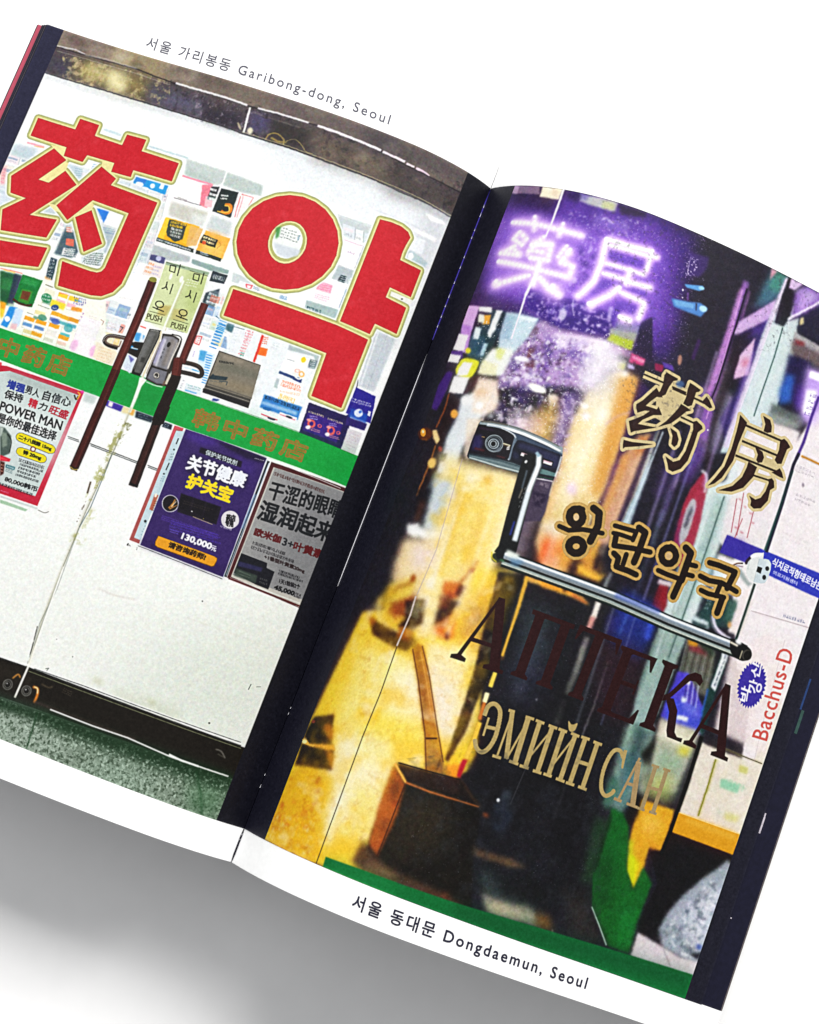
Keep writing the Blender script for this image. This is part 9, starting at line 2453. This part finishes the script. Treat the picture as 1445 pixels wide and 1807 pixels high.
S('1a0f0b',1.23,[1399,2023,1400,2023,1401,1971,1402,1970],b=.01)
S('1a0f0b',1.66,[1641,2112,1642,2088,1629,2067,1606,2058,1583,2064,1568,2083,1566,2107,1580,2128,1602,2137,1626,2131],b=.01,o=1)
S('1a0f0b',.94,[1598,2148,1598,2147,1618,2144,1619,2144],b=.01)
S('1a0f0b',1.8,[1674,2166,1675,2166,1709,2153,1709,2092,1709,2014,1710,2013],b=.01)
S('1a0f0b',1.23,[1720,2099,1721,2099,1758,2105,1759,2104],b=.01)
S('1a0f0b',1.23,[1723,2049,1724,2049,1758,2054,1758,2054],b=.01)
S('1a0f0b',1.23,[1577,2012,1578,2012,1627,2011,1708,2016,1709,2016],b=.01)
S('1a0f0b',1.66,[1704,2011,1704,2011,1696,1924,1697,1924],b=.01)
S('1a0f0b',1.37,[1818,2147,1819,2147,1869,2154,1968,2157,1969,2156],b=.01)
S('1a0f0b',1.59,[1965,2149,1966,2148,1954,2068,1955,2068],b=.01)
S('1a0f0b',1.3,[1796,2070,1796,2069,1848,2066,1918,2081,2008,2071,2009,2071],b=.01)
S('1a0f0b',1.3,[1914,2080,1914,2079,1910,2012,1911,2011],b=.01)
S('1a0f0b',1.23,[1823,2008,1824,2007,1866,2005,1955,2020,1956,2020],b=.01)
S('1a0f0b',1.66,[1946,2010,1947,2010,1946,1937,1947,1937],b=.01)
P('c8a878',[1621,2102,1622,2096,1621,2090,1617,2084,1612,2081,1606,2080,1600,2081,1595,2085,1591,2091,1590,2097,1591,2103,1595,2109,1600,2112,1606,2113,1612,2112,1617,2108],sm=1)
P('c8a868',[1018,2214,1018,2214,1018,2214,1017,2213,1017,2213,1017,2213,1017,2213,1017,2213,1016,2214,1016,2214,1016,2214,1017,2214,1017,2214,1017,2214,1017,2214,1017,2214],sm=1)
P('d0b488',[1121,2102,1122,2096,1121,2090,1118,2085,1114,2082,1108,2081,1103,2083,1099,2086,1096,2092,1095,2098,1096,2103,1099,2108,1103,2111,1108,2112,1114,2111,1118,2107],sm=1)
P('c8a060',[1169,1973,1170,1969,1168,1965,1165,1961,1161,1959,1156,1958,1152,1958,1148,1960,1146,1963,1145,1967,1147,1971,1150,1975,1154,1977,1159,1978,1163,1978,1167,1976],sm=1)
P('3a2c9c',[2315,1689,2326,1679,2316,1669,2326,1656,2315,1650,2323,1634,2311,1631,2317,1614,2304,1614,2308,1596,2296,1600,2297,1581,2286,1589,2285,1570,2274,1581,2270,1564,2261,1577,2255,1561,2248,1577,2240,1563,2234,1580,2225,1569,2222,1588,2211,1580,2210,1599,2198,1594,2200,1612,2187,1612,2191,1629,2179,1632,2185,1647,2173,1653,2181,1666,2170,1676,2180,1686,2170,1699,2181,1706,2173,1721,2185,1724,2179,1741,2191,1741,2187,1759,2200,1756,2198,1774,2210,1767,2211,1785,2222,1775,2225,1792,2235,1779,2240,1795,2248,1779,2256,1793,2261,1776,2271,1787,2274,1768,2285,1776,2286,1758,2298,1762,2296,1744,2309,1744,2305,1727,2317,1724,2311,1709,2323,1702],b=.01)
T('ece6ee','박',[2266,1589,2253,1660,2212,1588],bold=.2)
T('ece6ee','강',[2309,1657,2297,1750,2230,1664],bold=.2,a=0)
T('ece6ee','강',[2308,1650,2301,1709,2235,1644],bold=.19)
T('ece6ee','신',[2275,1717,2265,1780,2223,1722],bold=.2)
T('cc5850','Bacchus-D',[2422,1452,2408,1911,2339,1445],bold=.11,sp=1.08)
P('3a3440',[668,3684,1886,3675,2009,3356,1586,3167,1445,2270,1124,2728],a=.35,n=(.8,.6,.85,111))
P('2c3038',[710,743,1583,1176,1910,342,908,221],a=.4,n=(2.5,.5,.9,112))
P('c8a0f0',[717,3543,1254,3632,1278,2972,927,2947],b=.46,a=.6,n=(.5,.74,.86,113))
P('5a9ad8',[1218,3366,1310,3396,1321,3385,1302,3364,1235,3354],b=.14)
P('a8dcf4',[1321,3384,1320,3380,1317,3377,1312,3374,1306,3372,1300,3372,1295,3373,1292,3376,1290,3379,1291,3383,1294,3386,1299,3389,1305,3391,1311,3391,1316,3390,1320,3387],b=.11,a=.8,sm=1)
P('4f86cc',[1181,3274,1264,3291,1328,3312,1372,3300,1352,3247,1282,3242,1206,3240],b=.21)
P('7ab4e4',[1194,3273,1296,3292,1304,3270,1215,3250],b=.18,a=.8)
P('b4e0f4',[1369,3291,1368,3285,1363,3280,1357,3276,1349,3274,1341,3275,1335,3278,1330,3282,1329,3288,1330,3294,1335,3300,1341,3303,1349,3305,1357,3305,1363,3302,1368,3297],b=.14,sm=1)
P('1c1428',[1303,3301,1312,3302,1322,3265,1315,3268],b=.11,a=.7)
S('e8dcf8',.16,[1202,3508,1208,3463,1217,3422,1237,3418],b=.04,a=.9,sm=1)
P('4a2c8a',[1186,3523,1289,3543,1298,3483,1278,3430,1221,3411],b=.35,a=.6)
P('d8c8f4',[1177,3513,1243,3510,1261,3423,1204,3404],b=.07,a=.8,n=(.5,.6,.75,114))
P('e8e0f8',[1226,3337,1226,3335,1226,3333,1225,3331,1223,3330,1221,3329,1220,3330,1218,3331,1217,3333,1216,3336,1217,3338,1218,3340,1219,3341,1221,3341,1223,3340,1225,3339],b=.04,sm=1)
P('e8e0f8',[1236,3300,1236,3299,1236,3298,1235,3297,1234,3296,1232,3295,1231,3296,1230,3296,1229,3298,1229,3299,1229,3300,1230,3301,1231,3302,1233,3303,1234,3302,1235,3302],b=.04,sm=1)
S('7a4aa8',.45,[1249,3334,1262,3296],b=.14,a=.7)
S('3c1c5a',.97,[1384,3141,1385,3034],b=.25,a=.8)
P('a87a6a',[1336,3009,1337,2999,1337,2990,1335,2984,1332,2980,1327,2981,1323,2985,1318,2993,1315,3002,1313,3012,1313,3021,1315,3027,1318,3031,1323,3030,1328,3026,1332,3018],b=.18,sm=1)
P('8a1c4a',[1213,2942,1261,2950,1262,2913,1225,2910],b=.18)
P('5a3aa0',[1244,2962,1300,2966,1318,2943,1265,2939],b=.18)
P('4a6a98',[1388,2904,1389,2897,1386,2890,1381,2884,1374,2879,1366,2877,1358,2878,1351,2882,1348,2887,1347,2894,1349,2901,1354,2907,1362,2912,1370,2914,1378,2913,1384,2910],b=.21,a=.8,sm=1)
P('f4f0fa',[1584,2745,1584,2743,1583,2742,1582,2740,1581,2739,1579,2739,1578,2739,1576,2740,1576,2741,1575,2743,1576,2745,1577,2746,1578,2747,1580,2747,1581,2747,1583,2746],b=.03,sm=1)
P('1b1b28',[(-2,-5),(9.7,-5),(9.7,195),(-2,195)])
P('5a2a14',[272,2270,274,2258,269,2247,258,2239,242,2234,223,2234,204,2239,188,2247,178,2258,176,2270,182,2281,194,2289,212,2293,231,2293,249,2289,263,2281],b=.21,a=.8,sm=1)
P('f0a030',[229,2270,232,2262,231,2255,228,2250,222,2248,215,2249,207,2252,200,2259,194,2266,191,2274,192,2281,195,2286,201,2288,209,2288,217,2284,224,2278],b=.07,sm=1)
P('fff0b0',[217,2274,218,2271,218,2268,216,2266,214,2265,210,2265,207,2266,204,2269,201,2272,200,2275,201,2278,202,2280,205,2281,209,2281,212,2279,215,2277],b=.07,sm=1)
P('3f1e78',[212,2592,254,2590,254,2507,245,2392,208,2401,192,2514],b=.25,a=.7)
P('8a3424',[229,768,230,765,228,762,225,760,221,758,216,757,211,758,207,759,204,762,204,765,205,768,208,771,213,772,218,773,223,773,227,771],b=.11,a=.8,sm=1)
P('f0b040',[187,668,220,674,245,661,284,666,277,655,241,653,206,653],b=.05)
P('fbe89a',[224,667,225,663,223,660,219,656,214,654,208,653,201,654,196,655,193,658,193,661,195,665,199,668,204,670,211,671,217,671,222,669],b=.05,sm=1)
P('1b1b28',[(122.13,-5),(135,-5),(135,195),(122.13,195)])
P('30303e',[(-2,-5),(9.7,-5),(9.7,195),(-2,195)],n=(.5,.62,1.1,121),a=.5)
CV[1].mottle(.05, .35, 350, .3); CV[1].sharpen(.35, .55); CV[1].grain(.03, 6)

# ------------------------------------------------------------------ table
def make_table():
    S = 900
    v = [(-S, -S, TABLE_Z), (S, -S, TABLE_Z), (S, S, TABLE_Z), (-S, S, TABLE_Z),
         (-S, -S, TABLE_Z - 25), (S, -S, TABLE_Z - 25), (S, S, TABLE_Z - 25), (-S, S, TABLE_Z - 25)]
    f = [(0, 1, 2, 3), (7, 6, 5, 4), (0, 4, 5, 1), (1, 5, 6, 2), (2, 6, 7, 3), (3, 7, 4, 0)]
    o = mesh_object("tabletop", v, f, table_mat(), smooth=False)
    o["kind"] = "structure"; o["label"] = "plain white tabletop under the open book"
    return o
make_table()

# ------------------------------------------------------------------ the open book
book = bpy.data.objects.new("open_book", None); col.objects.link(book)
book.empty_display_size = .05
book["label"] = "open photo book with two full-page pictures of pharmacy shop fronts lying on the white tabletop"
book["category"] = "book"
book.location = (0, 0, TABLE_Z * MM)
_shift = Matrix.Translation((0, 0, -TABLE_Z * MM))

GAP = 0.22
LBL = {-1: ("left page with a white shop window picture lettered in red", "printed shop window picture with large red outlined characters and posters"),
       1: ("right page with a dark night picture in violet and yellow", "printed night picture of a glass door with neon sign, handle and gold lettering")}
for s in (-1, 1):
    pg = None
    pg = sheet_object("page", s, GAP, PAGE_W, 0, PAGE_H, M_paper, book, nu=140, nv=30)
    pg["label"] = LBL[s][0]
    im = CV[s].image("print_left" if s < 0 else "print_right")
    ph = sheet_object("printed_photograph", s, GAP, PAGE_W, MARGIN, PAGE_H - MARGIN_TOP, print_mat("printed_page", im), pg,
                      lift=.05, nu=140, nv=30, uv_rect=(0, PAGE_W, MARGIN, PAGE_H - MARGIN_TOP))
    ph["label"] = LBL[s][1]

def caption(side, string, p0, p1, p2, spacing, bold, label, parent, ink=None):
    v, t = glyphs(string, spacing)
    q = place(v, p0, p1, p2)
    V = list(on_page(side, q[:, 0], q[:, 1], .06)); F = [tuple(f) for f in t]
    V2, F2 = [], []
    for a, b in border(t):       # slight emboldening round every outline
        for l in stroke_loops(np.array([q[a], q[b]]), bold):
            base = len(V) + len(V2); V2 += list(on_page(side, l[:, 0], l[:, 1],   .065)); F2.append(tuple(range(base, base + len(l))))
    o = mesh_object("caption_lettering", V + V2, F + F2, ink or M_ink, parent, smooth=False)
    o["label"] = label
    return o
pages = [o for o in book.children if o.name.startswith("page")]
caption(L,'서울 가리봉동 Garibong-dong, Seoul',(99.55,183.13),(31.88,183.18),(99.89,187.04),1.28,0.05,'small black caption above the left picture',pages[0], ink=M_ink_sheen)
caption(R,'서울 동대문 Dongdaemun, Seoul',(37.61,1.82),(96.76,2.37),(37.35,5.72),1.28,0.15,'small black caption below the right picture',pages[1])

# sheets under the two open pages, each a little lower and further out
def leaf(side, lift, extra, mats, vmat, name="leaf", wav=0, seed=0):
    return sheet_object(name, side, GAP, PAGE_W + extra, 0.0, PAGE_H, mats, book, lift=lift, nu=70, nv=8, vmat=vmat, wav=wav, seed=seed)
margins = lambda v: 0 if (MARGIN < v < PAGE_H - MARGIN_TOP) else 1
left_stack = [(-.35, .55, M_navy), (-.6, .72, M_edge), (-.9, 1.3, M_navy), (-1.2, 1.45, M_edge), (-1.5, 2.0, M_navy), (-1.75, 2.15, M_edge), (-2.5, 3.75, M_cover)]
for k, (li, ex, m) in enumerate(left_stack):
    leaf(-1, li, ex, [m, M_paper], margins)
right_stack = [(-1.1, 6.0, M_navy), (-1.3, 6.25, M_edge), (-1.55, 6.5, M_navy), (-1.8, 6.75, M_edge)]
leaves = []
for k, (li, ex, m) in enumerate(right_stack):
    leaves.append(leaf(1, li, ex, [m, M_paper], margins))
leaf(-1, -2.1, 3.3, [M_red, M_paper], margins, "endpaper")["label"] = "red sheet showing along the left edge of the book"
leaf(1, -2.1, 6.95, [M_mint, M_paper], margins, "endpaper")["label"] = "pale green sheet showing along the right edge of the book"

def block(side, lift, extra, foot):
    u = np.r_[np.linspace(GAP + 1.2, PAGE_W + extra, 60)]
    top = on_page(side, u, 0, lift)[:, [0, 2]]
    top[:, 1] = np.maximum(top[:, 1], TABLE_Z + 2.4)
    bot = np.array([(side * (abs(top[-1, 0]) + foot), TABLE_Z + 2.3), (side * 1.2, TABLE_Z + 2.3)])
    sec = np.vstack([top, bot]); n = len(sec)
    V = [(x, 0.6, z) for x, z in sec] + [(x, PAGE_H - .6, z) for x, z in sec]
    F = []
    for i in range(n):
        j = (i + 1) % n; F.append((i, j, j + n, i + n))
    F += [tuple(range(n))[::-1], tuple(range(n, 2 * n))]
    return mesh_object("page_block", V, F, M_block, book, smooth=False)
block(-1, -3.0, 3.8, 0)
block(1, -2.6, 6.0, .1)
def board(name, x0, x1, z0, z1, y0, y1, m):
    c = .5
    sec = [(x0 + c, z0), (x1 - c, z0), (x1, z0 + c), (x1, z1 - c), (x1 - c, z1), (x0 + c, z1), (x0, z1 - c), (x0, z0 + c)]
    n = 8; V = [(x, y0, z) for x, z in sec] + [(x, y1, z) for x, z in sec]
    F = [(i, (i + 1) % n, (i + 1) % n + n, i + n) for i in range(n)] + [tuple(range(n))[::-1], tuple(range(n, 2 * n))]
    return mesh_object(name, V, F, m, book, smooth=False)
XL = abs(on_page(-1, np.array([PAGE_W]), 0)[0, 0]); XR = on_page(1, np.array([PAGE_W]), 0)[0, 0]
board("cover", -XL - 4.6, -6, TABLE_Z, TABLE_Z + 2.2, 0, PAGE_H, M_cover)
board("cover", 6, XR + 6.3, TABLE_Z, TABLE_Z + 2.2, 0, PAGE_H, M_cover)
board("spine", -5.9, 5.9, TABLE_Z, TABLE_Z + 1.6, 0, PAGE_H, M_cover)
board("binding", -1.3, 1.3, TABLE_Z + 1.7, -1.2, .4, PAGE_H - MARGIN_TOP, M_gap_shade)  # strip coloured dark for the shade down in the gap
board("binding", -1.3, 1.3, TABLE_Z + 1.7, -.55, PAGE_H - MARGIN_TOP + .1, PAGE_H - .4, M_paper)  # pale strip added to keep the gap faint in the top margin

def tube(name, pts, r, m):
    V, F = [], []; n = 8
    for i, p in enumerate(pts):
        k = .3 if i in (0, len(pts) - 1) else 1
        for a in range(n): V.append((p[0] + r * k * math.cos(a * 2 * math.pi / n), p[1], p[2] + r * k * math.sin(a * 2 * math.pi / n)))
    for i in range(len(pts) - 1):
        for a in range(n): b = (a + 1) % n; F.append((i * n + a, i * n + b, (i + 1) * n + b, (i + 1) * n + a))
    F += [tuple(range(n)), tuple(range((len(pts) - 1) * n, len(pts) * n))[::-1]]
    return mesh_object(name, V, F, m, book)
tube('thread',[(0,v,.25) for v in np.linspace(181.2,138.4,12)],.16,M_thread_p)
tube('thread',[(0,v,.25) for v in np.linspace(134.5,71.2,12)],.09,M_thread_w)
tube('stitch',[(0,176.8,.5),(0,175.8,.54)],.16,M_thread_w)
tube('stitch',[(0,174.5,.5),(0,173.2,.54)],.16,M_thread_w)
tube('stitch',[(0,169.8,.5),(0,169.1,.54)],.16,M_thread_w)
tube('stitch',[(0,167.7,.5),(0,166.9,.54)],.16,M_thread_w)
tube('stitch',[(0,162.2,.5),(0,161.4,.54)],.16,M_thread_w)
tube('stitch',[(0,159.3,.5),(0,158.4,.54)],.16,M_thread_w)
tube('stitch',[(0,154.9,.5),(0,154.1,.54)],.16,M_thread_w)
tube('stitch',[(0,151.2,.5),(0,150.1,.54)],.16,M_thread_w)
tube('stitch',[(0,148.3,.5),(0,147.5,.54)],.16,M_thread_w)
tube('stitch',[(0,145.4,.5),(0,144.5,.54)],.16,M_thread_w)
tube('stitch',[(0,142.6,.5),(0,141.8,.54)],.16,M_thread_w)
tube('stitch',[(0,39.6,.5),(0,39.1,.54)],.16,M_thread_w)
tube('stitch',[(0,38.2,.5),(0,37.6,.54)],.16,M_thread_w)
tube('stitch',[(0,22.5,.5),(0,21.9,.54)],.16,M_thread_w)
tube('stitch',[(0,19.7,.5),(0,18.8,.54)],.16,M_thread_w)
tube('stitch',[(0,7.2,.5),(0,6.8,.54)],.16,M_thread_w)
tube('stitch',[(0,5.9,.5),(0,5.6,.54)],.16,M_thread_w)
tube('thread',[(0,v,.32) for v in np.linspace(.3,8.3,6)],.24,M_gap_shade)  # no thread here: dark tube stands in for the shaded slit
def sliver(u0, u1, v0, v1, m):
    o = sheet_object("printed_detail", 1, u0, u1, v0, v1, m, leaves[0], lift=-1.04, nu=2, nv=3)
    return o
sliver(126.11,127.71,55.3,56.3,M_lilac)
sliver(126.30,127.80,51.2,55.4,M_lilac)
sliver(126.85,127.75,29.7,30.0,M_lilac)
sliver(126.28,127.28,91.0,99.0,M_blue)
sliver(126.95,127.85,83.1,91.1,M_blue)
sliver(127.96,128.76,77.1,83.1,M_teal)
sliver(123.59,124.99,99.0,107.0,M_teal)

bpy.context.view_layer.update()
for o in book.children: o.matrix_parent_inverse = Matrix.Identity(4); o.location = (0, 0, -TABLE_Z * MM)
